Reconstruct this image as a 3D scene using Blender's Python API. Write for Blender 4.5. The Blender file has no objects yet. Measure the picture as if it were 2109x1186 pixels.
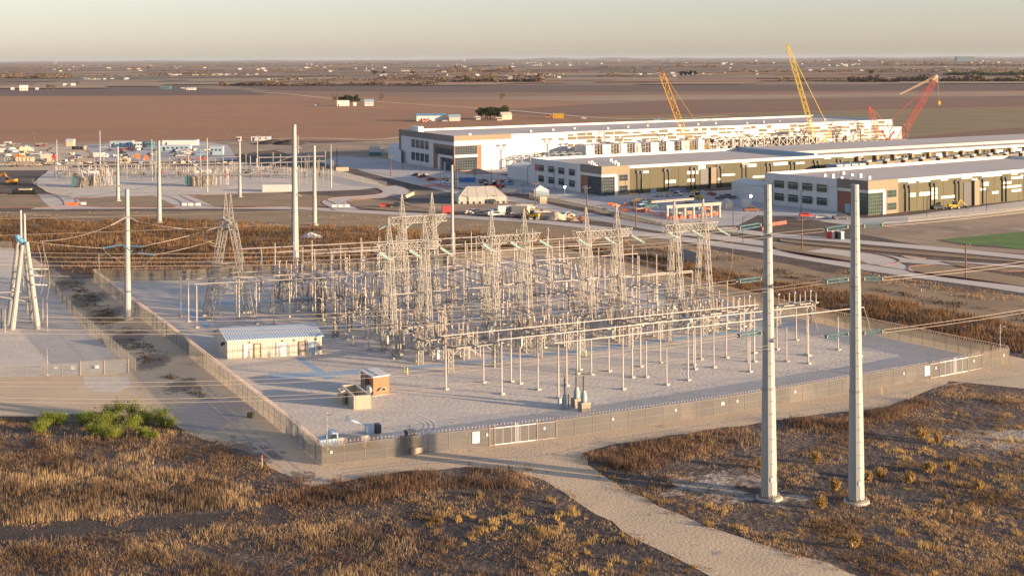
import bpy, math, random
import numpy as np
from mathutils import Vector, Matrix
random.seed(7); rng = np.random.default_rng(7)
sc = bpy.context.scene; col = sc.collection
H, F, CX, HY, RL = 55.0, 3000.0, 1054.5, 121.5, 0.0048
CR, SR = math.cos(RL), math.sin(RL)
U_ = random.uniform
V = Vector

def ray(px, py):
    u, v = px-CX, py-HY
    return (CR*u-SR*v, F, -SR*u-CR*v)
def P(px, py, z=0.0):            # the ground (or height z) point seen in that direction
    d = ray(px, py); t = (z-H)/d[2]
    return V((d[0]*t, F*t, z))
def PY(px, py, Y):               # the point seen in that direction at distance Y
    d = ray(px, py); t = Y/F
    return V((d[0]*t, Y, H+d[2]*t))
def ZT(b, py):                   # height over base b
    return H+((HY-py)*b[1]/F-SR*b[0])/CR
def lerp(a, b, t): return a+(b-a)*t

# ---------------------------------------------------------------- materials
MATS = {}
def mat(name, c, rough=0.8, var=0.12, scale=1.0, c2=None, bump=0.0, bscale=None, metal=0.0, transl=0.0, alpha=1.0,
        emit=None, island=None, detail=4, stretch=None, bdist=0.1, spots=None, wave=None, patch=None, blobs=None):
    if name in MATS: return MATS[name]
    m = bpy.data.materials.new(name); MATS[name] = m; m.use_nodes = True
    nt = m.node_tree; N = nt.nodes; L = nt.links
    bs = N['Principled BSDF']; out = N['Material Output']
    bs.inputs['Roughness'].default_value = rough; bs.inputs['Metallic'].default_value = metal
    bs.inputs['Base Color'].default_value = (*c, 1)
    tc = N.new('ShaderNodeTexCoord'); vec = tc.outputs['Object']
    if stretch:
        mp = N.new('ShaderNodeMapping'); L.new(vec, mp.inputs[0]); mp.inputs['Scale'].default_value = stretch[:3]
        if len(stretch) > 3: mp.inputs['Rotation'].default_value[2] = stretch[3]
        vec = mp.outputs[0]
    if island:
        g = N.new('ShaderNodeNewGeometry'); r = N.new('ShaderNodeValToRGB'); L.new(g.outputs['Random Per Island'], r.inputs[0])
        e = r.color_ramp.elements; n = len(island)
        e[0].color = (*island[0], 1); e[1].color = (*island[-1], 1)
        for i in range(1, n-1):
            q = e.new(i/(n-1)); q.color = (*island[i], 1)
        csock = r.outputs[0]
        if patch:      # plants differ in colour from patch to patch
            n2 = N.new('ShaderNodeTexNoise'); n2.inputs['Scale'].default_value = patch[0]; n2.inputs['Detail'].default_value = 4; L.new(vec, n2.inputs['Vector'])
            r2 = N.new('ShaderNodeValToRGB'); L.new(n2.outputs['Fac'], r2.inputs[0]); r2.color_ramp.elements[0].position = .38; r2.color_ramp.elements[1].position = .62
            r2.color_ramp.elements[0].color = (*patch[1], 1); r2.color_ramp.elements[1].color = (*patch[2], 1)
            mx = N.new('ShaderNodeMix'); mx.data_type = 'RGBA'; mx.blend_type = 'MULTIPLY'; mx.inputs['Factor'].default_value = 1
            L.new(csock, mx.inputs['A']); L.new(r2.outputs[0], mx.inputs['B']); csock = mx.outputs['Result']
        L.new(csock, bs.inputs['Base Color'])
    else:
        no = N.new('ShaderNodeTexNoise'); no.inputs['Scale'].default_value = scale; no.inputs['Detail'].default_value = detail
        L.new(vec, no.inputs['Vector'])
        no.inputs['Roughness'].default_value = 0.62
        r = N.new('ShaderNodeValToRGB'); L.new(no.outputs['Fac'], r.inputs[0])
        r.color_ramp.elements[0].position = 0.32; r.color_ramp.elements[1].position = 0.68
        a = c2 or tuple(x*(1-var) for x in c); b = c if c2 else tuple(min(1, x*(1+var)) for x in c)
        r.color_ramp.elements[0].color = (*a, 1); r.color_ramp.elements[1].color = (*b, 1)
        csock = r.outputs[0]
        for sp in (spots or []):     # (scale, lo, hi, colour, detail)
            n2 = N.new('ShaderNodeTexNoise'); n2.inputs['Scale'].default_value = sp[0]; n2.inputs['Detail'].default_value = sp[4] if len(sp) > 4 else 5
            n2.inputs['Roughness'].default_value = 0.65
            L.new(vec if len(sp) < 6 else tc.outputs['Object'], n2.inputs['Vector'])
            r2 = N.new('ShaderNodeMapRange'); r2.inputs['From Min'].default_value = sp[1]; r2.inputs['From Max'].default_value = sp[2]
            L.new(n2.outputs['Fac'], r2.inputs['Value'])
            mx = N.new('ShaderNodeMix'); mx.data_type = 'RGBA'
            L.new(r2.outputs[0], mx.inputs['Factor']); L.new(csock, mx.inputs['A']); mx.inputs['B'].default_value = (*sp[3], 1)
            csock = mx.outputs['Result']
        for bx_, by_, rx_, ry_, bc_, ns_ in (blobs or []):     # soil patches with ragged edges
            mp = N.new('ShaderNodeMapping'); mp.vector_type = 'POINT'; mp.inputs['Location'].default_value = (-bx_/rx_, -by_/ry_, 0); mp.inputs['Scale'].default_value = (1/rx_, 1/ry_, 0); L.new(tc.outputs['Object'], mp.inputs[0])
            ln = N.new('ShaderNodeVectorMath'); ln.operation = 'LENGTH'; L.new(mp.outputs[0], ln.inputs[0])
            n2 = N.new('ShaderNodeTexNoise'); n2.inputs['Scale'].default_value = ns_; n2.inputs['Detail'].default_value = 9; n2.inputs['Roughness'].default_value = .7; L.new(tc.outputs['Object'], n2.inputs['Vector'])
            m1 = N.new('ShaderNodeMath'); m1.operation = 'MULTIPLY_ADD'; L.new(n2.outputs['Fac'], m1.inputs[0]); m1.inputs[1].default_value = 2.6; L.new(ln.outputs['Value'], m1.inputs[2])
            r2 = N.new('ShaderNodeMapRange'); r2.inputs['From Min'].default_value = 2.25; r2.inputs['From Max'].default_value = 1.95; L.new(m1.outputs[0], r2.inputs['Value'])
            mx = N.new('ShaderNodeMix'); mx.data_type = 'RGBA'; L.new(r2.outputs[0], mx.inputs['Factor']); L.new(csock, mx.inputs['A']); mx.inputs['B'].default_value = (*bc_, 1); csock = mx.outputs['Result']
        L.new(csock, bs.inputs['Base Color'])
    if bump:
        nb = N.new('ShaderNodeTexNoise'); nb.inputs['Scale'].default_value = bscale or scale*4; nb.inputs['Detail'].default_value = 5
        L.new(vec, nb.inputs['Vector']); hs = nb.outputs['Fac']
        if wave:
            w = N.new('ShaderNodeTexWave'); w.inputs['Scale'].default_value = wave[0]; w.inputs['Distortion'].default_value = wave[1]
            w.inputs['Detail'].default_value = 3; w.inputs['Detail Scale'].default_value = wave[2] if len(wave) > 2 else 1
            L.new(vec, w.inputs['Vector'])
            ma = N.new('ShaderNodeMath'); ma.operation = 'ADD'; L.new(hs, ma.inputs[0]); L.new(w.outputs['Fac'], ma.inputs[1]); hs = ma.outputs[0]
        bn = N.new('ShaderNodeBump'); bn.inputs['Strength'].default_value = bump; bn.inputs['Distance'].default_value = bdist
        L.new(hs, bn.inputs['Height']); L.new(bn.outputs[0], bs.inputs['Normal'])
    sh = bs.outputs[0]
    if transl:
        tr = N.new('ShaderNodeBsdfTranslucent'); L.new(csock, tr.inputs['Color'])
        mx = N.new('ShaderNodeMixShader'); mx.inputs[0].default_value = transl
        L.new(sh, mx.inputs[1]); L.new(tr.outputs[0], mx.inputs[2]); sh = mx.outputs[0]
    if alpha < 1:
        tp = N.new('ShaderNodeBsdfTransparent'); mx = N.new('ShaderNodeMixShader'); mx.inputs[0].default_value = alpha
        L.new(tp.outputs[0], mx.inputs[1]); L.new(sh, mx.inputs[2]); sh = mx.outputs[0]
    if emit:
        bs.inputs['Emission Color'].default_value = (*emit[0], 1); bs.inputs['Emission Strength'].default_value = emit[1]
    if sh is not bs.outputs[0]: L.new(sh, out.inputs['Surface'])
    return m

steel = mat('galvanised steel', (0.29, 0.275, 0.25), 0.6, 0.2, 0.35, metal=0.2)
steel2 = mat('weathered steel', (0.25, 0.21, 0.17), 0.6, 0.2, 0.8, metal=0.2)
tube_al = mat('aluminium tube', (0.43, 0.385, 0.36), 0.45, 0.06, 1, metal=0.3)
pole_m = mat('pole steel', (0.385, 0.39, 0.365), 0.5, c2=(.31, .315, .295), scale=1.2, metal=0.0, stretch=(2.2, 2.2, .10), spots=[(1.6, .62, .72, (.27, .26, .23))])
concrete = mat('concrete', (0.46, 0.42, 0.36), 0.9, 0.12, 0.8)
white = mat('white paint', (0.66, 0.65, 0.63), 0.6, 0.04, 0.5)
dark = mat('dark metal', (0.05, 0.05, 0.055), 0.5, 0.2, 1)
rubber = mat('rubber', (0.025, 0.025, 0.027), 0.8, 0.2, 2)
glass = mat('tinted glass', (0.035, 0.05, 0.06), 0.08, 0.15, 0.2, metal=0.0)
glassg = mat('green tinted glass', (0.05, 0.08, 0.06), 0.06, 0.25, 0.15)
porc = mat('brown porcelain', (0.30, 0.24, 0.19), 0.35, 0.1, 2)
insg = mat('teal glass insulator', (0.34, 0.50, 0.46), 0.25, 0.15, 3)
insb = mat('blue composite insulator', (0.10, 0.28, 0.45), 0.4, 0.1, 3)
wirem = mat('conductor wire', (0.40, 0.335, 0.28), 0.5, 0.05, 1, metal=0.2)
wood = mat('pole wood', (0.16, 0.10, 0.06), 0.9, 0.2, 1)
yellow = mat('yellow paint', (0.62, 0.40, 0.03), 0.5, 0.12, 0.6)
orange = mat('orange plastic', (0.75, 0.16, 0.04), 0.6, 0.1, 0.6)
red = mat('red paint', (0.52, 0.05, 0.04), 0.5, 0.1, 0.6)
blue = mat('blue paint', (0.05, 0.16, 0.38), 0.5, 0.1, 0.6)
teal = mat('teal paint', (0.07, 0.17, 0.19), 0.5, 0.1, 0.6)
lblue = mat('pale blue siding', (0.30, 0.40, 0.47), 0.6, 0.08, 0.4)
tan = mat('tan siding', (0.55, 0.46, 0.32), 0.7, 0.08, 0.5)
black = mat('black paint', (0.02, 0.02, 0.022), 0.5, 0.2, 1)
cream = mat('cream canvas', (0.62, 0.57, 0.49), 0.8, 0.05, 0.5, transl=0.25)

# ---------------------------------------------------------------- mesh building
def frame_of(d):
    d = V(d).normalized(); a = V((0, 0, 1)) if abs(d.z) < 0.95 else V((1, 0, 0))
    x = d.cross(a).normalized(); return x, d.cross(x).normalized(), d
class MB:
    def __init__(s): s.v = []; s.f = []; s.m = []; s.cur = 0
    def add(s, vs, fs):
        o = len(s.v); s.v += [tuple(v) for v in vs]; s.f += [tuple(i+o for i in f) for f in fs]; s.m += [s.cur]*len(fs); return s
    def box(s, c, d, rz=0.0, top=1.0):
        cx, cy, cz = c; a, b, h = d[0]/2, d[1]/2, d[2]/2; ca, sa = math.cos(rz), math.sin(rz); vs = []
        for z, k in ((-h, 1), (h, top)):
            for x, y in ((-a, -b), (a, -b), (a, b), (-a, b)):
                x *= k; y *= k; vs.append((cx+x*ca-y*sa, cy+x*sa+y*ca, cz+z))
        return s.add(vs, [(3, 2, 1, 0), (4, 5, 6, 7), (0, 1, 5, 4), (1, 2, 6, 5), (2, 3, 7, 6), (3, 0, 4, 7)])
    def hexa(s, vs): return s.add(vs, [(3, 2, 1, 0), (4, 5, 6, 7), (0, 1, 5, 4), (1, 2, 6, 5), (2, 3, 7, 6), (3, 0, 4, 7)])
    def tube(s, p, q, r, r2=None, n=6, cap=True):
        p, q = V(p), V(q); r2 = r if r2 is None else r2
        if (q-p).length < 1e-6: return s
        x, y, _ = frame_of(q-p); vs = []
        for c, k in ((p, r), (q, r2)):
            for i in range(n):
                a = 2*math.pi*(i+.5)/n; vs.append(c+(x*math.cos(a)+y*math.sin(a))*k)
        fs = [(i, (i+1) % n, n+(i+1) % n, n+i) for i in range(n)]
        if cap: fs += [tuple(range(n))[::-1], tuple(range(n, 2*n))]
        return s.add(vs, fs)
    def bar(s, p, q, w): return s.tube(p, q, w*.707, n=4)
    def path(s, pts, r, n=4):
        pts = [V(p) for p in pts]; vs = []
        for j, c in enumerate(pts):
            d = pts[min(j+1, len(pts)-1)]-pts[max(j-1, 0)]; x, y, _ = frame_of(d)
            for i in range(n):
                a = 2*math.pi*(i+.5)/n; vs.append(c+(x*math.cos(a)+y*math.sin(a))*r)
        fs = [(j*n+i, j*n+(i+1) % n, (j+1)*n+(i+1) % n, (j+1)*n+i) for j in range(len(pts)-1) for i in range(n)]
        return s.add(vs, fs)
    def lathe(s, p, q, prof, n=8):
        p, q = V(p), V(q); x, y, _ = frame_of(q-p); vs = []
        for t, r in prof:
            c = p.lerp(q, t)
            for i in range(n):
                a = 2*math.pi*(i+.5)/n; vs.append(c+(x*math.cos(a)+y*math.sin(a))*r)
        m = len(prof)
        fs = [(j*n+i, j*n+(i+1) % n, (j+1)*n+(i+1) % n, (j+1)*n+i) for j in range(m-1) for i in range(n)]
        fs += [tuple(range(n))[::-1], tuple(range((m-1)*n, m*n))]
        return s.add(vs, fs)
    def ins(s, p, q, r0, r1, k, n=7):    # ribbed insulator
        pr = []
        for i in range(k):
            a = i/k; pr += [(a+.02/k, r0), (a+.45/k, r1), (a+.62/k, r0)]
        return s.lathe(p, q, pr, n)
    def lattice(s, b, t, wb, wt, n, w=0.14, ax=None, bx=None, ratio=1.0):
        b, t = V(b), V(t)
        if ax is None: ax, bx, _ = frame_of(t-b)
        ax, bx = V(ax), V(bx); L = []
        for i in range(n+1):
            k = i/n; c = b.lerp(t, k); h = lerp(wb, wt, k)/2
            L.append([c+ax*h*sx+bx*h*ratio*sy for sx, sy in ((-1, -1), (1, -1), (1, 1), (-1, 1))])
        for j in range(4): s.bar(L[0][j], L[-1][j], w)
        for i in range(n):
            for j in range(4):
                k = (j+1) % 4; s.bar(L[i][j], L[i+1][k], w*.55); s.bar(L[i][k], L[i+1][j], w*.55)
                if i % 2: s.bar(L[i+1][j], L[i+1][k], w*.55)
        return s
    def quad(s, a, b, c, d): return s.add([a, b, c, d], [(0, 1, 2, 3)])
    def build(s, name, mats, parent=None, loc=None, smooth=False):
        me = bpy.data.meshes.new(name)
        o = bpy.data.objects.new(name, me); col.objects.link(o)
        lv = V(loc) if loc is not None else V((0, 0, 0))
        v = np.array(s.v, dtype=np.float64).reshape(-1, 3)-np.array(lv)
        me.from_pydata(v.tolist(), [], s.f)
        if not isinstance(mats, (list, tuple)): mats = [mats]
        for m in mats: me.materials.append(m)
        if len(mats) > 1: me.polygons.foreach_set('material_index', s.m)
        if smooth: me.polygons.foreach_set('use_smooth', [True]*len(s.f))
        me.update()
        if parent: o.parent = parent
        if loc is not None: o.location = lv
        return o

def tag(o, label, cat, group=None, kind=None):
    o['label'] = label
    if cat: o['category'] = cat
    if group: o['group'] = group
    if kind: o['kind'] = kind
    return o
def thing(name, label, cat, loc=(0, 0, 0), rz=0.0, group=None):
    o = bpy.data.objects.new(name, None); col.objects.link(o); o.empty_display_size = 0.5
    o.location = loc; o.rotation_euler = (0, 0, rz); return tag(o, label, cat, group)
def dup(o, loc=None, rz=None, label=None, group=None, scale=None):
    def rec(a, par):
        c = a.copy(); col.objects.link(c); c.parent = par
        for ch in kids.get(a.name, ()): rec(ch, c)
        return c
    kids = {}
    def walk(a):
        kids[a.name] = [k for k in CH(a)]
        for k in kids[a.name]: walk(k)
    walk(o)
    r = rec(o, None)
    if loc is not None: r.location = loc
    if rz is not None: r.rotation_euler = (0, 0, rz)
    if label: r['label'] = label
    if group: r['group'] = group
    if scale: r.scale = (scale,)*3 if not isinstance(scale, tuple) else scale
    return r
_ch = {}
def CH(a): return [o for o in a.children]
class Proto:        # first use moves the built thing itself, then copies of it
    def __init__(s, o): s.o = o; s.used = False; s.tree = None
    def put(s, loc, rz=0.0, label=None, group=None, scale=None):
        if s.tree is None:
            def t(a): return (a, [t(k) for k in a.children])
            s.tree = t(s.o)
        if not s.used:
            s.used = True; r = s.o
            r.location = loc; r.rotation_euler = (0, 0, rz)
        else:
            def rec(n, par):
                c = n[0].copy(); col.objects.link(c); c.parent = par
                for k in n[1]: rec(k, c)
                return c
            r = rec(s.tree, None); r.location = loc; r.rotation_euler = (0, 0, rz)
        if label: r['label'] = label
        if group: r['group'] = group
        r.scale = ((scale,)*3 if not isinstance(scale, tuple) else scale) if scale else (1, 1, 1)
        return r
_o1 = 'first second third fourth fifth sixth seventh eighth ninth tenth eleventh twelfth thirteenth fourteenth fifteenth sixteenth seventeenth eighteenth nineteenth'.split()
_o2 = 'twenty thirty forty fifty sixty seventy eighty ninety'.split()
ORD = _o1+[(t[:-1]+'ieth' if k == 0 else t+'-'+_o1[k-1]) for t in _o2 for k in range(10)]

def jag(pts, step=6.0, amp=0.6, closed=True):
    out = []; n = len(pts)
    for i in range(n if closed else n-1):
        a, b = V(pts[i]), V(pts[(i+1) % n]); L = (b-a).length; k = max(1, min(60, int(L/step)))
        for j in range(k):
            p = a.lerp(b, j/k)
            if amp and (j or True): p = p+V((U_(-amp, amp), U_(-amp, amp), 0))
            out.append(p)
    if not closed: out.append(V(pts[-1]))
    return out
_zc = [0]
def sheet(name, px, m, z=0.0, amp=0.0, step=5.0, world=False, label=None, kind='structure', fix=False):
    _zc[0] += 1; z += _zc[0]*.0006
    pts = [V(p) for p in px] if world else [P(a, b) for a, b in px]
    if not fix and max(p.y for p in pts) < 700: z = .004+_zc[0]*.00014
    if amp: pts = jag(pts, step, amp)
    mb = MB(); mb.add([(p.x, p.y, z) for p in pts], [tuple(range(len(pts)))])
    o = mb.build(name, m); o['kind'] = kind
    if label: o['label'] = label
    return o
def smooth_path(pts, n=6):       # Catmull-Rom through px points
    P4 = [pts[0]]+list(pts)+[pts[-1]]; out = []
    for i in range(1, len(P4)-2):
        a, b, c, d = (np.array(P4[i+j-1], float) for j in range(4))
        for k in range(n):
            t = k/n; out.append(tuple(.5*((2*b)+(-a+c)*t+(2*a-5*b+4*c-d)*t*t+(-a+3*b-3*c+d)*t**3)))
    out.append(tuple(pts[-1])); return out
def inpoly(x, y, poly):
    c = np.zeros(x.shape, bool); n = len(poly)
    for i in range(n):
        x0, y0 = poly[i][0], poly[i][1]; x1, y1 = poly[(i+1) % n][0], poly[(i+1) % n][1]
        if y0 == y1: continue
        k = ((y0 > y) != (y1 > y)) & (x < (x1-x0)*(y-y0)/(y1-y0)+x0); c ^= k
    return c
HAZE = True
# ---------------------------------------------------------------- camera, light, sky
cam = bpy.data.cameras.new('camera'); co = bpy.data.objects.new('camera', cam); col.objects.link(co); sc.camera = co
cam.sensor_width = 36; cam.lens = 36*F/2109; cam.shift_x = 0.0; cam.shift_y = -(593-HY)/2109.0
cam.clip_start = 1; cam.clip_end = 300000
co.matrix_world = Matrix(((CR, SR, 0, 0), (0, 0, -1, 0), (-SR, CR, 0, H), (0, 0, 0, 1)))
SUN_AZ, SUN_EL = math.atan2(-0.43, 1.0), math.radians(8.0)      # sun low, beyond the frame edge and behind the camera
sd = V((math.cos(SUN_AZ)*math.cos(SUN_EL), math.sin(SUN_AZ)*math.cos(SUN_EL), math.sin(SUN_EL)))
sl = bpy.data.lights.new('sun', 'SUN'); sl.energy = 3.7; sl.angle = math.radians(0.6); sl.color = (1.0, 0.72, 0.45)
so = bpy.data.objects.new('sun', sl); col.objects.link(so); so.rotation_euler = sd.to_track_quat('Z', 'Y').to_euler()
w = bpy.data.worlds.new('World'); sc.world = w; w.use_nodes = True
wn = w.node_tree; sky = wn.nodes.new('ShaderNodeTexSky'); sky.sky_type = 'NISHITA'; sky.sun_disc = False
sky.sun_elevation = SUN_EL; sky.sun_rotation = math.atan2(sd.x, sd.y)
sky.air_density = 1.0; sky.dust_density = 0.6; sky.ozone_density = 2.2; sky.altitude = 100
bg = wn.nodes['Background']; hs_ = wn.nodes.new('ShaderNodeHueSaturation'); hs_.inputs['Saturation'].default_value = 0.66
wn.links.new(sky.outputs[0], hs_.inputs['Color']); mt_ = wn.nodes.new('ShaderNodeMix'); mt_.data_type = 'RGBA'; mt_.blend_type = 'MULTIPLY'; mt_.inputs['Factor'].default_value = 1; mt_.inputs['B'].default_value = (.965, .93, 1.045, 1); wn.links.new(hs_.outputs[0], mt_.inputs['A']); wn.links.new(mt_.outputs['Result'], bg.inputs[0]); bg.inputs[1].default_value = 0.08
sc.view_settings.view_transform = 'Standard'; sc.view_settings.look = 'None'; sc.view_settings.gamma = 1; sc.view_settings.exposure = 1.65
sc.cycles.max_bounces = 6; sc.cycles.transparent_max_bounces = 12; sc.cycles.volume_bounces = 0
sc.cycles.use_denoising = True

# ---------------------------------------------------------------- ground, fields, roads
soil = mat('soil and thatch', (0.20, 0.14, 0.085), 0.95, c2=(0.05, 0.038, 0.032), scale=0.35, bump=0.9, bscale=2.5, bdist=0.25, detail=8,
           spots=[(0.05, .52, .66, (.065, .05, .045)), (0.9, .60, .72, (.30, .23, .15)), (0.02, .60, .74, (.17, .11, .06))])
_pb = P(1600, 1000); _p2 = P(2060, 905); _p3 = P(1900, 1000)
soil_r = mat('soil and dry weeds', (0.16, 0.112, 0.082), 0.95, c2=(0.055, 0.042, 0.038), scale=0.14, bump=0.9, bscale=1.2, bdist=0.4, detail=8,
             spots=[(0.03, .52, .66, (.075, .052, .04)), (0.012, .58, .7, (.12, .105, .05)), (1.1, .58, .72, (.33, .26, .17))],
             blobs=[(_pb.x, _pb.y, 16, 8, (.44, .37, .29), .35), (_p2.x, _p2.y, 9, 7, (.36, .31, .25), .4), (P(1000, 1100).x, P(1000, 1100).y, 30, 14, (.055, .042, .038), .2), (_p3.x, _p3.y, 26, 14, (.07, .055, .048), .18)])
G = sheet('ground', [(-90000, -2000), (90000, -2000), (90000, 90000), (-90000, 90000)], None, 0, world=True) if False else None
mb = MB(); mb.add([(-90000, -1500, 0), (90000, -1500, 0), (90000, 1200, 0), (-90000, 1200, 0)], [(0, 1, 2, 3)])
o = mb.build('ground', soil_r); o['kind'] = 'structure'
plain = mat('distant plain', (0.34, 0.22, 0.135), 0.95, c2=(0.15, 0.098, 0.065), scale=0.0016, detail=9, stretch=(1, .45, 1),
            spots=[(0.006, .56, .64, (.075, .065, .055)), (0.0007, .55, .68, (.12, .105, .09))])
mb = MB(); mb.add([(-90000, 1200, 0), (90000, 1200, 0), (90000, 95000, 0), (-90000, 95000, 0)], [(0, 1, 2, 3)])
o = mb.build('terrain', plain); o['kind'] = 'structure'

plough = mat('ploughed soil', (0.37, 0.175, 0.078), 0.95, c2=(0.295, 0.138, 0.062), scale=0.004, bump=0.35, bscale=.3, detail=7, stretch=(.35, 1, 1, .05), spots=[(.02, .5, .9, (.25, .122, .062))])
plough2 = mat('darker ploughed soil', (0.23, 0.115, 0.066), 0.95, c2=(0.18, 0.09, 0.053), scale=0.004, detail=7, stretch=(.3, 1, 1))
plough3 = mat('damp ploughed soil', (0.12, 0.067, 0.05), 0.95, var=.12, scale=0.004, detail=7, stretch=(.3, 1, 1))
stubble = mat('stubble', (0.34, 0.225, 0.14), 0.95, var=.2, scale=0.008, detail=7, stretch=(.3, 1, 1))
fallow = mat('fallow green brown', (0.27, 0.20, 0.085), 0.95, c2=(0.19, 0.13, 0.062), scale=0.03, detail=8, stretch=(.4, 1, 1), bump=.4, bscale=.3)
greenf = mat('green crop', (0.12, 0.22, 0.035), 0.95, c2=(.07, .13, .03), scale=0.10, bump=.5, detail=8)
gravel = mat('crushed gravel', (0.69, 0.61, 0.505), 0.95, c2=(0.55, 0.49, 0.41), scale=0.25, bump=1.0, bscale=2.2, bdist=.14, detail=10, stretch=(.7, 1.5, 1, .25),
             spots=[(.03, .48, .66, (.60, .52, .43)), (.8, .55, .68, (.46, .41, .355)), (3.0, .56, .7, (.72, .65, .58))])
caliche = mat('caliche sand', (0.66, 0.505, 0.325), 0.95, c2=(0.51, 0.395, 0.265), scale=0.08, bump=.8, bscale=2.4, bdist=.09, detail=10,
              spots=[(.3, .58, .70, (.36, .30, .235)), (.03, .52, .72, (.55, .445, .325)), (2.0, .58, .72, (.62, .53, .42))],
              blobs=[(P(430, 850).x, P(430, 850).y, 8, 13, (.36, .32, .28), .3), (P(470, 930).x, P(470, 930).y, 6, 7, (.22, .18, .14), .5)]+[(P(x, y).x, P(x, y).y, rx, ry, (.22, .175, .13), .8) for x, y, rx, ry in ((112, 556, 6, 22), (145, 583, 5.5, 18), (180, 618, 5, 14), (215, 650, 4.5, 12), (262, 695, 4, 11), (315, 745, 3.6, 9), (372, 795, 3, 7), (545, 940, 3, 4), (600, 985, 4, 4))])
asph = mat('concrete paving', (0.56, 0.50, 0.43), 0.9, var=.08, scale=0.03, detail=7, spots=[(.4, .6, .8, (.48, .42, .38))])
slab = mat('site paving', (0.47, 0.45, 0.43), 0.9, var=.15, scale=0.02, detail=8, spots=[(.08, .55, .7, (.55, .48, .41)), (.3, .58, .7, (.33, .30, .27))])
dirt = mat('graded dirt', (0.41, 0.295, 0.19), 0.95, c2=(0.255, 0.18, 0.12), scale=0.03, detail=8, bump=.5, bscale=.6, spots=[(.1, .55, .68, (.48, .38, .28)), (.04, .55, .7, (.22, .165, .12))])
mown = mat('mown dry grass', (0.37, 0.255, 0.14), 0.95, c2=(0.235, 0.16, 0.09), scale=0.06, detail=8, bump=.6, bscale=.8, spots=[(.02, .55, .7, (.30, .25, .13)), (.35, .58, .72, (.17, .13, .08))])
kerbm = mat('red kerb', (0.34, 0.15, 0.11), 0.8, var=.25, scale=.15)

sheet('field', [(-700, 291), (-700, 197), (160, 197.5), (540, 196), (1060, 205), (1400, 222), (1800, 224), (2900, 205), (2900, 300), (1900, 330), (830, 290), (480, 291), (200, 296)], plough, .02)
sheet('field', [(-700, 197), (-700, 176), (0, 175), (300, 176), (560, 190), (540, 196.5), (160, 198)], plough3, .05)
sheet('field', [(480, 178), (760, 176), (1300, 176), (2900, 168), (2900, 184), (1500, 189), (900, 191), (560, 187)], plough3, .06)
sheet('field', [(560, 186.5), (900, 190.8), (1500, 188.8), (2900, 183.5), (2900, 190), (1600, 198), (1000, 203), (700, 198), (540, 196.5)], mat('ploughed soil rise', (0.25, 0.13, 0.072), .95, var=.15, scale=.005, stretch=(.3, 1, 1)), .04)
sheet('field', [(830, 203), (1100, 199), (1500, 195), (2109, 189), (2900, 187), (2900, 193), (1800, 200), (1300, 208), (1060, 206)], stubble, .09)
sheet('field', [(1420, 206), (1800, 203), (2900, 196), (2900, 212), (2109, 219.5), (1800, 226), (1500, 233), (1150, 241), (1000, 228), (1200, 216)], plough2, .10)
sheet('field', [(1180, 249), (1400, 238.5), (1800, 227.5), (2109, 220.5), (2900, 214), (2900, 250), (2109, 262), (1880, 282), (1860, 305), (1500, 280)], fallow, .12)
sheet('field', [(1870, 284), (1990, 272), (2109, 263), (2900, 252), (2900, 330), (2109, 330), (1880, 300)], plough2, .14)
sheet('field', [(1935, 494), (2000, 484), (2109, 475.5), (2400, 460), (2400, 560), (2109, 513), (2040, 505), (1985, 502)], greenf, .05, .3)
# the far mosaic of fields
fm = [plough3, plough2, stubble, plain, mat('pale pasture', (.30, .22, .14), .95, var=.2, scale=.003, stretch=(.3, 1, 1)), mat('dull pasture', (.17, .145, .09), .95, var=.2, scale=.003, stretch=(.3, 1, 1)), plough]
yy = 128.6; zz = .3
while yy < 172:
    hh = .9+(yy-126)*.085
    x = -300+U_(0, 200)
    while x < 2400:
        wd = U_(120, 420)*(0.5+(yy-120)/60)
        if random.random() < .72:
            sh = -.0045*(x-1054)
            a, b = yy+sh+U_(-.5, .5), yy+sh+hh*U_(.6, 1.5)
            sheet('field', [(x+U_(0, 60), a), (x+wd, a-.004*wd+U_(-.4, .4)), (x+wd-U_(-30, 70), b-.004*wd), (x-U_(0, 60), b)], random.choice(fm), zz)
        x += wd*U_(.7, 1.3)
    zz += .06; yy += hh*1.05

def road(name, px, wid, m=asph, z=.02, kerb=None, label=None, sm=5, ends=None):
    pts = [P(*p) for p in smooth_path(px, sm)]
    L, R = [], []
    for i, p in enumerate(pts):
        d = (pts[min(i+1, len(pts)-1)]-pts[max(i-1, 0)]); d.z = 0; d.normalize(); n = V((-d.y, d.x, 0))
        k = wid[0]+(wid[1]-wid[0])*i/(len(pts)-1) if isinstance(wid, tuple) else wid
        L.append(p+n*k/2); R.append(p-n*k/2)
    mb = MB(); n = len(pts)
    mb.add([(q.x, q.y, z) for q in L+R], [(i, i+1, n+i+1, n+i) for i in range(n-1)])
    o = mb.build(name, m); o['kind'] = 'structure'
    if kerb:
        for side, sgn in ((L, 1), (R, -1)):
            if kerb != 3 and ((kerb == 1 and sgn < 0) or (kerb == 2 and sgn > 0)): continue
            kb = MB(); vs = []
            for i, q in enumerate(side):
                d = (side[min(i+1, n-1)]-side[max(i-1, 0)]); d.normalize(); nn = V((-d.y, d.x, 0))*sgn*.22
                vs += [(q.x, q.y, z-.01), (q.x, q.y, .16), (q.x+nn.x, q.y+nn.y, .16), (q.x+nn.x, q.y+nn.y, z-.01)]
            kb.add(vs, [(4*i+j, 4*i+(j+1) % 4, 4*i+4+(j+1) % 4, 4*i+4+j) for i in range(n-1) for j in range(4)])
            k = kb.build('kerb', kerbm); k['kind'] = 'structure'
    return o
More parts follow.
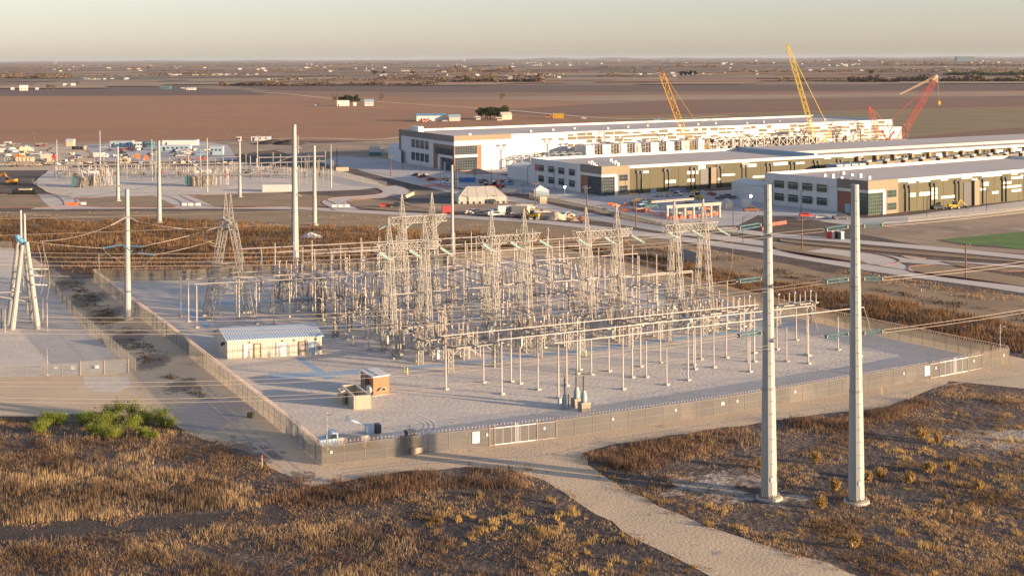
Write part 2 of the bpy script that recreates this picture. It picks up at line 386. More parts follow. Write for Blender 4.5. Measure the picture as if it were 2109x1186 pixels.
def island(px, m=mown, z=.06, kerb=True, amp=0, name='verge'):
    pts = [P(*p) for p in smooth_path(list(px)+[px[0]], 5)][:-1]
    mb = MB(); mb.add([(p.x, p.y, z) for p in pts], [tuple(range(len(pts)))]); o = mb.build(name, m); o['kind'] = 'structure'
    if kerb:
        kb = MB(); n = len(pts); c = sum(pts, V((0, 0, 0)))/n; vs = []
        for p in pts:
            q = p+(p-c).normalized()*.3; vs += [(p.x, p.y, z-.02), (p.x, p.y, .17), (q.x, q.y, .17), (q.x, q.y, 0)]
        kb.add(vs, [(4*i+j, 4*i+(j+1) % 4, (4*((i+1) % n))+(j+1) % 4, (4*((i+1) % n))+j) for i in range(n) for j in range(3)])
        k = kb.build('kerb', kerbm); k['kind'] = 'structure'
    return o

# land between the ploughed field and the yards
sheet('dirt_lot', [(-300, 302), (60, 294), (200, 293), (330, 291), (540, 291), (660, 296), (830, 288), (830, 350), (700, 350), (560, 310), (330, 340), (0, 345), (-300, 350)], dirt, .03, 1.5, 15)
sheet('paved_yard', [(175, 300), (240, 296), (420, 293), (470, 300), (490, 330), (420, 334), (200, 330)], slab, .06)
sheet('storage_lot', [(-300, 303), (0, 300), (130, 298), (175, 312), (200, 334), (100, 352), (-300, 352)], caliche, .05, 1, 10)
sheet('grass_verge', [(-300, 430), (0, 436), (700, 434), (1000, 452), (1300, 480), (1700, 560), (2109, 612), (2600, 680), (2600, 760), (1100, 530), (0, 475), (-300, 475)], mown, .03, 1.2, 10)
sheet('grass_verge', [(800, 390), (905, 400), (1060, 405), (1130, 420), (1230, 446), (1260, 458), (1100, 448), (960, 440), (860, 436), (760, 418)], dirt, .035, .8, 8)
sheet('site_yard', [(690, 322), (840, 330), (1100, 372), (1300, 392), (1500, 402), (1700, 422), (1760, 452), (1560, 445), (1520, 465), (1400, 470), (1240, 430), (1100, 402), (960, 390), (800, 362), (660, 335)], slab, .03)
sheet('site_yard', [(830, 330), (840, 346), (950, 358), (1100, 360), (1120, 330), (1130, 280), (1850, 285), (1860, 310), (1540, 330), (1100, 300)], slab, .02)
sheet('site_yard', [(1100, 385), (1250, 408), (1330, 402), (1560, 388), (1590, 426), (1780, 450), (1870, 444), (2109, 414), (2600, 360), (2600, 395), (2109, 430), (1850, 462), (1760, 462), (1560, 440), (1480, 430), (1230, 428)], slab, .05)
sheet('graded_field', [(1760, 462), (1850, 463), (2109, 432), (2600, 400), (2600, 470), (2109, 478), (1990, 487), (1930, 495), (1980, 505), (2109, 515), (2600, 565), (2600, 600), (2109, 524), (1900, 506), (1760, 480)], dirt, .045, 1, 10)
sheet('substation_pad', [(100, 352), (140, 346), (330, 345), (500, 340), (700, 352), (770, 372), (795, 386), (740, 392), (560, 398), (400, 402), (150, 408), (100, 398), (66, 378)], gravel, .04, .4, 8)
sheet('concrete_apron', [(1395, 424), (1480, 418), (1530, 440), (1500, 462), (1420, 470), (1340, 455), (1250, 433), (1320, 425)], slab, .055)

road('access_road', [(480, 290), (560, 304), (650, 322), (797, 361), (880, 381), (960, 398), (1060, 412), (1145, 431), (1235, 449), (1340, 468), (1480, 489), (1600, 505), (1760, 521), (1864, 536), (2109, 553), (2500, 590)], 9, z=.055)
road('loop_road', [(70, 429), (330, 428), (600, 429), (740, 436), (950, 447), (1080, 455), (1200, 466), (1340, 484), (1500, 506), (1600, 520), (1762, 547), (1877, 565), (2109, 597), (2500, 660)], 8.5, z=.06, kerb=1)
road('upper_road', [(1480, 470), (1588, 484), (1750, 497), (1900, 510), (2109, 530), (2500, 570)], 8, z=.057)
road('crossing_road', [(1680, 515), (1790, 530), (1850, 560)], 9, z=.065)
road('winding_driveway', [(715, 433), (700, 424), (690, 416), (710, 409), (760, 406), (800, 402), (817, 396), (806, 388), (790, 384)], (9, 12), z=.068, kerb=3, sm=8)
road('driveway', [(150, 431), (130, 418), (112, 400)], 13, z=.07)
road('driveway', [(410, 430), (378, 414), (348, 402)], 13, z=.07)
road('site_road', [(2500, 380), (2109, 424), (1900, 447), (1780, 462), (1700, 455)], 6, z=.075)
road('farm_road', [(520, 189.5), (600, 195), (680, 203), (790, 211), (1040, 227.5), (1200, 241), (1340, 246), (1500, 239)], 9, caliche, .25)
road('farm_road', [(-300, 170), (0, 169.5), (120, 170)], 22, stubble, .3)
road('dirt_track', [(490, 290), (640, 285), (760, 288), (830, 283)], 8, caliche, .08)
road('dirt_track', [(780, 312), (740, 300), (760, 293), (830, 290)], 8, caliche, .09)
island([(1590, 502), (1700, 510), (1800, 522), (1852, 537), (1810, 546), (1700, 534), (1610, 517)])
island([(1873, 549), (1930, 546), (2010, 556), (2109, 571), (2200, 585), (2200, 600), (2080, 587), (1960, 573), (1880, 561)])
island([(1610, 493), (1760, 507), (1900, 518), (2100, 536), (2090, 540), (1880, 524), (1740, 511), (1620, 499)])
island([(1937, 539), (2040, 548), (2120, 556), (2060, 559), (1990, 551)])
island([(1855, 527), (1880, 528), (1905, 532), (1875, 533)], caliche)
island([(155, 409), (330, 404), (374, 425), (300, 427), (178, 425)], mown)
island([(372, 404), (560, 398), (690, 405), (672, 412), (690, 424), (600, 426), (440, 426)], mown)
island([(705, 421), (735, 412), (810, 408), (850, 426), (950, 440), (860, 438), (760, 430)], mown)
island([(60, 400), (110, 402), (128, 424), (40, 428), (-120, 425), (-120, 405)], mown)
# culvert basin with retaining walls
sheet('basin_floor', [(832, 413), (853, 402.6), (930, 404.6), (942, 412), (935, 419), (850, 420)], mat('basin floor', (.10, .09, .085), .9), .075, fix=True)

# near ground
Nn, Rr, Bb, Ll = P(663, 958), P(2078.6, 748.5), P(1121, 527), P(193.5, 580)
near_px = [(663, 958), (1140, 903.5), (1470, 856), (1597, 835), (1916, 780), (2078.6, 748.5)]
left_px = [(193.5, 580), (350, 700.5), (500, 822), (590, 894), (663, 958)]
back_px = [(193.5, 580), (380, 577.5), (700, 563), (920, 548), (1121, 527)]
right_px = [(1121, 527), (1300, 570), (1500, 619), (1700, 668), (1900, 711), (2078.6, 748.5)]
sheet('sand_ground', [(-200, 860), (-200, 700), (-200, 505), (25, 510), (92, 545), (150, 574), (193, 572),
    (380, 570), (700, 556), (930, 540), (1121, 519), (1320, 562), (1520, 611), (1720, 660), (1920, 702), (2109, 738), (2300, 770), (2300, 860), (2109, 800), (2050, 794), (1960, 786), (1830, 836), (1600, 866),
    (1420, 892), (1260, 915), (1195, 932), (1215, 958), (1290, 1010), (1400, 1058), (1480, 1092), (1600, 1130), (1700, 1162), (1850, 1215), (1900, 1260), (1560, 1260), (1480, 1190), (1350, 1130), (1200, 1040),
    (1120, 988), (1060, 968), (960, 962), (850, 970), (740, 984), (640, 1002), (560, 962), (500, 930), (420, 905), (370, 880), (340, 862), (200, 850), (90, 858)], caliche, .05, .5, 3)
strip_px = [(95, 545), (130, 565), (165, 590), (215, 640), (300, 725), (400, 800), (380, 815), (300, 765), (240, 705), (180, 645), (118, 585)]
yard_poly = near_px+right_px[::-1][1:]+back_px[::-1][1:]+left_px[1:-1]
sheet('gravel_yard', yard_poly, gravel, .09)
sheet('gravel_yard', [(-300, 514), (24, 514), (97, 580), (164, 668), (279, 768), (0, 778), (-300, 790)], gravel, .10)
sheet('gravel_patch', [(172, 775), (262, 774), (268, 795), (240, 808), (190, 805), (170, 790)], gravel, .104, .3, 2)
# burnt or mown fire strip, front of the reeds
darkm = mat('dark trampled litter', (.085, .06, .045), .95, c2=(.035, .028, .027), scale=.5, bump=.9, bscale=2.5, bdist=.2, detail=9, spots=[(.12, .52, .68, (.14, .10, .065)), (1.2, .62, .75, (.25, .18, .11))])
sheet('bare_strip', [(-200, 1088), (0, 1083), (300, 1066), (520, 1052), (700, 1042), (820, 1018), (950, 1005), (1080, 1000), (1130, 1020), (1000, 1038), (800, 1058), (560, 1078), (300, 1098), (0, 1120), (-200, 1125)], darkm, .064, .8, 3)

# tyre tracks in the gravel, thin raked ridges
rut = mat('raked gravel ridge', (.74, .67, .59), .95, var=.1, scale=2); rut2 = mat('gravel rut', (.42, .385, .35), .95, var=.1, scale=2); _tz = [.026]
def track(cx, cy, r, a0, a1, n, gap=.55, w_=.3):
    c = P(cx, cy)
    for m_, off in ((rut2, 0), (rut, .32)):
        mb = MB()
        for k in range(n):
            rr = r+k*gap+off; N_ = 26; vs = []; _tz[0] += .00012
            for i in range(N_+1):
                a = math.radians(lerp(a0, a1, i/N_)+k*3); vs += [(c.x+rr*math.cos(a), c.y+rr*1.0*math.sin(a), _tz[0]), (c.x+(rr+w_)*math.cos(a), c.y+(rr+w_)*math.sin(a), _tz[0])]
            mb.add(vs, [(2*i, 2*i+1, 2*i+3, 2*i+2) for i in range(N_)])
        o = mb.build('tyre_tracks', m_); o['kind'] = 'structure'
track(1375, 810, 3.2, -110, 60, 4); track(1390, 805, 6.2, -150, -10, 5, .8); track(1010, 848, 1.6, -100, 70, 4, .5); track(905, 858, 2, 60, 200, 3, .6); track(1220, 845, 5, 60, 130, 6, .5); track(960, 900, 9, 30, 110, 4, .9); track(1500, 790, 4, 10, 120, 4, .6); track(880, 905, 14, 40, 85, 5, .7); track(1500, 772, 6, 150, 220, 4, .6); track(760, 880, 8, -40, 40, 3, .8)

# worn wheel ruts of the gravel track
wr = mat('wheel rut', (.50, .41, .31), .95, c2=(.40, .33, .255), scale=.6, bump=.8, bscale=3, spots=[(.5, .55, .7, (.66, .55, .42))])
for off in (-14, 16):
    road('wheel_rut', [(1090+off*1.2, 955), (1165+off, 1000), (1270+off*1.2, 1050), (1400+off*1.6, 1102), (1560+off*2, 1155), (1700+off*2.4, 1205)], .55, wr, .026+off*1e-5)
for pts in ([(700, 968), (850, 950), (1000, 943), (1120, 938), (1250, 905)], [(705, 974), (850, 956), (1000, 950), (1100, 950)], [(420, 790), (480, 850), (560, 920), (625, 975)], [(400, 800), (465, 862), (540, 930), (600, 980)], [(1250, 905), (1500, 868), (1700, 838), (1900, 800), (2109, 772)]):
    _tz[0] += .0004; road('wheel_rut', pts, .5, wr, _tz[0])
# ---------------------------------------------------------------- vegetation masses
def gm(name, cols, tr=.45, patch=(.09, (.55, .48, .45), (1.35, 1.25, 1.12))): return mat(name, (1, 1, 1), .85, island=cols, transl=tr, patch=patch)
g_red = gm('red brown weeds', [(.15, .09, .062), (.27, .175, .11), (.19, .12, .08), (.36, .26, .165), (.10, .065, .05)])
g_tan = gm('tan reeds', [(.44, .33, .19), (.30, .21, .125), (.54, .43, .27), (.24, .165, .105), (.38, .30, .19)])
g_gold = gm('golden bunch grass', [(.50, .35, .13), (.38, .27, .09), (.58, .43, .20), (.30, .25, .08)])
g_pale = gm('pale dry tufts', [(.50, .37, .21), (.36, .26, .15), (.56, .43, .26), (.28, .19, .11), (.18, .12, .08)])
g_green = gm('willow leaves', [(.26, .34, .045), (.36, .42, .06), (.17, .25, .04), (.44, .44, .08), (.13, .19, .03)], .55, (.4, (.7, .7, .7), (1.15, 1.1, 1.0)))
g_ever = gm('evergreen leaves', [(.03, .045, .018), (.05, .065, .022), (.065, .08, .03), (.022, .035, .015)], .25, None)
g_bare = gm('bare twigs', [(.13, .095, .07), (.18, .13, .09), (.10, .075, .06)], .2, None)
def blades(name, poly, dens, h, m, lab, wd=.09, lean=.25, k=6, clump=None, spread=.35, px=True, noisek=None, kind='stuff', z=0.05, seed=1, vary=False):
    r = np.random.default_rng(seed)
    pw = [tuple(P(*p))[:2] for p in poly] if px else poly
    xs = [p[0] for p in pw]; ys = [p[1] for p in pw]; A = (max(xs)-min(xs))*(max(ys)-min(ys))
    n = int(A*dens); x = r.uniform(min(xs), max(xs), n); y = r.uniform(min(ys), max(ys), n)
    ok = inpoly(x, y, pw)
    if noisek:
        s, th = noisek; f = np.zeros(n)
        for q in range(5):
            a = r.uniform(0, 6.28, 2); s2 = s*(1.6**q)
            f += (np.sin(x*s2*math.cos(a[0])+y*s2*math.sin(a[0])+a[1]*7)*np.sin(x*s2*math.sin(a[0])*1.3-y*s2*math.cos(a[0])+a[1]*3))/(1.25**q)
        f = f/2.2; ok &= f > th+r.uniform(-.25, .25, n)
    x, y = x[ok], y[ok]; n = len(x)
    if n == 0: return None
    hs = r.uniform(.55, 1.15, n)*h*(.72+.4*np.sin(x*.31+y*.17+seed)*np.sin(y*.43-x*.12+seed*2)+.22*np.sin(x*1.1+seed)*np.sin(y*.9))
    if vary: hs *= r.uniform(.25, 1.25, n); spread = spread*np.repeat(r.uniform(.4, 1.7, n), k)
    X = np.repeat(x, k)+r.normal(0, spread, n*k); Y = np.repeat(y, k)+r.normal(0, spread, n*k)
    Hh = np.repeat(hs, k)*r.uniform(.6, 1.1, n*k); a = r.uniform(0, math.pi, n*k); w_ = wd*r.uniform(.6, 1.4, n*k)/2
    lx = r.normal(0, lean, n*k)*Hh; ly = r.normal(0, lean, n*k)*Hh
    v = np.empty((n*k, 3, 3)); ca, sa = np.cos(a)*w_, np.sin(a)*w_
    v[:, 0] = np.stack([X-ca, Y-sa, np.full_like(X, z-.05)], 1); v[:, 1] = np.stack([X+ca, Y+sa, np.full_like(X, z-.05)], 1)
    v[:, 2] = np.stack([X+lx, Y+ly, z+Hh], 1)
    return trimesh(name, v.reshape(-1, 3), m, lab, kind)
def trimesh(name, v, m, lab=None, kind=None, parent=None, loc=None):
    n = len(v)//3; me = bpy.data.meshes.new(name)
    if loc is not None: v = v-np.array(loc)
    me.vertices.add(3*n); me.vertices.foreach_set('co', v.astype(np.float32).ravel())
    me.loops.add(3*n); me.loops.foreach_set('vertex_index', np.arange(3*n, dtype=np.int32))
    me.polygons.add(n); me.polygons.foreach_set('loop_start', np.arange(0, 3*n, 3, dtype=np.int32))
    me.materials.append(m); me.update(calc_edges=True); me.validate()
    o = bpy.data.objects.new(name, me); col.objects.link(o)
    if kind: o['kind'] = kind
    if lab: o['label'] = lab
    if parent: o.parent = parent
    if loc is not None: o.location = loc
    return o

FG = [(-60, 862), (340, 862), (420, 905), (500, 930), (640, 1004), (740, 986), (960, 966), (1060, 972), (1120, 992), (1200, 1044), (1350, 1134), (1480, 1194), (1500, 1230), (-60, 1230)]
FR = [(1195, 934), (1260, 918), (1420, 895), (1600, 868), (1830, 840), (1960, 790), (2050, 798), (2180, 820), (2180, 1230), (1900, 1230), (1700, 1164), (1480, 1094), (1290, 1012)]
blades('dry_grass', FG, 2.4, .42, g_pale, 'low pale dry grass over the dark soil in front of the yard', .09, .6, 8, noisek=(.2, .1), seed=3)
blades('dry_grass', FR, 2.6, .42, g_pale, 'low pale dry grass around the two big steel poles', .09, .6, 8, noisek=(.2, .12), seed=4)
blades('reeds', [(-60, 965), (120, 960), (300, 968), (430, 985), (520, 1010), (540, 1045), (300, 1062), (0, 1080), (-60, 1083)], 3.4, 1.25, g_tan, 'band of tall tan reeds standing upright', .085, .1, 6, seed=5)
blades('reeds', [(60, 880), (200, 885), (330, 900), (380, 930), (300, 960), (120, 950)], 2.2, 1.1, g_tan, 'tan reeds growing in front of the green shrubs', .085, .15, 6, seed=6, noisek=(.2, -.1))
blades('dry_weeds', [(-60, 862), (90, 868), (350, 900), (480, 930), (540, 960), (420, 985), (300, 966), (0, 962), (-60, 965)], 1.5, .75, g_red, 'tangled red brown weeds below the green shrubs', .10, .5, 8, seed=7, noisek=(.15, .0))
blades('dry_weeds', [(540, 990), (640, 1000), (740, 984), (960, 966), (1060, 966), (1110, 990), (1060, 1006), (900, 1010), (740, 1040), (600, 1050), (520, 1030)], 3.4, 1.15, g_red, 'red brown weeds along the sand bank in front of the fence', .09, .2, 7, seed=8, noisek=(.1, -.4))
blades('dry_weeds', [(660, 985), (960, 968), (1000, 985), (860, 1005), (700, 1030)], 1.6, 1.2, g_tan, 'tan stalks mixed into the weeds of the sand bank', .08, .15, 6, seed=18, noisek=(.12, -.1))
blades('dry_weeds', [(-60, 1120), (200, 1105), (560, 1082), (820, 1075), (900, 1110), (1000, 1190), (1000, 1230), (-60, 1230)], 1.9, .95, g_tan, 'tan and brown weeds along the bottom edge', .085, .35, 7, seed=9, noisek=(.13, -.1))
blades('dry_weeds', [(-60, 1130), (200, 1110), (560, 1090), (820, 1080), (1000, 1130), (1200, 1190), (1200, 1230), (-60, 1230)], 1.7, .7, g_red, 'brown weeds between the tan stalks at the bottom edge', .09, .4, 7, seed=10, noisek=(.16, .0))
blades('dry_weeds', [(1200, 938), (1290, 918), (1420, 897), (1600, 872), (1830, 844), (1880, 822), (1920, 830), (1850, 860), (1740, 890), (1600, 905), (1480, 925), (1360, 962), (1290, 975)], 3.2, 1.2, g_red, 'red brown weeds behind the two big steel poles', .09, .22, 7, seed=11, noisek=(.1, -.45))
blades('dry_weeds', [(1200, 945), (1360, 920), (1600, 890), (1850, 845), (1900, 850), (1700, 900), (1500, 925), (1350, 965), (1300, 985)], 1.1, 1.25, g_tan, 'tan stalks among the weeds behind the steel poles', .08, .15, 6, seed=12, noisek=(.13, .0))
blades('bunch_grass', [(840, 1030), (1100, 1010), (1230, 1075), (1460, 1180), (1300, 1220), (1000, 1150), (860, 1080)], .34, .8, g_gold, 'scattered golden bunch grass on dark ground', .09, .28, 34, spread=.3, seed=13, noisek=(.3, -.1), vary=True)
blades('bunch_grass', [(1250, 1000), (1330, 1020), (1480, 1095), (1700, 1165), (1900, 1210), (2150, 1210), (2150, 830), (1980, 830), (1800, 900), (1850, 1060), (1560, 1050), (1400, 1040)], .2, .85, g_gold, 'golden bunch grass scattered past the steel poles', .09, .28, 34, spread=.32, seed=14, noisek=(.22, .05), vary=True)
blades('bunch_grass', [(1640, 1075), (1900, 1050), (2150, 990), (2150, 1220), (1850, 1220), (1700, 1140)], 1.5, .5, g_pale, 'pale low tufts covering the lower corner', .09, .5, 20, spread=.3, seed=15, noisek=(.2, -.25), vary=True)
blades('bunch_grass', [(1200, 960), (1290, 1008), (1400, 1056), (1500, 1094), (1620, 1130), (1700, 1156), (1640, 1120), (1480, 1070), (1380, 1030), (1290, 985)], .5, .6, g_gold, 'golden grass edging the gravel track', .08, .3, 16, spread=.3, seed=16, noisek=(.3, -.3))
blades('weeds', [(95, 545), (150, 575), (215, 625), (300, 705), (400, 785), (440, 830), (390, 812), (300, 755), (230, 690), (170, 635), (118, 580)], 1.5, .5, gm('strip weeds', [(.10, .11, .04), (.16, .12, .06), (.25, .17, .08), (.08, .07, .04)]), 'dark olive weeds between the two fenced yards', .12, .6, 10, noisek=(.16, .05), seed=17)
# middle distance
blades('tall_weeds', [(-60, 452), (300, 450), (600, 462), (800, 470), (1000, 478), (1120, 492), (1105, 520), (930, 538), (700, 553), (380, 567), (200, 570), (110, 548), (60, 512), (-60, 508)], .42, 1.6, gm('rusty weeds', [(.17, .10, .055), (.28, .17, .085), (.23, .14, .075), (.35, .24, .12), (.14, .085, .05)], .4, (.02, (.45, .42, .38), (1.25, 1.1, .9))), 'rusty brown weed field behind the yard', .22, .24, 8, noisek=(.035, -.55), spread=.8, seed=20)
blades('tall_weeds', [(1130, 505), (1300, 520), (1600, 580), (1800, 610), (2150, 680), (2150, 738), (2000, 708), (1800, 672), (1500, 600), (1320, 552)], .75, 1.6, gm('rusty weeds b', [(.15, .09, .055), (.25, .15, .08), (.20, .125, .07), (.30, .20, .11)], .4, (.025, (.4, .38, .34), (1.2, 1.08, .9))), 'brown weed field between the yard and the roads', .2, .22, 7, noisek=(.045, -.6), spread=.7, seed=21)
blades('tall_weeds', [(1130, 495), (1400, 520), (1760, 575), (2150, 640), (2150, 618), (1760, 558), (1400, 508), (1200, 488)], .3, 1.0, g_tan, 'tan grass fringe along the loop road', .2, .3, 6, noisek=(.05, -.1), spread=.7, seed=22)
blades('roadside_grass', [(-60, 438), (700, 436), (1000, 455), (1300, 485), (1700, 565), (1300, 508), (1100, 488), (600, 455), (-60, 450)], .08, .5, g_pale, 'short dry grass below the loop road', .25, .5, 6, noisek=(.05, .0), spread=.9, seed=23)

def canopy(c, rx, ry, rz, n, s, seed, lob=9):
    r = np.random.default_rng(seed); cs = r.normal(0, 1, (lob, 3)); cs /= np.linalg.norm(cs, axis=1)[:, None]
    cs *= r.uniform(.3, .75, (lob, 1)); rad = r.uniform(.28, .5, lob)
    i = r.integers(0, lob, n); d = r.normal(0, 1, (n, 3)); d /= np.linalg.norm(d, axis=1)[:, None]
    p = (cs[i]+d*(rad[i]*r.uniform(.5, 1.05, n))[:, None])*np.array([rx, ry, rz])+np.array(c)
    a = r.normal(0, 1, (n, 3)); a /= np.linalg.norm(a, axis=1)[:, None]; b = r.normal(0, 1, (n, 3)); b -= a*(a*b).sum(1)[:, None]; b /= np.linalg.norm(b, axis=1)[:, None]
    s = s*r.uniform(.6, 1.4, (n, 1))
    v = np.empty((n, 3, 3)); v[:, 0] = p-a*s; v[:, 1] = p+a*s*.6+b*s*.5; v[:, 2] = p+a*s*.4-b*s*.8
    v[..., 2] = np.maximum(v[..., 2], .06)
    return v.reshape(-1, 3)
def tree(name, label, base, h, r, m, n, s, seed, group=None, crown_lo=.2, cat='tree'):
    t = thing(name, label, cat, base, 0, group); mb = MB()
    mb.tube((0, 0, -.1), (0, 0, h*.5), h*.045, h*.02, 7)
    for k in range(5):
        a = k*1.3+seed; mb.tube((0, 0, h*(.2+.05*k)), (math.cos(a)*r*.6, math.sin(a)*r*.6, h*(.5+.07*k)), h*.016, h*.006, 5)
    mb.build('trunk', wood, t)
    lo = h*crown_lo; trimesh('crown', canopy((0, 0, (h+lo)/2), r, r, (h-lo)/2*1.1, n, s, seed), m, parent=t)
    return t
def shrub(label, base, h, r, seed, n=1500, m=None, s=.13, name='willow_shrub', group='green willow shrubs on the sand edge'):
    t = thing(name, label, 'shrub', base, 0, group); rr = np.random.default_rng(seed); mb = MB(); V_ = []
    for k in range(9):
        a = rr.uniform(0, 6.28); q = rr.uniform(.2, .9)*r; tip = (math.cos(a)*q, math.sin(a)*q, h*rr.uniform(.6, 1))
        mb.path([(math.cos(a)*.1, math.sin(a)*.1, 0), (tip[0]*.4, tip[1]*.4, tip[2]*.55), tip], .025, 3)
        for j in range(n//9):
            u = rr.uniform(.25, 1.05)
            b = np.array([tip[0]*u, tip[1]*u, tip[2]*u**.8])+rr.normal(0, .17*r+.06, 3)*np.array([1, 1, .6])
            d = rr.normal(0, .42, 3)+np.array([0, 0, .9]); d *= s*rr.uniform(.8, 2.2)/np.linalg.norm(d); e = rr.normal(0, s*.22, 3)
            V_ += [b-e, b+e, b+d*1.6]
    mb.build('stems', wood, t); trimesh('foliage', np.array(V_), m or g_green, parent=t)
    return t
SH = [(83, 892, 'lone yellow green shrub nearest the reeds', 1.9, 1.7), (100, 872, 'dark green shrub farthest from the yards', 1.7, 1.7), (128, 874, 'olive shrub beside the dark farthest one', 1.7, 1.6),
      (175, 872, 'dull green shrub at the back of the clump', 1.6, 1.8), (208, 870, 'mid green shrub behind the bright ones', 2.0, 2.0), (237, 862, 'tallest dark shrub poking above the clump', 2.6, 1.7), (225, 884, 'broad bright green shrub in the clump middle', 2.3, 2.2),
      (275, 863, 'second tall shrub at the back of the clump', 2.5, 2.0), (300, 872, 'olive green shrub between the tall ones', 2.1, 1.9), (322, 872, 'bright lime shrub on the yard side of the clump', 2.6, 1.8), (345, 880, 'low dark shrub at the bare sand side', 1.6, 1.8),
      (273, 886, 'bright shrub in the front of the clump', 1.9, 1.7), (199, 897, 'front yellow green shrub with brown stems', 1.9, 1.5), (233, 902, 'front shrub rooted in dry weeds', 2.1, 2.0), (315, 905, 'small separate sapling on bare sand', 1.2, .8), (293, 898, 'sparse small shrub before the sand', 1.1, 1.0)]
for i, (x, y, l, h, r) in enumerate(SH): shrub(l, P(x, y), h*.95, r*1.15, 50+i)
BG = [(1680, 955), (1568, 966), (1787, 995), (1815, 988), (1873, 995), (1912, 975), (1958, 975), (1932, 915), (1895, 905), (1690, 1048), (1720, 1012), (1760, 1130), (2015, 1008)]
BL = ['broad golden clump between the two steel poles', 'small orange clump tucked beside the near steel pole', 'short clump just past the second pole', 'thin clump next to a broader one', 'tall narrow clump of three stems',
      'loose clump before the biggest one', 'biggest golden clump on the open soil', 'upright clump in the dark shade stripe', 'small clump behind the dark stripe', 'clump standing close to the second pole base', 'thin clump between the pole bases', 'wide straw clump below the pole bases', 'isolated straw clump near the frame edge']
for i, ((x, y), l) in enumerate(zip(BG, BL)):
    o = shrub(l, P(x, y), U_(.9, 1.5), U_(.5, .9), 90+i, 500, g_gold, .22, 'bunch_grass_clump', 'golden grass clumps by the steel poles'); o['category'] = 'grass clump'

blades('track_edge_grass', [(1080, 955), (1200, 1030), (1350, 1120), (1480, 1180), (1520, 1200), (1440, 1185), (1300, 1120), (1150, 1035), (1060, 975)], .9, .4, g_tan, 'sparse grass creeping over the ragged edge of the gravel track', .09, .5, 8, noisek=(.3, -.05), seed=31)
blades('track_edge_grass', [(1190, 935), (1290, 1000), (1400, 1048), (1600, 1120), (1750, 1180), (1700, 1175), (1560, 1125), (1380, 1065), (1270, 1015), (1180, 950)], .9, .4, g_tan, 'sparse grass creeping over the pole side edge of the gravel track', .09, .5, 8, noisek=(.3, -.05), seed=32)
blades('bank_weeds', [(640, 990), (760, 975), (960, 955), (1050, 958), (1050, 975), (760, 990), (600, 1005)], .8, .4, g_red, 'sparse weeds creeping onto the sand bank', .09, .5, 8, noisek=(.3, .05), seed=33)
blades('bank_weeds', [(470, 895), (560, 950), (640, 985), (600, 1005), (500, 960), (420, 910)], 1.2, .6, g_red, 'weeds creeping onto the sand near the corner stake', .1, .4, 9, noisek=(.35, .0), seed=34)

blades('brush', [(1140, 492), (1300, 508), (1500, 535), (1760, 585), (2150, 655), (2150, 672), (1800, 602), (1600, 572), (1300, 512), (1150, 500)], .35, 1.0, gm('dark brush', [(.08, .06, .045), (.12, .085, .055), (.17, .12, .07)], .3), 'dark low brush in the ditch below the loop road', .22, .5, 8, noisek=(.05, .0), spread=.8, seed=41)
# ---------------------------------------------------------------- steel poles
def steel_pole(b, top_y, dia0, dia1, label, name='steel_pole', group='tubular steel transmission poles', n=12, flange=True, joints=(.35, .68), cable=False):
    h = ZT(b, top_y) if top_y else 0
    t = thing(name, label, 'power pole', b, 0, group); mb = MB()
    r0, r1 = dia0/2, dia1/2; pr = []; z = 0
    for j in list(joints)+[1]:
        pr += [(z, lerp(r0, r1, z)*(1.0)), (j, lerp(r0, r1, j)*1.0)]
        z = j+.001
        if j < 1: pr += [(j+.0005, lerp(r0, r1, j)*.965)]
    pr = []
    z0 = 0
    for j in list(joints)+[1]:
        pr.append((z0, lerp(r0, r1, z0)*(1 if z0 == 0 else .955))); pr.append((j, lerp(r0, r1, j)))
        z0 = j+.0004
    mb.lathe((0, 0, .35), (0, 0, h), pr, n); mb.build('shaft', pole_m, t)
    if flange:
        for j in joints:
            MB().lathe((0, 0, h*j-.12), (0, 0, h*j+.16), [(0, lerp(r0, r1, j)*1.035), (1, lerp(r0, r1, j)*1.03)], n).build('slip_joint', steel, t)
        if cable:
            mb = MB()
            for k in range(46):
                zz = 2.2+k*.78; rr_ = lerp(r0, r1, zz/h); sg = 1 if k % 2 else -1; mb.bar((rr_*.7*sg*.5, -rr_*.93, zz), (rr_*.7*sg*.5+.02*sg, -rr_*.93-.2, zz), .05)
            mb.build('climbing_steps', steel2, t); MB().box((.2, -r0*.985, 2.6), (.35, .05, .5)).build('number_plate', white, t)
        MB().lathe((0, 0, -.2), (0, 0, .32), [(0, dia0*.80), (.9, dia0*.80), (1, dia0*.77)], 24).build('foundation', concrete, t)
        mb = MB(); mb.lathe((0, 0, .36), (0, 0, .46), [(0, dia0*.67), (1, dia0*.67)], 24)
        for k in range(28):
            a = k*2*math.pi/28; x, y = math.cos(a)*dia0*.61, math.sin(a)*dia0*.61
            mb.tube((x, y, .3), (x, y, .68), .045, n=5)
        mb.build('base_flange', steel2, t)
    if cable:
        mb = MB(); r = r0*.96; mb.path([(r, -.3, .5), (r*.98, -.3, 3.0), (r+.1, -.4, 3.6), (r+.35, -.45, 2.9), (r+.2, -.4, 2.2), (r-.2, -.5, 2.6), (r, -.4, 3.4), (r+.2, -.4, 3.6)], .03, 4)
        mb.build('grounding_cable', rubber, t)
    return t, h
PB1, PB2 = P(1584, 1026), P(1764, 1034)
steel_pole(PB1, 380, 2.05, .95, 'huge tapered steel pole on a concrete foot, the one nearer the gravel track', cable=True)
steel_pole(PB2, 380, 2.0, .98, 'huge tapered steel pole on a concrete foot, farther from the gravel track', cable=True)
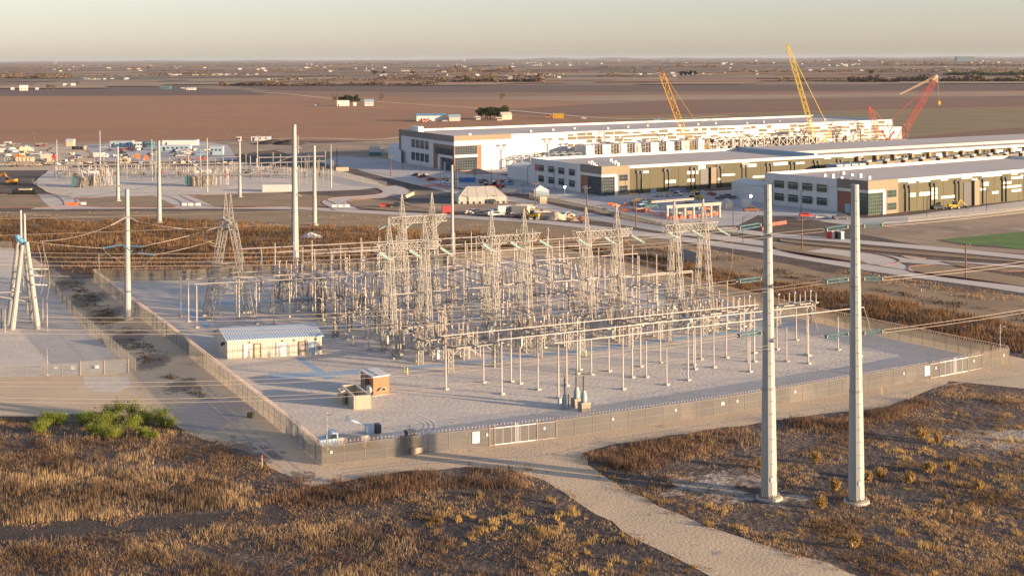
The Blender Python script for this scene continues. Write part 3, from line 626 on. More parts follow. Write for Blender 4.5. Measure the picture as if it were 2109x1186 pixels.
MP = [(263, 658, 390, 1.5, .9, 'tall steel pole between the two fenced yards carrying blue insulators'), (607.5, 534, 257, 2.2, 1.1, 'tallest steel pole beyond the back fence of the yard'),
      (328, 459, 290, 1.7, .8, 'steel pole in the brown weeds below the loop road'), (648, 464, 300, 1.6, .9, 'steel pole close to the tallest one, in the weeds'),
      (243, 414, 302, 1.5, .7, 'steel pole on the grass verge before the far substation'), (494, 406, 290, 1.4, .7, 'steel pole at the white container end of the far substation verge'),
      (932, 549, 340, 1.1, .6, 'slim steel pole rising from the yard corner toward the white tent')]
for x, y, ty, a, b, l in MP: steel_pole(P(x, y), ty, a, b, l)
for i, (x, y, ty, l) in enumerate([(682, 388, 297, 'thin lightning mast at the far substation end near the driveway'), (117, 352, 288, 'thin lightning mast at the far end of the distant substation'), (206, 346, 270, 'thin mast standing over the first transformer'),
                                (313, 375, 287, 'thin mast between the two transformers'), (427, 397, 284, 'thin mast in front of the second transformer'), (530, 345, 280, 'thin mast behind the white container'), (614, 340, 280, 'thin mast next to the tallest steel pole')]):
    steel_pole(P(x, y), ty, .7, .35, l, 'lightning_mast', 'thin masts of the far substation', 8, False, (.5,))
# lamp or camera posts
def lamp_post(b, ty, label, name='lamp_post', n=6, r=.12, arm=.6, m=steel, group='slim posts at the fences'):
    h = ZT(b, ty); t = thing(name, label, 'lamp post', b, 0, group)
    MB().tube((0, 0, 0), (0, 0, h), r, r*.7, 8).build('post', m, t)
    mb = MB(); mb.tube((0, 0, h*.93), (arm, -.1, h*.95), .05, n=5); mb.box((arm+.15, -.1, h*.95), (.45, .3, .16)); mb.box((0, -r*1.6, h*.80), (.28, .2, .45)); mb.build('lamp_head', m, t)
    MB().lathe((0, 0, -.1), (0, 0, .25), [(0, r*2.6), (1, r*2.4)], 10).build('footing', concrete, t); return t
lamp_post(P(673, 950), 848, 'slim grey camera post inside the nearest fence corner')
lamp_post(P(2060, 742), 668, 'slim grey camera post inside the far fence corner by the second gate')
lamp_post(P(97, 773), 718, 'slim grey post at the gate of the neighbouring yard')
lamp_post(P(204, 577), 523, 'slim grey post at the back corner of the long fence')

# ---------------------------------------------------------------- insulators and wires
def strings(p, q, label, group, m=insg, k=16, sep=.36, r1=.12, nn=2, vert=True, name='insulator_string'):
    p, q = V(p), V(q); L = (q-p).length; t = thing(name, label, 'insulator', p, 0, group)
    d = (q-p).normalized(); side = d.cross(V((0, 0, 1))).normalized(); up = side.cross(d).normalized(); k_ = 0
    e = q-p
    for i in range(nn):
        for j in range(2 if vert else 1):
            off = side*((i-(nn-1)/2)*sep)+up*((j-.5)*sep*1.1 if vert else 0)
            MB().ins(d*.12*L+off, e-d*.12*L+off, r1*.28, r1, k, 8).build('disc_string', m, t)
    for c, g0, g1 in ((d*.1*L, V((0, 0, 0)), d*.12*L), (e-d*.1*L, e-d*.12*L, e)):
        mb = MB(); mb.box(c, (.10, sep*.8*nn, sep*1.15), math.atan2(side.y, side.x)-math.pi/2); mb.bar(g0, g1, .09); mb.build('yoke', steel, t)
    return t
WN = 0
def wire(pts, label, r=.028, name='power_line', group='conductors strung over the yard', seg=26, cat='wire', m=None):
    # a parabola through three points or a straight line
    pts = [V(p) for p in pts]
    if len(pts) == 2: pts = [pts[0], pts[0].lerp(pts[1], .5), pts[1]]
    a, b, c = pts; tb = (b-a).length/((b-a).length+(c-b).length); out = []
    for i in range(seg+1):
        t = i/seg; out.append(a*((t-tb)*(t-1)/((0-tb)*(0-1)))+b*((t-0)*(t-1)/((tb)*(tb-1)))+c*((t)*(t-tb)/((1)*(1-tb))))
    o = MB().path(out, r, 4).build(name, m or wirem, None, a); return tag(o, label, cat, group)
LV = ['uppermost', 'middle', 'lowest']
rr0 = .75
for k, (y1, y1b, y2, y2b, y2r, y2rb, lx, ly1, ly2, mx, my1, my2, ry, mm) in enumerate([
        (462, 471, 466, 474, 461, 461, 0, 517, 535, 740, 516, 532, 430, 0), (573, 580, 574, 581, 573, 573, 0, 649, 675, 740, 643, 667, 537, 0), (684, 692, 686, 694, 681, 681, 0, 784, 816, 740, 771, 804, 634, 0)]):
    z1, z2 = ZT(PB1, y1), ZT(PB2, y2); e1, e2 = PY(1516, y1b, 178.5), PY(1696, y2b, 178.5)
    strings((PB1.x-rr0, PB1.y, z1), e1, f'teal glass strings on the near steel pole, {LV[k]} level', 'teal insulators on the big poles', r1=.11)
    strings((PB2.x-rr0, PB2.y, z2), e2, f'teal glass strings on the second steel pole facing the near pole, {LV[k]} level', 'teal insulators on the big poles', r1=.11)
    er = PY(1820, y2rb+1, 181); strings((PB2.x+rr0, PB2.y, z2), er, f'teal glass strings on the outer side of the second steel pole, {LV[k]} level', 'teal insulators on the big poles', r1=.11)
    for q in range(2):
        dy = q*8-4; s = 'upper' if q == 0 else 'lower'
        wire([e1+V((0, 0, .2-.4*q)), PY(mx, my1+q*8.5, 168), PY(-60, ly1+q*8.5+1, 160)], f'{s} wire of the {LV[k]} pair from the near steel pole over the yard')
        wire([e2+V((0, 0, .2-.4*q)), PY(mx+40, my2+q*8, 170), PY(-60, ly2+q*8+1, 161)], f'{s} wire of the {LV[k]} pair from the second steel pole over the yard')
        wire([er+V((0, 0, .2-.4*q)), PY(1980, (y2r+ry)/2+3+dy*.8, 195), PY(2180, ry-5+dy, 210)], f'{s} wire of the {LV[k]} pair leaving the second steel pole outwards')
tp1, tp2 = V((PB1.x, PB1.y, ZT(PB1, 381))), V((PB2.x, PB2.y, ZT(PB2, 381)))
wire([tp1, PY(1050, 415, 200), PY(-60, 452, 205)], 'shield wire from the top of the near steel pole', .03)
wire([tp2, PY(1150, 430, 202), PY(-60, 487, 207)], 'shield wire from the top of the second steel pole', .03)
# pole between the yards with blue insulators, wires to the lattice tower and the tube frame
p263 = P(263, 658)
for i, (a, b, l) in enumerate([((262, 446), (285, 457), 'pale insulator at the top of the pole between the yards, tower side'), ((262, 446), (228, 464), 'pale insulator at the top of the pole between the yards, tube frame side'),
                         ((250, 504), (212, 511), 'blue insulator arm reaching toward the tube frame'), ((268, 507), (290, 508), 'blue insulator arm reaching toward the lattice tower'), ((252, 504), (272, 519), 'blue insulator arm crossing the pole front'), ((284, 521), (318, 525), 'blue insulator hanging past the pole toward the tower')]):
    pa, pb = PY(*a, 307-.9), PY(*b, 306)
    o = MB().ins(pa, pb, .09, .2, 16, 7).build('blue_insulator', insb if i > 1 else tube_al, None, pa); tag(o, l, 'insulator', 'insulators of the pole between the yards')
for pts, l in [((PY(285, 457, 306), PY(350, 468, 306), PY(420, 473, 314)), 'wire from the yard side pole top to the lattice tower'), ((PY(228, 464, 306), PY(150, 489, 303), PY(82, 497, 300)), 'wire from the pole top down to the tube frame'),
               ((PY(290, 508, 306), PY(350, 495, 309), PY(412, 479, 314)), 'wire from the blue arm up to the lattice tower'), ((PY(318, 525, 306), PY(380, 512, 309), PY(440, 494, 316)), 'wire from the hanging blue insulator to the lattice tower'),
               ((PY(212, 511, 306), PY(150, 507, 303), PY(60, 497, 300)), 'wire from the blue arm to the top of the tube frame'), ((PY(212, 511, 305), PY(236, 530, 305), PY(258, 526, 305)), 'short jumper loop below the blue arm'),
               ((PY(234, 528, 305), PY(288, 549, 305), PY(319, 525, 305)), 'long sagging jumper loop in front of the pole'), ((PY(418, 478, 313), PY(425, 492, 313), PY(448, 502, 315)), 'jumper loop beside the lattice tower head'),
               ((PY(414, 481, 313), PY(428, 500, 313), PY(456, 508, 315)), 'second jumper loop beside the lattice tower head')]:
    wire(pts, l, .045, group='wires around the pole between the yards')
# A-frame of thick tubes in the neighbouring yard
bA = P(48, 676); t = thing('tube_frame', 'frame of four slanting steel tubes with blue insulators on top', 'tube frame', bA)
def rel(px, py, Y): return PY(px, py, Y)-bA
def gp(px, py): return P(px, py)-bA
for a, b in (((37, 494, 299), (18, 667)), ((46, 504, 297), (25, 679)), ((50, 503, 299), (68, 665)), ((55, 498, 297), (78, 678))):
    MB().tube(gp(*b), rel(*a), .62, .42, 12).build('leg', pole_m, t)
for a, b in (((42.5, 433), (44, 498)), ((50.5, 440), (51.5, 505))): MB().tube(rel(*b, 299), rel(*a, 299), .33, .2, 10).build('mast', pole_m, t)
mb = MB()
for c in ((38, 491), (46, 499), (42, 494), (36, 487)): mb.lathe(rel(c[0], c[1]+4, 297.5), rel(c[0], c[1]-4, 297.5), [(0, .3), (.3, .62), (.7, .62), (1, .25)], 10)
mb.build('insulator_head', insb, t)
mb = MB(); mb.bar(rel(20, 612, 298), rel(76, 612, 298), .3); mb.bar(rel(47, 566, 298), rel(68, 592, 298), .25); mb.build('brace', steel, t)
for i, (x, y, ty) in enumerate([(97, 683, 622), (88, 670, 612), (10, 686, 635), (3, 676, 611), (57, 648, 577), (48, 600, 568)]):
    b = P(x, y); h = ZT(b, ty); q = thing('bus_support', ['tan bus post nearest the slanted tube frame', 'tan bus post behind the nearest tube frame post', 'short bus post at the picture edge in the neighbouring yard', 'tan post at the edge beside the tube frame foot', 'post seen between the slanting tubes', 'post highest up behind the slanting tubes'][i], 'bus post', b, 0, 'bus posts of the neighbouring yard')
    MB().tube((0, 0, 0), (0, 0, h*.6), .16, .14, 8).build('pipe', steel, q); MB().ins((0, 0, h*.6), (0, 0, h), .08, .19, 9).build('insulator', tube_al, q)
for a, b, l in (((0, 611), (64, 622), 'aluminium bus rail behind the tube frame feet'), ((0, 602), (52, 601), 'upper bus rail behind the slanting tubes'), ((68, 567), (90, 568), 'short bus rail beside the tube frame, upper'), ((66, 554), (98, 554), 'short bus rail beside the tube frame head'), ((68, 586), (97, 587), 'short bus rail beside the tube frame, lower')):
    o = MB().tube(PY(*a, 297), PY(*b, 299), .12, n=6).build('bus_rail', tube_al, None, PY(*a, 297)); tag(o, l, 'bus rail', 'bus rails of the neighbouring yard')
for pts, l in [((PY(77, 505, 298), PY(86, 545, 298), PY(80, 590, 298)), 'drooping jumper closest to the tube frame'), ((PY(87, 497, 298), PY(93, 550, 298), PY(84, 606, 298)), 'middle drooping jumper by the tube frame'), ((PY(89, 513, 298), PY(101, 560, 298), PY(96, 618, 298)), 'outer drooping jumper by the tube frame')]:
    wire(pts, l, .06, group='jumpers by the tube frame')

# ---------------------------------------------------------------- fences
mesh_m = mat('screened fence fabric', (.31, .275, .215), .9, c2=(.23, .20, .155), scale=.12, transl=.45, alpha=.66, spots=[(.06, .5, .6, (.36, .30, .22))])
link_m = mat('chain link fabric', (.42, .40, .35), .8, var=.1, scale=.5, transl=.4, alpha=.38)
FH = 2.6
def wall_pts(px): return [P(*p) for p in px]
def fence(name, pts, label, h=FH, step=3.0, fabric=mesh_m, razor=True, cat='fence', group=None, maxp=95, prail=.05):
    pts = [V(p) for p in pts]; o0 = pts[0]; t = thing(name, label, cat, o0, 0, group)
    mb = MB(); posts = []
    tot = sum((pts[i+1]-pts[i]).length for i in range(len(pts)-1)); step = max(step, tot/maxp)
    for i in range(len(pts)-1):
        a, b = pts[i]-o0, pts[i+1]-o0; L = (b-a).length; k = max(1, round(L/step))
        for j in range(k):
            p, q = a.lerp(b, j/k), a.lerp(b, (j+1)/k); posts.append((p, (b-a).normalized()))
            mb.quad(p+V((0, 0, .08)), q+V((0, 0, .08)), q+V((0, 0, h)), p+V((0, 0, h)))
    posts.append((pts[-1]-o0, (pts[-1]-pts[-2]).normalized()))
    mb.build('fabric', fabric, t)
    pp = MB()
    src = None
    for p, d in posts:
        if src is None: src = MB().tube((0, 0, 0), (0, 0, h+.12), prail*1.1, n=6).build('post', steel2, t); src.location = p
        else:
            c = src.copy(); col.objects.link(c); c.location = p
    mb = MB(); wv = (pts[-1]-pts[0]).cross(V((0, 0, 1))).normalized()*.035
    for i in range(len(pts)-1):
        a, b = pts[i]-o0, pts[i+1]-o0
        mb.bar(a+V((0, 0, h))+wv, b+V((0, 0, h))+wv, prail*.8); mb.bar(a+V((0, 0, h*.5))+wv, b+V((0, 0, h*.5))+wv, prail*.5)
    mb.build('rail', steel2, t)
    if razor:
        mb = MB()
        for i in range(len(pts)-1):
            a, b = pts[i]-o0, pts[i+1]-o0; L = (b-a).length; d = (b-a).normalized(); s = d.cross(V((0, 0, 1))); k = int(L/.55); R = []
            for j in range(k*6+1):
                an = j/6*2*math.pi; R.append(a.lerp(b, j/(k*6))+V((0, 0, h+.30+.26*math.sin(an)))+s*.26*math.cos(an))
            mb.path(R, .028, 3)
        mb.build('razor_wire', mat('razor wire', (.62, .50, .42), .4, metal=.3), t)
    return t
def cutpath(px, x0, x1):      # part of a px polyline between two x
    def at(x):
        for a, b in zip(px, px[1:]):
            if min(a[0], b[0]) <= x <= max(a[0], b[0]): k = (x-a[0])/(b[0]-a[0]); return (x, a[1]+k*(b[1]-a[1]))
    return [at(x0)]+[p for p in px if x0 < p[0] < x1]+[at(x1)]
fence('screened_fence', wall_pts(left_px), 'long tan screened fence with razor wire beside the shaded dirt lane')
fence('screened_fence', wall_pts(back_px), 'screened fence along the back of the yard before the rusty weeds')
fence('screened_fence', wall_pts(right_px), 'sunlit screened fence running behind the bus rails to the far gate')
fence('screened_fence', wall_pts(cutpath(near_px, 663, 1008)), 'screened fence in front of the white bucket truck')
fence('screened_fence', wall_pts(cutpath(near_px, 1146, 1916)), 'long screened fence between the two gates with small warning signs')
fence('screened_fence', wall_pts(cutpath(near_px, 2023, 2078.6)), 'short screened fence end past the second gate')
def gate(x0, x1, label, xa, xb):
    a0, a1, a2, a3 = [wall_pts(cutpath(near_px, x0-.01, x))[-1] for x in (x0+.01, xa, xb, x1)]
    t = thing('yard_gate', label, 'gate', a0, 0); z = V((0, 0, 1))
    for p, q, n in ((a0, a1, 2), (a1, a2, 5), (a2, a3, 2)):
        p, q = p-a0, q-a0; mb = MB(); mb.quad(p+z*.15, q+z*.15, q+z*2.5, p+z*2.5); mb.build('fabric', mesh_m, t)
        mb = MB()
        for k in range(n+1): c = p.lerp(q, k/n); mb.bar(c+z*.1, c+z*2.55, .05)
        for zz in (.15, 2.5): mb.bar(p+z*zz, q+z*zz, .11)
        mb.build('gate_frame', white if n > 2 else steel, t)
    for p in (a0, a1, a2, a3): MB().tube(p-a0, p-a0+z*3.1, .11, n=8).build('post', steel2, t)
    m = (a1+a2)/2-a0; mb = MB(); mb.bar(m+z*.1, m+z*2.9, .14); mb.bar(m+V((.3, .1, .1)), m+V((.3, .1, 2.9)), .14); mb.build('latch_post', white, t)
    mb = MB(); d = (a3-a0); k = int(d.length/.55); s = d.normalized().cross(z)
    mb.path([d*(j/(k*6))+z*(2.95+.26*math.sin(j/6*6.283))+s*.26*math.cos(j/6*6.283) for j in range(k*6+1)], .028, 3); mb.build('razor_wire', MATS['razor wire'], t)
    return t
gate(1008, 1146, 'double gate with white frame facing the gravel track', 1018.5, 1106)
gate(1916, 2023, 'double gate with white frame near the far fence corner', 1935, 1994)
fence('chain_link_fence', [P(x, y) for x, y in ((92, 580), (164, 668), (279, 768))], 'see-through chain link fence of the neighbouring yard along the weedy strip', 2.6, 3, link_m, False)
fence('chain_link_fence', [P(x, y) for x, y in ((-60, 781), (165, 773))], 'see-through chain link fence at the front of the neighbouring yard', 2.2, 3, link_m, False)
fence('chain_link_gate', [P(x, y) for x, y in ((165, 773), (214, 770), (264, 768))], 'chain link double gate with tan posts in the neighbouring yard', 2.4, 6, link_m, False, cat='gate', prail=.14)
fence('chain_link_fence', [P(x, y) for x, y in ((-60, 514), (24, 514))], 'low chain link fence at the back of the neighbouring yard', 2.4, 4, link_m, False)
fence('chain_link_fence', [P(x, y) for x, y in ((670, 358), (730, 372), (796, 387))], 'tan post fence curving round the end of the far substation', 2.6, 3, link_m, False)
fence('chain_link_fence', [P(x, y) for x, y in ((66, 378), (100, 398), (150, 408))], 'chain link fence at the driveway end of the far substation', 2.4, 4, link_m, False)
fence('site_fence', [P(x, y) for x, y in ((1090, 408), (1200, 428), (1290, 452), (1400, 470), (1520, 484))], 'long see-through site fence before the orange barriers', 2.2, 3.5, link_m, False)
fence('site_fence', [P(x, y) for x, y in ((960, 388), (1010, 395), (1090, 403), (1145, 412))], 'grey site fence behind the white tent', 2.2, 3.5, link_m, False)
fence('site_fence', [P(x, y) for x, y in ((1870, 459), (1990, 449), (2130, 435))], 'low site fence before the brown graded field', 1.8, 4, link_m, False)
# signs on fences
signw = mat('sign white', (.80, .78, .74), .6, var=.03)
signr = mat('sign red lettering', (.55, .06, .05), .6, var=.03); signb = mat('sign blue lettering', (.06, .15, .4), .6, var=.03); signk = mat('sign black lettering', (.03, .03, .03), .6)
def sign(path, x, w, h, zc, label, txt=None, name='warning_sign'):
    pts = wall_pts(cutpath(path, min(p[0] for p in path)+.01, x)); p = pts[-1]; q = wall_pts(cutpath(path, min(p[0] for p in path)+.01, x+3))[-1]
    d = (q-p).normalized(); rz = math.atan2(d.y, d.x); c = p+V((d.y, -d.x, 0))*.10
    t = thing(name, label, 'sign', V((c.x, c.y, zc)), rz); MB().box((0, 0, 0), (w, .03, h)).build('board', signw, t)
    for k, (s, ww, zz, m) in enumerate(txt or [('', .6, 0, signk)]):
        mb = MB()
        if s:
            cu = bpy.data.curves.new('lettering', 'FONT'); cu.body = s; cu.size = ww; cu.align_x = 'CENTER'; cu.align_y = 'CENTER'; cu.extrude = .004
            q_ = bpy.data.objects.new('q', cu); col.objects.link(q_); bpy.context.view_layer.update(); me_ = bpy.data.meshes.new_from_object(q_); bpy.data.objects.remove(q_)
            o = bpy.data.objects.new('lettering', me_); col.objects.link(o); me_.materials.clear(); me_.materials.append(m); o.parent = t; o.rotation_euler = (math.pi/2, 0, 0); o.location = (0, -.022, zz)
        else:
            mb.box((0, -.018, h*.12), (w*.5, .01, h*.22)); mb.box((0, -.018, -h*.2), (w*.6, .01, h*.08)); mb.build('warning_mark', m, t)
    return t
sign(near_px, 980, 1.05, 1.6, 1.5, 'big white notice board on the fence beside the first gate', [('WARNING', .2, .6, signr), ('HIGH VOLTAGE', .13, .36, signk), ('KEEP OUT', .2, .08, signb), ('AUTHORIZED', .14, -.2, signb), ('PERSONNEL', .14, -.4, signb), ('ONLY', .2, -.62, signb)])
sign(near_px, 1909, 1.2, 1.6, 1.5, 'big white notice board on the fence beside the second gate', [('WARNING', .2, .6, signr), ('HIGH VOLTAGE', .13, .36, signb), ('KEEP OUT', .2, .08, signb), ('AUTHORIZED', .14, -.2, signb), ('PERSONNEL', .14, -.4, signb), ('ONLY', .2, -.62, signb)])
sign(near_px, 1488, .55, .42, 1.7, 'wide white sign on the fence panel past the dark shadow band')
for x, l in ((682, 'small white sign beside the nearest fence corner'), (1003, 'small white sign on the narrow panel before the first gate'), (1121, 'small white sign on the narrow panel just after the first gate'), (1262, 'small white sign on the third fence stretch, seen against gravel'), (1391, 'small white sign midway between gate and steel poles'),
             (1518, 'small white sign just before the near steel pole'), (1637, 'small white sign between the two steel poles'), (1861, 'small white sign between the second pole and the second gate'), (1927, 'small white sign on the narrow panel of the second gate'), (2005, 'small white sign past the second gate'), (2067, 'small white sign at the far fence corner')):
    sign(near_px, x, .26, .34, 1.7, l)
for (x, y, w_, h_, l) in ((152, 757, .9, .6, 'white sign on the neighbouring yard fence near the lamp post'), (115, 757, .6, .35, 'small white sign on the neighbouring yard fence'), (200, 755, .6, .5, 'cream sign hanging on the chain link gate')):
    p = PY(x, y, P(x, 772)[1]-.15); t = thing('warning_sign', l, 'sign', p); MB().box((0, 0, 0), (w_, .03, h_)).build('board', signw, t); MB().box((0, -.02, .05), (w_*.6, .01, h_*.2)).build('warning_mark', signr, t)
# ---------------------------------------------------------------- lattice dead-end structures
AX = (Rr-Nn); AX.z = 0; AX.normalize(); BX = V((-AX.y, AX.x, 0))      # along the near fence / into the yard
RZ = math.atan2(AX.y, AX.x)
def portal(label, c, beam=13.4, cols=(-3.9, 3.4), zb=20.0, zp=25.6, spread=6.2, rz=RZ, peaks=True, name='lattice_portal', np_=10):
    t = thing(name, label, 'lattice structure', c, rz, 'lattice dead-end structures'); X, Y_ = (1, 0, 0), (0, 1, 0)
    for x in cols:
        for s in (-1, 1):
            MB().lattice((x+.15*s, s*spread/2, .1), (x, s*.75, zb+.8), 0.9, .75, np_, .10, X, Y_).build('leg', steel, t)
        mb = MB()
        for z in (5.5, 11):
            k = 1-z/zb; y = .75+(spread/2-.75)*k
            for dx in (-.5, .5): mb.bar((x+dx, -y, z), (x+dx, y, z), .11)
            mb.bar((x-.5, -y, z), (x+.5, y, z), .08)
        mb.bar((x, -spread/2*.8, 4), (x, spread/2*.5, 8), .1); mb.bar((x, spread/2*.8, 4), (x, -spread/2*.5, 8), .1)
        mb.build('cross_brace', steel, t)
        if peaks: MB().lattice((x, 0, zb+.8), (x, 0, zp), 1.1, .12, 5, .085, X, Y_).build('peak', steel, t)
        mb = MB(); 
        for s in (-1, 1): mb.bar((x+.5*s, 0, zb-2.4), (x+2.6*s, 0, zb-.6), .12)
        mb.build('knee_brace', steel, t)
    MB().lattice((-beam/2, 0, zb), (beam/2, 0, zb), 1.5, 1.5, 13, .13, (0, 1, 0), (0, 0, 1)).build('beam', steel, t)
    mb = MB()
    for x in cols:
        for s in (-1, 1): mb.box((x, s*spread/2, .15), (1.9, 1.9, .4))
    mb.build('footing', concrete, t); return t
def atz(px, py, z): p = P(px, py, z); return V((p.x, p.y, 0))
PN = [('foremost lattice portal of the yard, nearest the brown shed', 840, 507), ('lattice portal standing directly behind the foremost one', 861, 451), ('second lattice portal of the front line', 1048, 491), ('third lattice portal of the front line', 1241, 481), ('last lattice portal, nearest the big steel poles', 1421, 467)]
PC = []
for i, (l, x, y) in enumerate(PN):
    c = atz(x, y, 20.0); PC.append(c); portal(l, c, rz=RZ+(.02 if i == 1 else 0))
c1 = atz(470, 460, 20.0); portal('lone lattice tower seen end-on beside the control building', c1, rz=RZ+math.radians(82), spread=9.0, zp=26.5, cols=(-3.2, 3.2), beam=12)
# concrete portal frame in the excavation beyond the yard
b = P(1430, 452); t = thing('post_frame', 'beige beam on tall posts over the orange barriers', 'frame', b)
A, B_ = PY(1372, 423, b.y)-b, PY(1484, 416, b.y+6)-b
mb = MB(); d = (B_-A).normalized(); s = d.cross(V((0, 0, 1)))
mb.hexa([A-s*.6-V((0, 0, 1.1)), A+s*.6-V((0, 0, 1.1)), B_+s*.6-V((0, 0, 1.1)), B_-s*.6-V((0, 0, 1.1)), A-s*.6, A+s*.6, B_+s*.6, B_-s*.6]); mb.hexa([A-s*3.1-V((4, 0, -.5)), A-s*2.7-V((4, 0, -.5)), B_-s*2.7-V((8, 0, -.5)), B_-s*3.1-V((8, 0, -.5)), A-s*3.1-V((4, 0, -1.2)), A-s*2.7-V((4, 0, -1.2)), B_-s*2.7-V((8, 0, -1.2)), B_-s*3.1-V((8, 0, -1.2))]); mb.build('beam', concrete, t)
for k in range(7):
    q = A.lerp(B_, .02+k*.16); MB().tube((q.x, q.y, 0), (q.x, q.y, q.z-1), .45, n=8).build('post', concrete, t)
# hanging insulators of the portals
IN = ['at the beam end nearest the shed side', 'at the middle of the beam', 'at the beam end toward the big poles']
for i, c in enumerate(PC):
    for k, x in enumerate((-6.3, -.2, 6.3)):
        ca, sa = math.cos(RZ), math.sin(RZ); sg = -1 if i != 1 else 1
        p = V((c.x+x*ca-sa*.8*sg, c.y+x*sa+ca*.8*sg, 19.4)); q = p+V((2.6 if i != 1 else -2.6, -1.6 if i != 1 else .5, -1.5))
        strings(p, q, f'teal strings {IN[k]} of the {["foremost", "rear", "second", "third", "last"][i]} portal', 'teal insulators on the lattice portals', k=10, sep=.35, r1=.16, vert=False, nn=3)
        dd = q+V((0.1, 0, 0)); wire([q, q+V((.4, .6, -6)), V((q.x-.6, q.y+1.5, 8.2))], f'dropper wire {IN[k]} of the {["foremost", "rear", "second", "third", "last"][i]} portal', .05, 'dropper_wire', 'dropper wires below the portals', 10)
for k in range(3):
    p = c1+V((-.5+.6*k, -4+4*k, 20)); q = p+V((-3.2, -.9, -1.0)); strings(p, q, ['strings at the near end', 'strings at the middle', 'strings at the far end'][k]+' of the lone lattice tower beam', 'insulators on the lone lattice tower', insb if k == 1 else tube_al, 9, .3, .14, 2, False)

# ---------------------------------------------------------------- bus work
def bus_proto(h, fr=.62, r=.14, kind='tall', ri=.16):
    t = thing('bus_support', 'x', 'bus post', (0, 0, 0), 0, 'x')
    MB().lathe((0, 0, 0), (0, 0, h*fr), [(0, r*1.9), (.01, r*1.9), (.011, r), (.98, r*.95), (.985, r*1.5), (1, r*1.5)], 8).build('pipe', mat('bus pipe', (.46, .42, .37), .5, var=.06), t)
    MB().ins((0, 0, h*fr), (0, 0, h*.985), ri*.62, ri, 12, 8).build('insulator', mat('pale porcelain', (.50, .43, .36), .4, var=.06), t)
    MB().box((0, 0, .1), (.8, .8, .35), .3).build('footing', concrete, t)
    return Proto(t)
B9, B7, B5 = bus_proto(8.9), bus_proto(6.4, .58, .12), bus_proto(5.2, .55, .11)
B12 = bus_proto(12.5, .74, .13)
def buspost(proto, loc, label, group): return proto.put(loc, RZ, label, group)
def bus(a, b, label, group, r=.14, z=9.0, world=False, ends=True):
    pa = a if world else P(*a, z); pb = b if world else P(*b, z)
    o = MB().tube(pa, pb, r, n=8).build('bus_rail', tube_al, None, pa); tag(o, label, 'bus rail', group); return pa, pb
rows = [((909, 692), (1562, 627)), ((1024, 700), (1670, 630)), ((1141, 707), (1779, 632.5))]
RN = ['innermost', 'middle', 'outermost']
FB = []
for i, (a, b) in enumerate(rows):
    pa, pb = bus(a, b, f'{RN[i]} of three long pinkish bus rails at the front of the yard', 'front bus rails', .095); FB.append((pa, pb))
    for k in range(6):
        q = pa.lerp(pb, [.012, .20, .40, .60, .80, .985][k]); buspost(B9, (q.x, q.y, 0), f'{ORD[k]} tall post under the {RN[i]} front rail, counted from the shed end', 'tall posts of the front bus')
    # slanting down rods at the rail ends
    q = pb; wire([q, q+V((1.2, -.6, -4.4))], f'slanting rod at the outer end of the {RN[i]} front rail', .07, 'down_rod', 'slanting rods of the bus rails', 3)
rows2 = [((368, 566), (613, 556)), ((383, 575), (698, 561.5)), ((399, 585), (768, 567))]
for i, (a, b) in enumerate(rows2):
    pa, pb = bus(a, b, f'{RN[i]} of three bus rails passing the lone lattice tower', 'tower side bus rails', .13)
    for k in range(4):
        q = pa.lerp(pb, [.015, .34, .67, .985][k]); buspost(B9, (q.x, q.y, 0), f'{ORD[k]} tall post under the {RN[i]} tower side rail, counted from the long fence', 'tall posts of the tower side bus')
rows3 = [((493, 513), (985, 488)), ((566, 519), (900, 503)), ((640, 523), (780, 516))]
for i, (a, b) in enumerate(rows3):
    pa, pb = bus(a, b, f'{RN[2-i]} of three bus rails across the back of the yard', 'back bus rails', .13)
    for k in range([5, 4, 3][i]):
        q = pa.lerp(pb, (k+.04)/([5, 4, 3][i]-.92)); buspost(B9, (q.x, q.y, 0), f'{ORD[k]} tall post under the {RN[2-i]} back rail, counted from the lone tower', 'tall posts of the back bus')
rows4 = [((985, 500), (1330, 483)), ((1010, 508), (1250, 497))]
# bays: equipment strung along the depth of the yard at five stations
def yardpt(a, b):          # a along the near fence 0..1, b into the yard 0..1
    p0 = Nn.lerp(Rr, a); p1 = Ll.lerp(Bb, a); q = p0.lerp(p1, b); return V((q.x, q.y, 0))
def inv(p):
    a, b = .5, .5
    for _ in range(30):
        q = yardpt(a, b); e = p-q; ga = (yardpt(a+.01, b)-q)/.01; gb = (yardpt(a, b+.01)-q)/.01
        det = ga.x*gb.y-ga.y*gb.x; a += (e.x*gb.y-e.y*gb.x)/det; b += (ga.x*e.y-ga.y*e.x)/det
    return a, b
porcm = MATS['pale porcelain']; lat = steel
def breaker():
    t = thing('circuit_breaker', 'x', 'circuit breaker', (0, 0, 0), 0, 'x')
    for i, x in enumerate((-3.3, 0, 3.3)):
        MB().lathe((x, -1.5, 2.6), (x, 1.5, 2.6), [(0, .28), (.04, .42), (.96, .42), (1, .28)], 10).build('tank', mat('breaker grey', (.42, .45, .44), .5), t)
        for s in (-1, 1): MB().ins((x, s*.95, 2.9), (x, s*2.1, 5.9), .17, .32, 11, 8).build('bushing', porc if i != 1 else porcm, t)
    mb = MB()
    for x in (-4.4, -2.2, 2.2, 4.4):
        for y in (-1, 1): mb.bar((x, y, 0), (x, y, 2.1), .16)
    for y in (-1, 1): mb.bar((-4.6, y, 2.1), (4.6, y, 2.1), .2); mb.bar((-4.4, y, .4), (-2.2, y, 2.0), .1); mb.bar((4.4, y, .4), (2.2, y, 2.0), .1)
    mb.build('stand', lat, t); MB().box((-4.4, -1.5, 1.5), (.9, .8, 1.6)).build('control_cabinet', mat('cabinet grey', (.5, .5, .47), .5), t)
    return Proto(t)
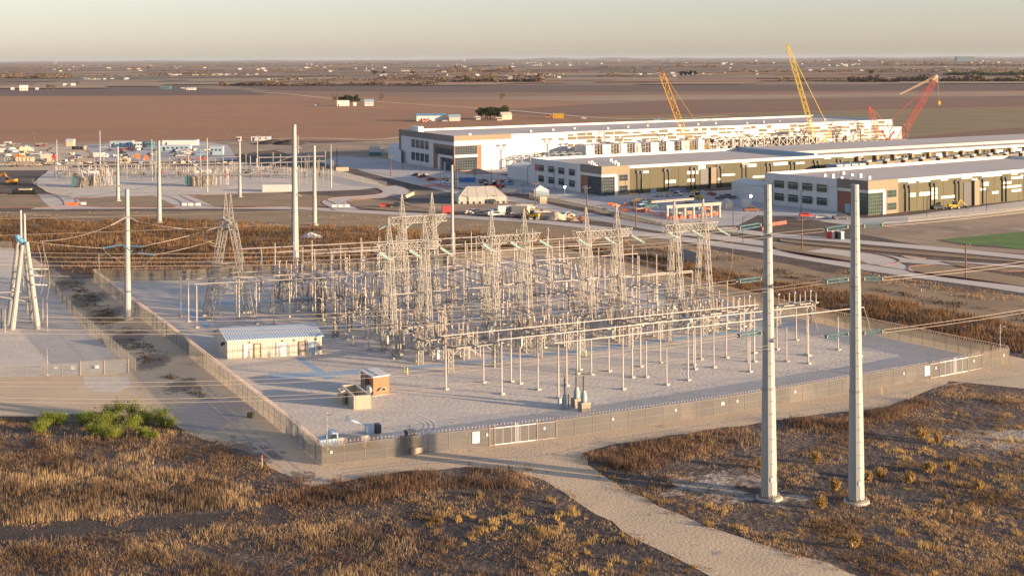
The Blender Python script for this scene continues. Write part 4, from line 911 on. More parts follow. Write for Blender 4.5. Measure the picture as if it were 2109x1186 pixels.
def switch():
    t = thing('disconnect_switch', 'x', 'switch frame', (0, 0, 0), 0, 'x'); mb = MB()
    for x in (-4.6, 4.6):
        mb.lattice((x, 0, 0), (x, 0, 4.2), 1.0, .9, 4, .13, (1, 0, 0), (0, 1, 0))
    mb.build('leg', lat, t)
    mb = MB()
    for y in (-.9, .9): mb.bar((-5.6, y, 4.3), (5.6, y, 4.3), .22)
    for k in range(12): x = -5.5+k; mb.bar((x, -.9, 4.3), (x+1, .9, 4.3), .09); mb.bar((x, .9, 4.3), (x+1, -.9, 4.3), .09)
    for s in (-1, 1): mb.bar((s*4.6, 0, 2.4), (s*2.4, 0, 4.2), .12)
    mb.build('platform', lat, t)
    for i, x in enumerate((-4.2, 0, 4.2)):
        mb = MB()
        for y in (-1.7, 0, 1.7): mb.ins((x, y, 4.4), (x, y, 6.5), .10, .19, 8, 7)
        mb.bar((x, -2, 4.35), (x, 2, 4.35), .16); mb.build('insulator_stack', porcm if i else porc, t)
        mb = MB(); mb.tube((x, -1.8, 6.6), (x, .2, 7.1), .06); mb.tube((x, .1, 7.1), (x, 1.8, 6.6), .06); mb.box((x, 0, 6.65), (.3, .5, .2)); mb.build('blade', tube_al, t)
    return Proto(t)
def arrester():
    t = thing('instrument_transformer', 'x', 'instrument transformer', (0, 0, 0), 0, 'x')
    mb = MB(); mb.tube((0, 0, 0), (0, 0, 2.6), .16, n=8); mb.box((0, 0, 2.7), (.7, .7, .35)); mb.box((0, 0, .12), (.8, .8, .3)); mb.build('stand', lat, t)
    MB().ins((0, 0, 2.9), (0, 0, 5.9), .17, .3, 13, 8).build('bushing', porcm, t); MB().lathe((0, 0, 5.9), (0, 0, 6.4), [(0, .2), (.3, .32), (.8, .32), (1, .1)], 9).build('cap', tube_al, t)
    return Proto(t)
BR, SW, AR = breaker(), switch(), arrester()
bay_a = [inv(c)[0] for c in (PC[0], PC[2], PC[3], PC[4])]
BNm = ['foremost', 'second', 'third', 'last']
LBL = set()
def ylab(kind, i, k): return f'{ORD[k]} {kind} of the {BNm[i]} bay, counted from the near fence'
cnt = {}
def nx(kind, i): cnt[(kind, i)] = cnt.get((kind, i), -1)+1; return cnt[(kind, i)]
wL = (Ll-Nn).length; wA = (Rr-Nn).length
for i, a in enumerate(bay_a):
    plan = [('s', .30), ('P', .345), ('b', .40), ('P', .455), ('s', .50), ('P', .56), ('s', .60), ('b', .65), ('P', .70), ('s', .74), ('P', .79), ('p', .85)]
    aoff = 0.02
    for kd, b in plan:
        if i == 3 and b > .8 and kd != 'p': continue
        b += U_(-.004, .004); c = yardpt(a+aoff, b)
        if kd == 's': SW.put(c, RZ, ylab('switch frame', i, nx('s', i)), 'disconnect switch frames')
        elif kd == 'b': BR.put(c, RZ, ylab('tank breaker with slanted bushings', i, nx('b', i)), 'circuit breakers')
        else:
            for x in (-4.6, 0, 4.6):
                q = c+AX*x
                if kd == 'p': AR.put(q, RZ, ylab('stubby instrument transformer', i, nx('p', i)), 'instrument transformers')
                else: (B12 if b > .4 else B9).put(q, RZ, ylab('tall bay post', i, nx('P', i)), 'tall posts of the bays')
    for k, b in enumerate((.31, .36, .44, .52, .61, .68, .77)):
        for j, x in enumerate((-4.4, .2, 4.6)):
            q = yardpt(a+aoff, b)+AX*x; (B7 if (k+j) % 2 else B5).put(q, RZ, ylab('shorter bay post', i, nx('q', i)), 'shorter posts of the bays')
    for j, x in enumerate((-4.4, .2, 4.6)):      # rails along the bay
        for n_, (b0, b1, z) in enumerate(((.30, .46, 6.6), (.46, .64, 9.0), (.64, .80, 6.6), (.36, .52, 4.9))):
            p, q = yardpt(a+aoff, b0)+AX*x, yardpt(a+aoff, b1)+AX*x; p.z = q.z = z
            bus(p, q, f'{["low front", "high middle", "low rear", "lowest short"][n_]} lengthwise rail on the {["shed side", "centre line", "pole side"][j]} of the {BNm[i]} bay', 'lengthwise bay rails', .10, world=True)
# rows between the bays and extra rows toward the lone tower, back corner and far fence
for r_, (a0, a1, b, z, n) in enumerate([(.30, .86, .425, 9, 9), (.34, .90, .60, 9, 9), (.30, .95, .715, 9, 10), (.14, .34, .62, 9, 4), (.40, .96, .80, 9, 9), (.3, .8, .90, 9, 7), (.34, .93, .50, 7, 9)]):
    nm = ['first', 'second', 'third', 'short tower side', 'fourth', 'rearmost', 'low'][r_]
    for k in range(n):
        q = yardpt(lerp(a0, a1, (k+.03)/(n-.94)), b)+AX*U_(-.4, .4); (B9 if z > 8 else B7).put(q, RZ, f'{ORD[k]} post of the {nm} crosswise row, counted from the long fence', 'posts of the crosswise rows')
    if r_ not in (5,):
        p, q = yardpt(a0, b), yardpt(a1, b); p.z = q.z = z if z > 8 else 6.5
        bus(p, q, f'crosswise rail on the {nm} row of posts inside the yard', 'crosswise bus rails', .11, world=True)
# front work under the front rails
def pxpost(proto, x, y, l, g='short posts in front of the bays'): proto.put(P(x, y), RZ, l, g)
for k, (x, y) in enumerate([(996, 788), (1108, 803), (1071, 790), (1194, 762), (1218, 772), (1331, 777), (1373, 793), (1470, 757), (1540, 745), (1600, 720), (1665, 733), (1726, 721), (1620, 745), (1428, 752), (1360, 747), (1254, 765), (1496, 737), (1640, 701)]):
    pxpost(B7, x, y, f'{ORD[k]} short post in the open gravel before the bays, numbered from the shed')
for k, (x, y, kd) in enumerate([(985, 765, 's'), (1165, 735, 's'), (1350, 712, 's'), (1500, 690, 's'), (1650, 672, 's'), (880, 720, 's'), (950, 742, 'b'), (1120, 716, 'b'), (1300, 700, 'b'), (1455, 684, 'b')]):
    (SW if kd == 's' else BR).put(P(x, y)+BX*2, RZ, f'{["first", "second", "third", "fourth", "fifth", "shed side"][k] if kd == "s" else ORD[k-6]} {"switch frame" if kd == "s" else "tank breaker"} right under the front rails', 'front equipment')
for k, (x, y, kd) in enumerate([(620, 610, 's'), (700, 650, 's'), (600, 640, 'b'), (735, 690, 's'), (760, 655, 'b')]):
    (SW if kd == 's' else BR).put(P(x, y), RZ, ['switch frame beyond the lone tower', 'switch frame between the tower and the foremost portal', 'tank breaker behind the control building roof', 'switch frame at the end of the control building', 'tank breaker beside the foremost portal'][k], 'equipment by the lone tower')
for k, (x, y) in enumerate([(525, 640), (560, 655), (563, 668), (600, 620), (640, 640), (665, 660), (690, 690), (712, 700), (727, 712), (744, 675), (760, 722), (690, 612), (720, 600), (655, 585), (590, 590), (540, 600)]):
    pxpost(B7 if k % 3 else B9, x, y, f'{ORD[k]} post of the loose group between the lone tower and the foremost portal', 'loose posts by the lone tower')
# cable trenches
tr = mat('trench cover', (.34, .45, .54), .7, var=.1, scale=1.5)  # concrete lids, with the blue of reflected sky put into their colour
for k, pts in enumerate([[(358, 626), (378, 628), (436, 668), (425, 676)], [(605, 735), (620, 735), (690, 778), (672, 782)], [(550, 770), (700, 765), (740, 760), (740, 772), (560, 782)], [(830, 762), (1180, 728), (1640, 670), (1640, 664), (1180, 721), (830, 756)], [(660, 678), (900, 662), (1400, 628), (1400, 623), (900, 656), (660, 672)], [(430, 628), (760, 612), (760, 607), (430, 622)]]):
    sheet('trench_cover', pts, tr, .13)
for k, (x, y) in enumerate([(832, 768), (839, 770), (666, 672), (675, 673), (548, 624), (1207, 733), (1000, 648), (1010, 650)]):
    b = P(x, y); t = tag(MB().tube(b, b+V((0, 0, 1.1)), .12, n=8).build('bollard', mat('bollard yellow', (.75, .60, .05), .5), None, b), f'yellow bollard by the cable trench, {["beside the brown shed, outer", "beside the brown shed, inner", "behind the control building, outer", "behind the control building, inner", "past the lone lattice tower", "under the front rails", "deep between the portals, outer", "deep between the portals, inner"][k]}', 'bollard', 'yellow bollards')
# control building
def frame(o, pu, pv=None):
    u = (pu-o); u.z = 0; L = u.length; u.normalize(); v = V((-u.y, u.x, 0)) if pv is None else (pv-o).normalized(); return o, u, v, L
ribbed = mat('ribbed metal siding', (.60, .55, .45), .6, var=.05, scale=.5)
roofm = mat('pale metal roof', (.62, .66, .68), .4, var=.05, scale=.3, metal=.2)
o_, u, v, L = frame(P(468.5, 739.5), P(663, 729.5)); v = (P(441.5, 721)-o_).normalized(); D = (P(441.5, 721)-o_).length*1.05
def W(a, b, z): return o_*0+u*a+v*b+V((0, 0, z))
t = thing('control_building', 'long tan metal control building with pale blue ribbed roof', 'building', o_); he, hr = 3.4, 4.7
mb = MB()
mb.add([W(0, 0, 0), W(L, 0, 0), W(L, 0, he), W(0, 0, he)], [(0, 1, 2, 3)]); mb.add([W(0, D, 0), W(L, D, 0), W(L, D, he), W(0, D, he)], [(0, 3, 2, 1)])
for a in (0, L): mb.add([W(a, 0, 0), W(a, D, 0), W(a, D, he), W(a, D/2, hr), W(a, 0, he)], [(0, 1, 2, 3, 4)])
k = int(L/.45)
for i in range(k): a = i*L/k; mb.hexa([W(a, -.05, 0), W(a+.1, -.05, 0), W(a+.1, .0, 0), W(a, .0, 0), W(a, -.05, he), W(a+.1, -.05, he), W(a+.1, 0, he), W(a, 0, he)])
mb.build('wall', ribbed, t); mb = MB()
for s0, z0, s1, z1 in ((-.35, he-.02, D/2, hr+.12), (D+.35, he-.02, D/2, hr+.12)):
    mb.hexa([W(-.3, s0, z0), W(L+.3, s0, z0), W(L+.3, s1, z1), W(-.3, s1, z1), W(-.3, s0, z0+.12), W(L+.3, s0, z0+.12), W(L+.3, s1, z1+.12), W(-.3, s1, z1+.12)])
    for i in range(36):
        a = -.3+i*(L+.6)/36; mb.bar(W(a, s0, z0+.15), W(a, s1, z1+.15), .07)
rf = mb.build('roof', mat('sky tinted metal roof', (.50, .58, .66), .4, var=.05, scale=.3, metal=.1), t)  # sky reflection painted into the roof metal as pale blue
fr = mat('bronze door frame', (.14, .09, .06), .6)
for a, w_, m, fm_ in ((4.9, 1.1, tan, fr), (3.0, .9, white, white), (9.0, 1.9, white, white), (13.1, 1.1, mat('dull door', (.4, .33, .28), .6), fr), (14.9, 1.1, lblue, white)):
    d_ = MB().hexa([W(a, -.10, .05), W(a+w_, -.10, .05), W(a+w_, -.06, .05), W(a, -.06, .05), W(a, -.10, 2.5), W(a+w_, -.10, 2.5), W(a+w_, -.06, 2.5), W(a, -.06, 2.5)]).build('door', m, t)
    mb = MB(); mb.bar(W(a-.05, -.12, 0), W(a-.05, -.12, 2.6), .12); mb.bar(W(a+w_+.05, -.12, 0), W(a+w_+.05, -.12, 2.6), .12); mb.bar(W(a-.1, -.12, 2.6), W(a+w_+.1, -.12, 2.6), .12); mb.build('frame', fm_, d_)
    MB().box(W(a+w_*.85, -.14, 1.1), (.12, .08, .12)).build('handle', dark, d_)
for a in (4.0, 10.0, 12.2, 16.2): MB().box(W(a, -.14, 2.9), (.3, .16, .2)).build('wall_light', dark, t)
mb = MB(); mb.box(W(-.15, 2.0, 2.6), (.3, .6, .5)); mb.box(W(-.15, 3.4, 2.2), (.3, .6, .5)); mb.build('vent_hood', dark, t)
MB().box(W(17.0, -.25, 1.3), (.5, .25, .9), RZ).build('meter_box', steel, t)
# brown shed
o_, u, v, L = frame(P(769, 815), P(809, 809)); D = 3.4; v = (P(738, 797)-P(769, 815)); v = v.normalized(); D = 6.0; h = 3.0
t = thing('brown_shed', 'small brown shed with flat pale roof and white curved hood', 'shed', o_)
bs = mat('brown siding', (.30, .155, .07), .7, var=.08, scale=.6)
L = 2.95
def bx(a0, a1, b0, b1, z0, z1): return [W(a0, b0, z0), W(a1, b0, z0), W(a1, b1, z0), W(a0, b1, z0), W(a0, b0, z1), W(a1, b0, z1), W(a1, b1, z1), W(a0, b1, z1)]
mb = MB(); mb.hexa(bx(0, L, 0, D, 0, h)); mb.build('wall', bs, t)
MB().hexa(bx(-.15, L+.15, -.15, D+.15, h, h+.15)).build('roof', white, t); MB().hexa(bx(L*.3, L*.36, -.1, D+.1, h+.15, h+.22)).build('roof_seam', lblue, t)
mb = MB(); n = 10
for i in range(n):
    a, b_ = math.pi*i/n, math.pi*(i+1)/n; c, r = L*.55, .55
    mb.hexa([W(c-r*math.cos(a), -.6, .7+r*math.sin(a)), W(c-r*math.cos(b_), -.6, .7+r*math.sin(b_)), W(c-r*math.cos(b_), -.02, .7+r*math.sin(b_)), W(c-r*math.cos(a), -.02, .7+r*math.sin(a))]+[W(c-(r+.05)*math.cos(x), y, .7+(r+.05)*math.sin(x)) for x, y in ((a, -.6), (b_, -.6), (b_, -.02), (a, -.02))])
mb.build('hood', white, t)
mb = MB(); mb.lathe(W(-.05, 1.0, .9), W(-.6, 1.0, .9), [(0, .75), (.5, .8), (1, .7)], 16); mb.build('intake_ring', mat('pale green duct', (.4, .5, .46), .5), t)
MB().tube(W(-.2, 3.4, 0), W(-.2, 3.4, 2.8), .13, n=8).build('pipe', lblue, t); MB().box(W(-.3, 2.4, 1.9), (.6, .7, .8)).build('equipment_box', dark, t)
MB().hexa(bx(-.4, L+.5, -.5, D+.4, 0, .12)).build('footing', concrete, t)
# walled enclosures
cb = mat('split block wall', (.50, .43, .33), .9, c2=(.42, .36, .27), scale=3, bump=.4, bscale=8)
def enclosure(pts, h, label, th=.25):
    o = P(*pts[0]); t = thing('block_enclosure', label, 'enclosure', o); Q = [P(*p)-o for p in pts]; mb = MB()
    for i in range(len(Q)):
        a, b = Q[i], Q[(i+1) % len(Q)]; d = (b-a).normalized(); n = V((-d.y, d.x, 0))*th; z = V((0, 0, h)); a2 = a+d*th*1.05 if True else a
        mb.hexa([a2, b, b+n, a2+n, a2+z, b+z, b+n+z, a2+n+z])
    mb.build('wall', cb, t); mb = MB()
    for i in range(len(Q)):
        a, b = Q[i], Q[(i+1) % len(Q)]; d = (b-a).normalized(); n = V((-d.y, d.x, 0)); z = V((0, 0, h+.002)); k = n*(th+.04); m_ = n*-.04; e = V((0, 0, .08)); a = a+d*th
        mb.hexa([a+m_+z, b+m_+z, b+k+z, a+k+z, a+m_+z+e, b+m_+z+e, b+k+z+e, a+k+z+e])
    mb.build('coping', mat('pale coping', (.55, .49, .42), .9), t); return t
enclosure([(729, 843.5), (764, 841.5), (734, 818), (702, 820)], 2.1, 'roofless tan block wall enclosure in front of the brown shed')
enclosure([(703, 834), (712, 832), (705, 826), (695, 828)], 2.1, 'small block wall stub beside the roofless enclosure')
# three cylinders on pedestals
mg = mat('grey green enamel', (.33, .40, .39), .45, var=.06)
for k, (x, y, hb, hs, w_) in enumerate([(1203, 846, 2.6, 5.2, 1.6), (1188, 838, 2.6, 5.4, 1.5), (1163, 842, .3, 5.2, .9)]):
    b = P(x, y); t = thing('tall_bushing', ['pedestal bushing nearest the first gate', 'pedestal bushing behind the nearest one', 'slim bushing with grey cabinet on the shed side'][k], 'bushing', b, RZ, 'three tall bushings near the first gate')
    MB().box((0, 0, hb/2*.55), (w_, w_*.8, hb*.55)).build('pedestal', mat('taupe cabinet', (.33, .28, .22), .7) if k < 2 else mg, t)
    if k < 2: MB().lathe((0, 0, hb*.55), (0, 0, hb+.6), [(0, .45), (.1, .5), (.6, .5), (.62, .38), (.85, .38), (.87, .3), (1, .25)], 14).build('tank', mg, t)
    else:
        MB().box((-.7, .2, .9), (.6, .6, 1.8)).build('cabinet', mg, t); MB().tube((.5, -.3, 0), (.5, -.3, 2.4), .1, n=8).build('post', steel, t); MB().lathe((0, 0, .3), (0, 0, 2.2), [(0, .32), (1, .32)], 12).build('tank', mg, t)
    z0 = hb+.6 if k < 2 else 2.2
    MB().ins((0, 0, z0), (0, 0, hs+.4), .16 if k < 2 else .1, .27 if k < 2 else .17, 18, 9).build('insulator', mat('grey brown porcelain', (.25, .22, .19), .4), t)
# ---------------------------------------------------------------- the three large buildings
class Fr:
    def __init__(s, o, u, v, L, D): s.o, s.u, s.v, s.L, s.D = V(o), V(u), V(v), L, D
    def w(s, a, b, z): return s.u*a+s.v*b+V((0, 0, z))
    def box(s, mb, a0, a1, b0, b1, z0, z1):
        w = s.w; return mb.hexa([w(a0, b0, z0), w(a1, b0, z0), w(a1, b1, z0), w(a0, b1, z0), w(a0, b0, z1), w(a1, b0, z1), w(a1, b1, z1), w(a0, b1, z1)])
def mkframe(F0, Uend, Vend):
    u = Uend-F0; u.z = 0; L = u.length; v = Vend-F0; v.z = 0; D = v.length; return Fr(F0, u.normalized(), v.normalized(), L, D)
wpan = mat('white precast', (.60, .585, .555), .8, var=.03, scale=.05)
wpan2 = mat('light grey precast', (.56, .58, .59), .8, var=.04, scale=.05)
tpan = mat('taupe precast', (.30, .245, .17), .8, var=.06, scale=.1)
bfas = mat('brown grey fascia', (.19, .155, .13), .7, var=.05, scale=.1)
bfas2 = mat('tan fascia', (.23, .18, .115), .7, var=.05, scale=.1)
opan = mat('olive precast', (.105, .095, .052), .8, c2=(.092, .083, .046), scale=.05)
rust = mat('rust cladding', (.24, .085, .045), .6, var=.1, scale=.5)
roofw = mat('pale roof membrane', (.54, .49, .44), .85, c2=(.46, .42, .38), scale=.02, detail=6)
mull = mat('mullion', (.50, .50, .48), .5); mulld = mat('dark mullion', (.16, .17, .17), .5)
def shell(f, h, t, m_front, m_end, m_par=wpan, rd=1.2, a0=0, a1=None, b0=0, b1=None, roofm_=roofw, name='wall'):
    a1 = f.L if a1 is None else a1; b1 = f.D if b1 is None else b1
    mb = MB(); f.box(mb, a0, a1, b0, b1, 0, h-rd); mb.cur = 0; mb.build(name, m_front, t)
    mb = MB(); f.box(mb, a0-.03, a0+.02, b0+.01, b1-.01, 0, h-rd); mb.build('end_wall', m_end, t)
    mb = MB(); f.box(mb, a0+.4, a1-.4, b0+.4, b1-.4, h-rd, h-rd+.1); mb.build('roof', roofm_, t)
    mb = MB(); mb.cur = 0; th = .4
    f.box(mb, a0, a1, b0, b0+th, h-rd, h); f.box(mb, a0, a1, b1-th, b1, h-rd, h); mb.cur = 0
    f.box(mb, a1-th, a1, b0+th, b1-th, h-rd, h); f.box(mb, a0, a0+th, b0+th, b1-th, h-rd, h); mb.build('parapet', m_par, t)
def windowU(f, t, a, w_, z, h, m=glass, side='v', d=.12, nx_=3, nz=2, off=0, fm=mulld, glow=None):     # side v: on the end wall (a along v); side u: on the long wall
    mb = MB(); B = (lambda a0, a1, z0, z1, p0, p1: f.box(mb, off-p1, off-p0, a0, a1, z0, z1)) if side == 'v' else (lambda a0, a1, z0, z1, p0, p1: f.box(mb, a0, a1, off-p1, off-p0, z0, z1))
    e = .09
    B(a, a+w_, z, z+e, .02, d+.08); B(a, a+w_, z+h-e, z+h, .02, d+.08); B(a, a+e, z+e, z+h-e, .02, d+.08); B(a+w_-e, a+w_, z+e, z+h-e, .02, d+.08)
    for i in range(1, nx_): B(a+w_*i/nx_-.035, a+w_*i/nx_+.035, z+e, z+h-e, .02, d+.03)
    for i in range(1, nz): B(a+e, a+w_-e, z+h*i/nz-.035, z+h*i/nz+.035, .02, d+.028)
    o = mb.build('window', fm, t); mb = MB()
    B(a+e, a+w_-e, z+e, z+h-e, .02, d-.05); mb.build('pane', m, o)
    return o
def slab_part(f, t, name, m, a0, a1, b0, b1, z0, z1): mb = MB(); f.box(mb, a0, a1, b0, b1, z0, z1); return mb.build(name, m, t)
def panels(f, t, m, a0, a1, h, n, seed, name='facade_panels', lo=.2, rows=8, off=0, wset=(5, 10)):
    r = random.Random(seed); mb = MB(); used = set(); rh = h/rows
    for i in range(n):
        k = int((1-abs(r.random()-r.random()))*rows*.999); k = max(int(lo*rows), k); a = a0+int(r.random()*(a1-a0)/6)*6; 
        if (k, a) in used: continue
        used.add((k, a)); ww = r.choice(wset); 
        if a+ww > a1: continue
        if (k, a-6) in used and ww: a += 0
        z = k*rh+.2; q = off-.05-.001*(i % 40); f.box(mb, a, min(a+ww, a1), q, off-.0, z, z+rh*r.choice((.55, .85)))
    return mb.build(name, m, t)
def fixture(f, t, a, z, hh, m=black, off=0, two=2.2):     # paired downpipes with scuppers
    mb = MB()
    for s in (0, two): f.box(mb, a+s, a+s+.3, off-.45, off-.12, .2, z); f.box(mb, a+s-.5, a+s+.6, off-.7, off-.12, z, z+.8)
    f.box(mb, a-.4, a+two+1.2, off-.7, off-.12, z+1.0, z+1.35); return mb.build('downpipe', m, t)

# building 1, white
f1 = mkframe(P(936, 354), P(1838, 305.2), P(823, 333.5)); h1 = 17.3
b1 = thing('data_hall', 'farthest and tallest white hall with brown corner glazing', 'building', f1.o)
shell(f1, h1, b1, wpan, wpan2, a0=0)
Lf = 40.0
slab_part(f1, b1, 'fascia', bfas, -.35, -.06, 0, f1.D, h1-3.0, h1+.15); slab_part(f1, b1, 'fascia', bfas2, -.35, 33, -.3, -.03, h1-2.3, h1+.2)
slab_part(f1, b1, 'fascia', bfas, -.3, -.07, f1.D-3, f1.D+.1, 0, h1-3.01)
slab_part(f1, b1, 'cladding', wpan2, -.12, -.05, 0, 31, 0, h1-3.02); slab_part(f1, b1, 'cladding', lblue if False else wpan, -.16, -.05, 31.02, f1.D-3.02, 0, h1-3.02)
for z in (2.3, 9.0):
    for k in range(4): windowU(f1, b1, 34.2+k*6.6, 5.0, z, 4.2, off=-.16)
slab_part(f1, b1, 'rust_frame', rust, -.5, -.13, 0, 27, .1, 12.6); slab_part(f1, b1, 'rust_frame', rust, -.5, 15.4, -.6, -.03, .1, 12.6)
for a, b_, z0, z1 in ((0, 24, 7.8, 12.0), (0, 14, .4, 6.4)): windowU(f1, b1, a+.3, b_, z0, z1-z0, off=-.5, nx_=10, nz=5, glow=1)
slab_part(f1, b1, 'entry_canopy', wpan, -1.6, -.5, 0, 17.5, 6.5, 7.7); slab_part(f1, b1, 'entry_door', lblue, -.75, -.51, 10, 12.5, .1, 4.2); slab_part(f1, b1, 'entry_pier', wpan, -1.6, -.5, 15.5, 18.5, 0, 6.49)
for z0, z1 in ((8.2, 12.4), (.4, 6.8)): windowU(f1, b1, .1, 12.6, z0, z1-z0, side='u', off=-.6, nx_=9, nz=5)
slab_part(f1, b1, 'entry_canopy', wpan, -.6, 12.8, -1.5, -.6, 6.85, 8.15)
slab_part(f1, b1, 'roof_box', wpan, 6, 9, f1.D-14, f1.D-2, h1-1.2, h1+2); slab_part(f1, b1, 'roof_box', white, 12, 13.4, 8, 9.4, h1-1.1, h1+.6)
mb = MB()
for k in range(14): f1.box(mb, 60+k*17, 61.2+k*17, 30+5*(k % 3), 31.2+5*(k % 3), h1-1.1, h1-.2)
mb.build('roof_vents', mull, b1)
panels(f1, b1, mat('brown facade panel', (.15, .125, .085), .8), 62, f1.L-3, h1-.6, 260, 5, lo=.12, rows=9, wset=(3.5, 5.5, 6))
panels(f1, b1, mat('taupe facade panel', (.24, .205, .15), .8), 100, f1.L-3, h1*.62, 50, 9, lo=.1, rows=6, off=-.01)
slab_part(f1, b1, 'side_door', mull, 27, 28.4, -.12, -.02, .1, 3.6); slab_part(f1, b1, 'stepped_end', wpan, f1.L, f1.L+12, 4, f1.D-6, 0, h1-5)
slab_part(f1, b1, 'grey_unit', mat('grey unit', (.38, .37, .36), .6), 216, 226, -9, -.2, 7, 13)
# technical yard before building 1: white clad blocks, dark equipment slots, steel frames
for k in range(8):
    a = 70+k*10.4; c = f1.o+f1.w(a, -17, 0); t = thing('clad_module', f'{ORD[k]} tall white clad plant module before the farthest hall, counted from its glazed corner', 'plant module', c, math.atan2(f1.u.y, f1.u.x), 'white clad plant modules')
    MB().box((2.4, 5, 5.6), (5.2, 10, 11.2)).build('cladding', wpan, t)
    mb = MB(); r = random.Random(k)
    for x in (5.6, 7.4, 9.2):
        for y in (1.0, 6): mb.bar((x, y, 0), (x, y, 11), .3)
    for z in range(1, 12, 2): mb.bar((5.4, 1, z), (9.6, 1, z), .22); mb.bar((5.5, 1, z), (9.3, 1, z-1.6 if z > 2 else .3), .14)
    mb.build('pipe_rack', steel2, t); mb = MB()
    for j in range(9): mb.box((7.3+r.uniform(-1, 1), 4, 1+j*1.1), (r.uniform(1, 2.4), 3, .8))
    mb.build('equipment', dark, t); mb = MB(); mb.bar((2, -.4, 9.5), (-3, -.6, 3), .12); mb.build('brace', steel2, t)
def steelframe(label, a0, a1, n, h, seed, m=mat('cream steel', (.55, .52, .47), .6), dep=12, off=-22, mess=40):  # default steel is one even cream base colour
    c = f1.o+f1.w(a0, off, 0); t = thing('plant_gantry', label, 'steel frame', c, math.atan2(f1.u.y, f1.u.x)); L = a1-a0; r = random.Random(seed)
    for k in range(n+1):
        mb = MB(); x = L*k/n
        for y in (0, dep/2, dep): mb.bar((x, y, 0), (x, y, h), .38)
        mb.bar((x, 0, h), (x, dep, h), .35); mb.bar((x, 0, h*.5), (x, dep, h*.5), .3); mb.build('column_row', m, t)
    mb = MB()
    for z in (h, h*.52):
        for y in (0, dep/2, dep): mb.bar((0, y, z), (L, y, z), .34)
    mb.build('rail_beam', m, t); mb = MB()
    for k in range(n):
        x0, x1 = L*k/n, L*(k+1)/n; mb.bar((x0, 0, h*.52), (x1, 0, h), .22); mb.bar((x1, 0, h*.52), (x0, 0, h), .22)
        if k % 2: mb.bar((x0, 0, h), (x0+2, -1, h+3.5), .2)
    mb.build('cross_brace', m, t); mb = MB()
    for k in range(mess): x, y, z = r.uniform(0, L), r.uniform(1, dep-1), r.uniform(.5, h-1); mb.box((x, y, z), (r.uniform(1, 3), 2, r.uniform(.6, 2.4)))
    mb.build('equipment', mat('plant equipment', (.16, .13, .10), .7, var=.5, scale=.4), t); return t
steelframe('open steel frame with dark plant, next to the white clad modules', 153, 232, 14, 11.5, 3, mess=90)
steelframe('lower open steel frame toward the red cranes', 238, 300, 12, 6.5, 4, mess=30)
steelframe('dark bridge frame at the start of the plant modules', 44, 64, 4, 8, 6, m=mat('bluish steel', (.14, .18, .21), .6), mess=8)
for k, a in enumerate((44, 86, 113, 137, 166, 194, 214, 236, 258, 282, 296)):
    c = f1.o+f1.w(a, -26 if k else -21, 0); t = thing('forked_mast', f'{ORD[k]} forked mast with two heads in front of the farthest hall', 'mast', c, math.atan2(f1.u.y, f1.u.x), 'forked masts before the farthest hall')
    MB().tube((0, 0, 0), (0, 0, 12.5), .34, n=8).build('post', bfas, t); mb = MB()
    for s in (-1, 1): mb.tube((0, 0, 12.3), (s*1.8, 0, 14.6), .25); mb.tube((s*1.8, 0, 14.6), (s*1.8, 0, 15.2), .25); mb.tube((s*1.8-1.3, 0, 15.4), (s*1.8+1.3, 0, 15.4), .4)
    mb.build('fork', bfas, t)

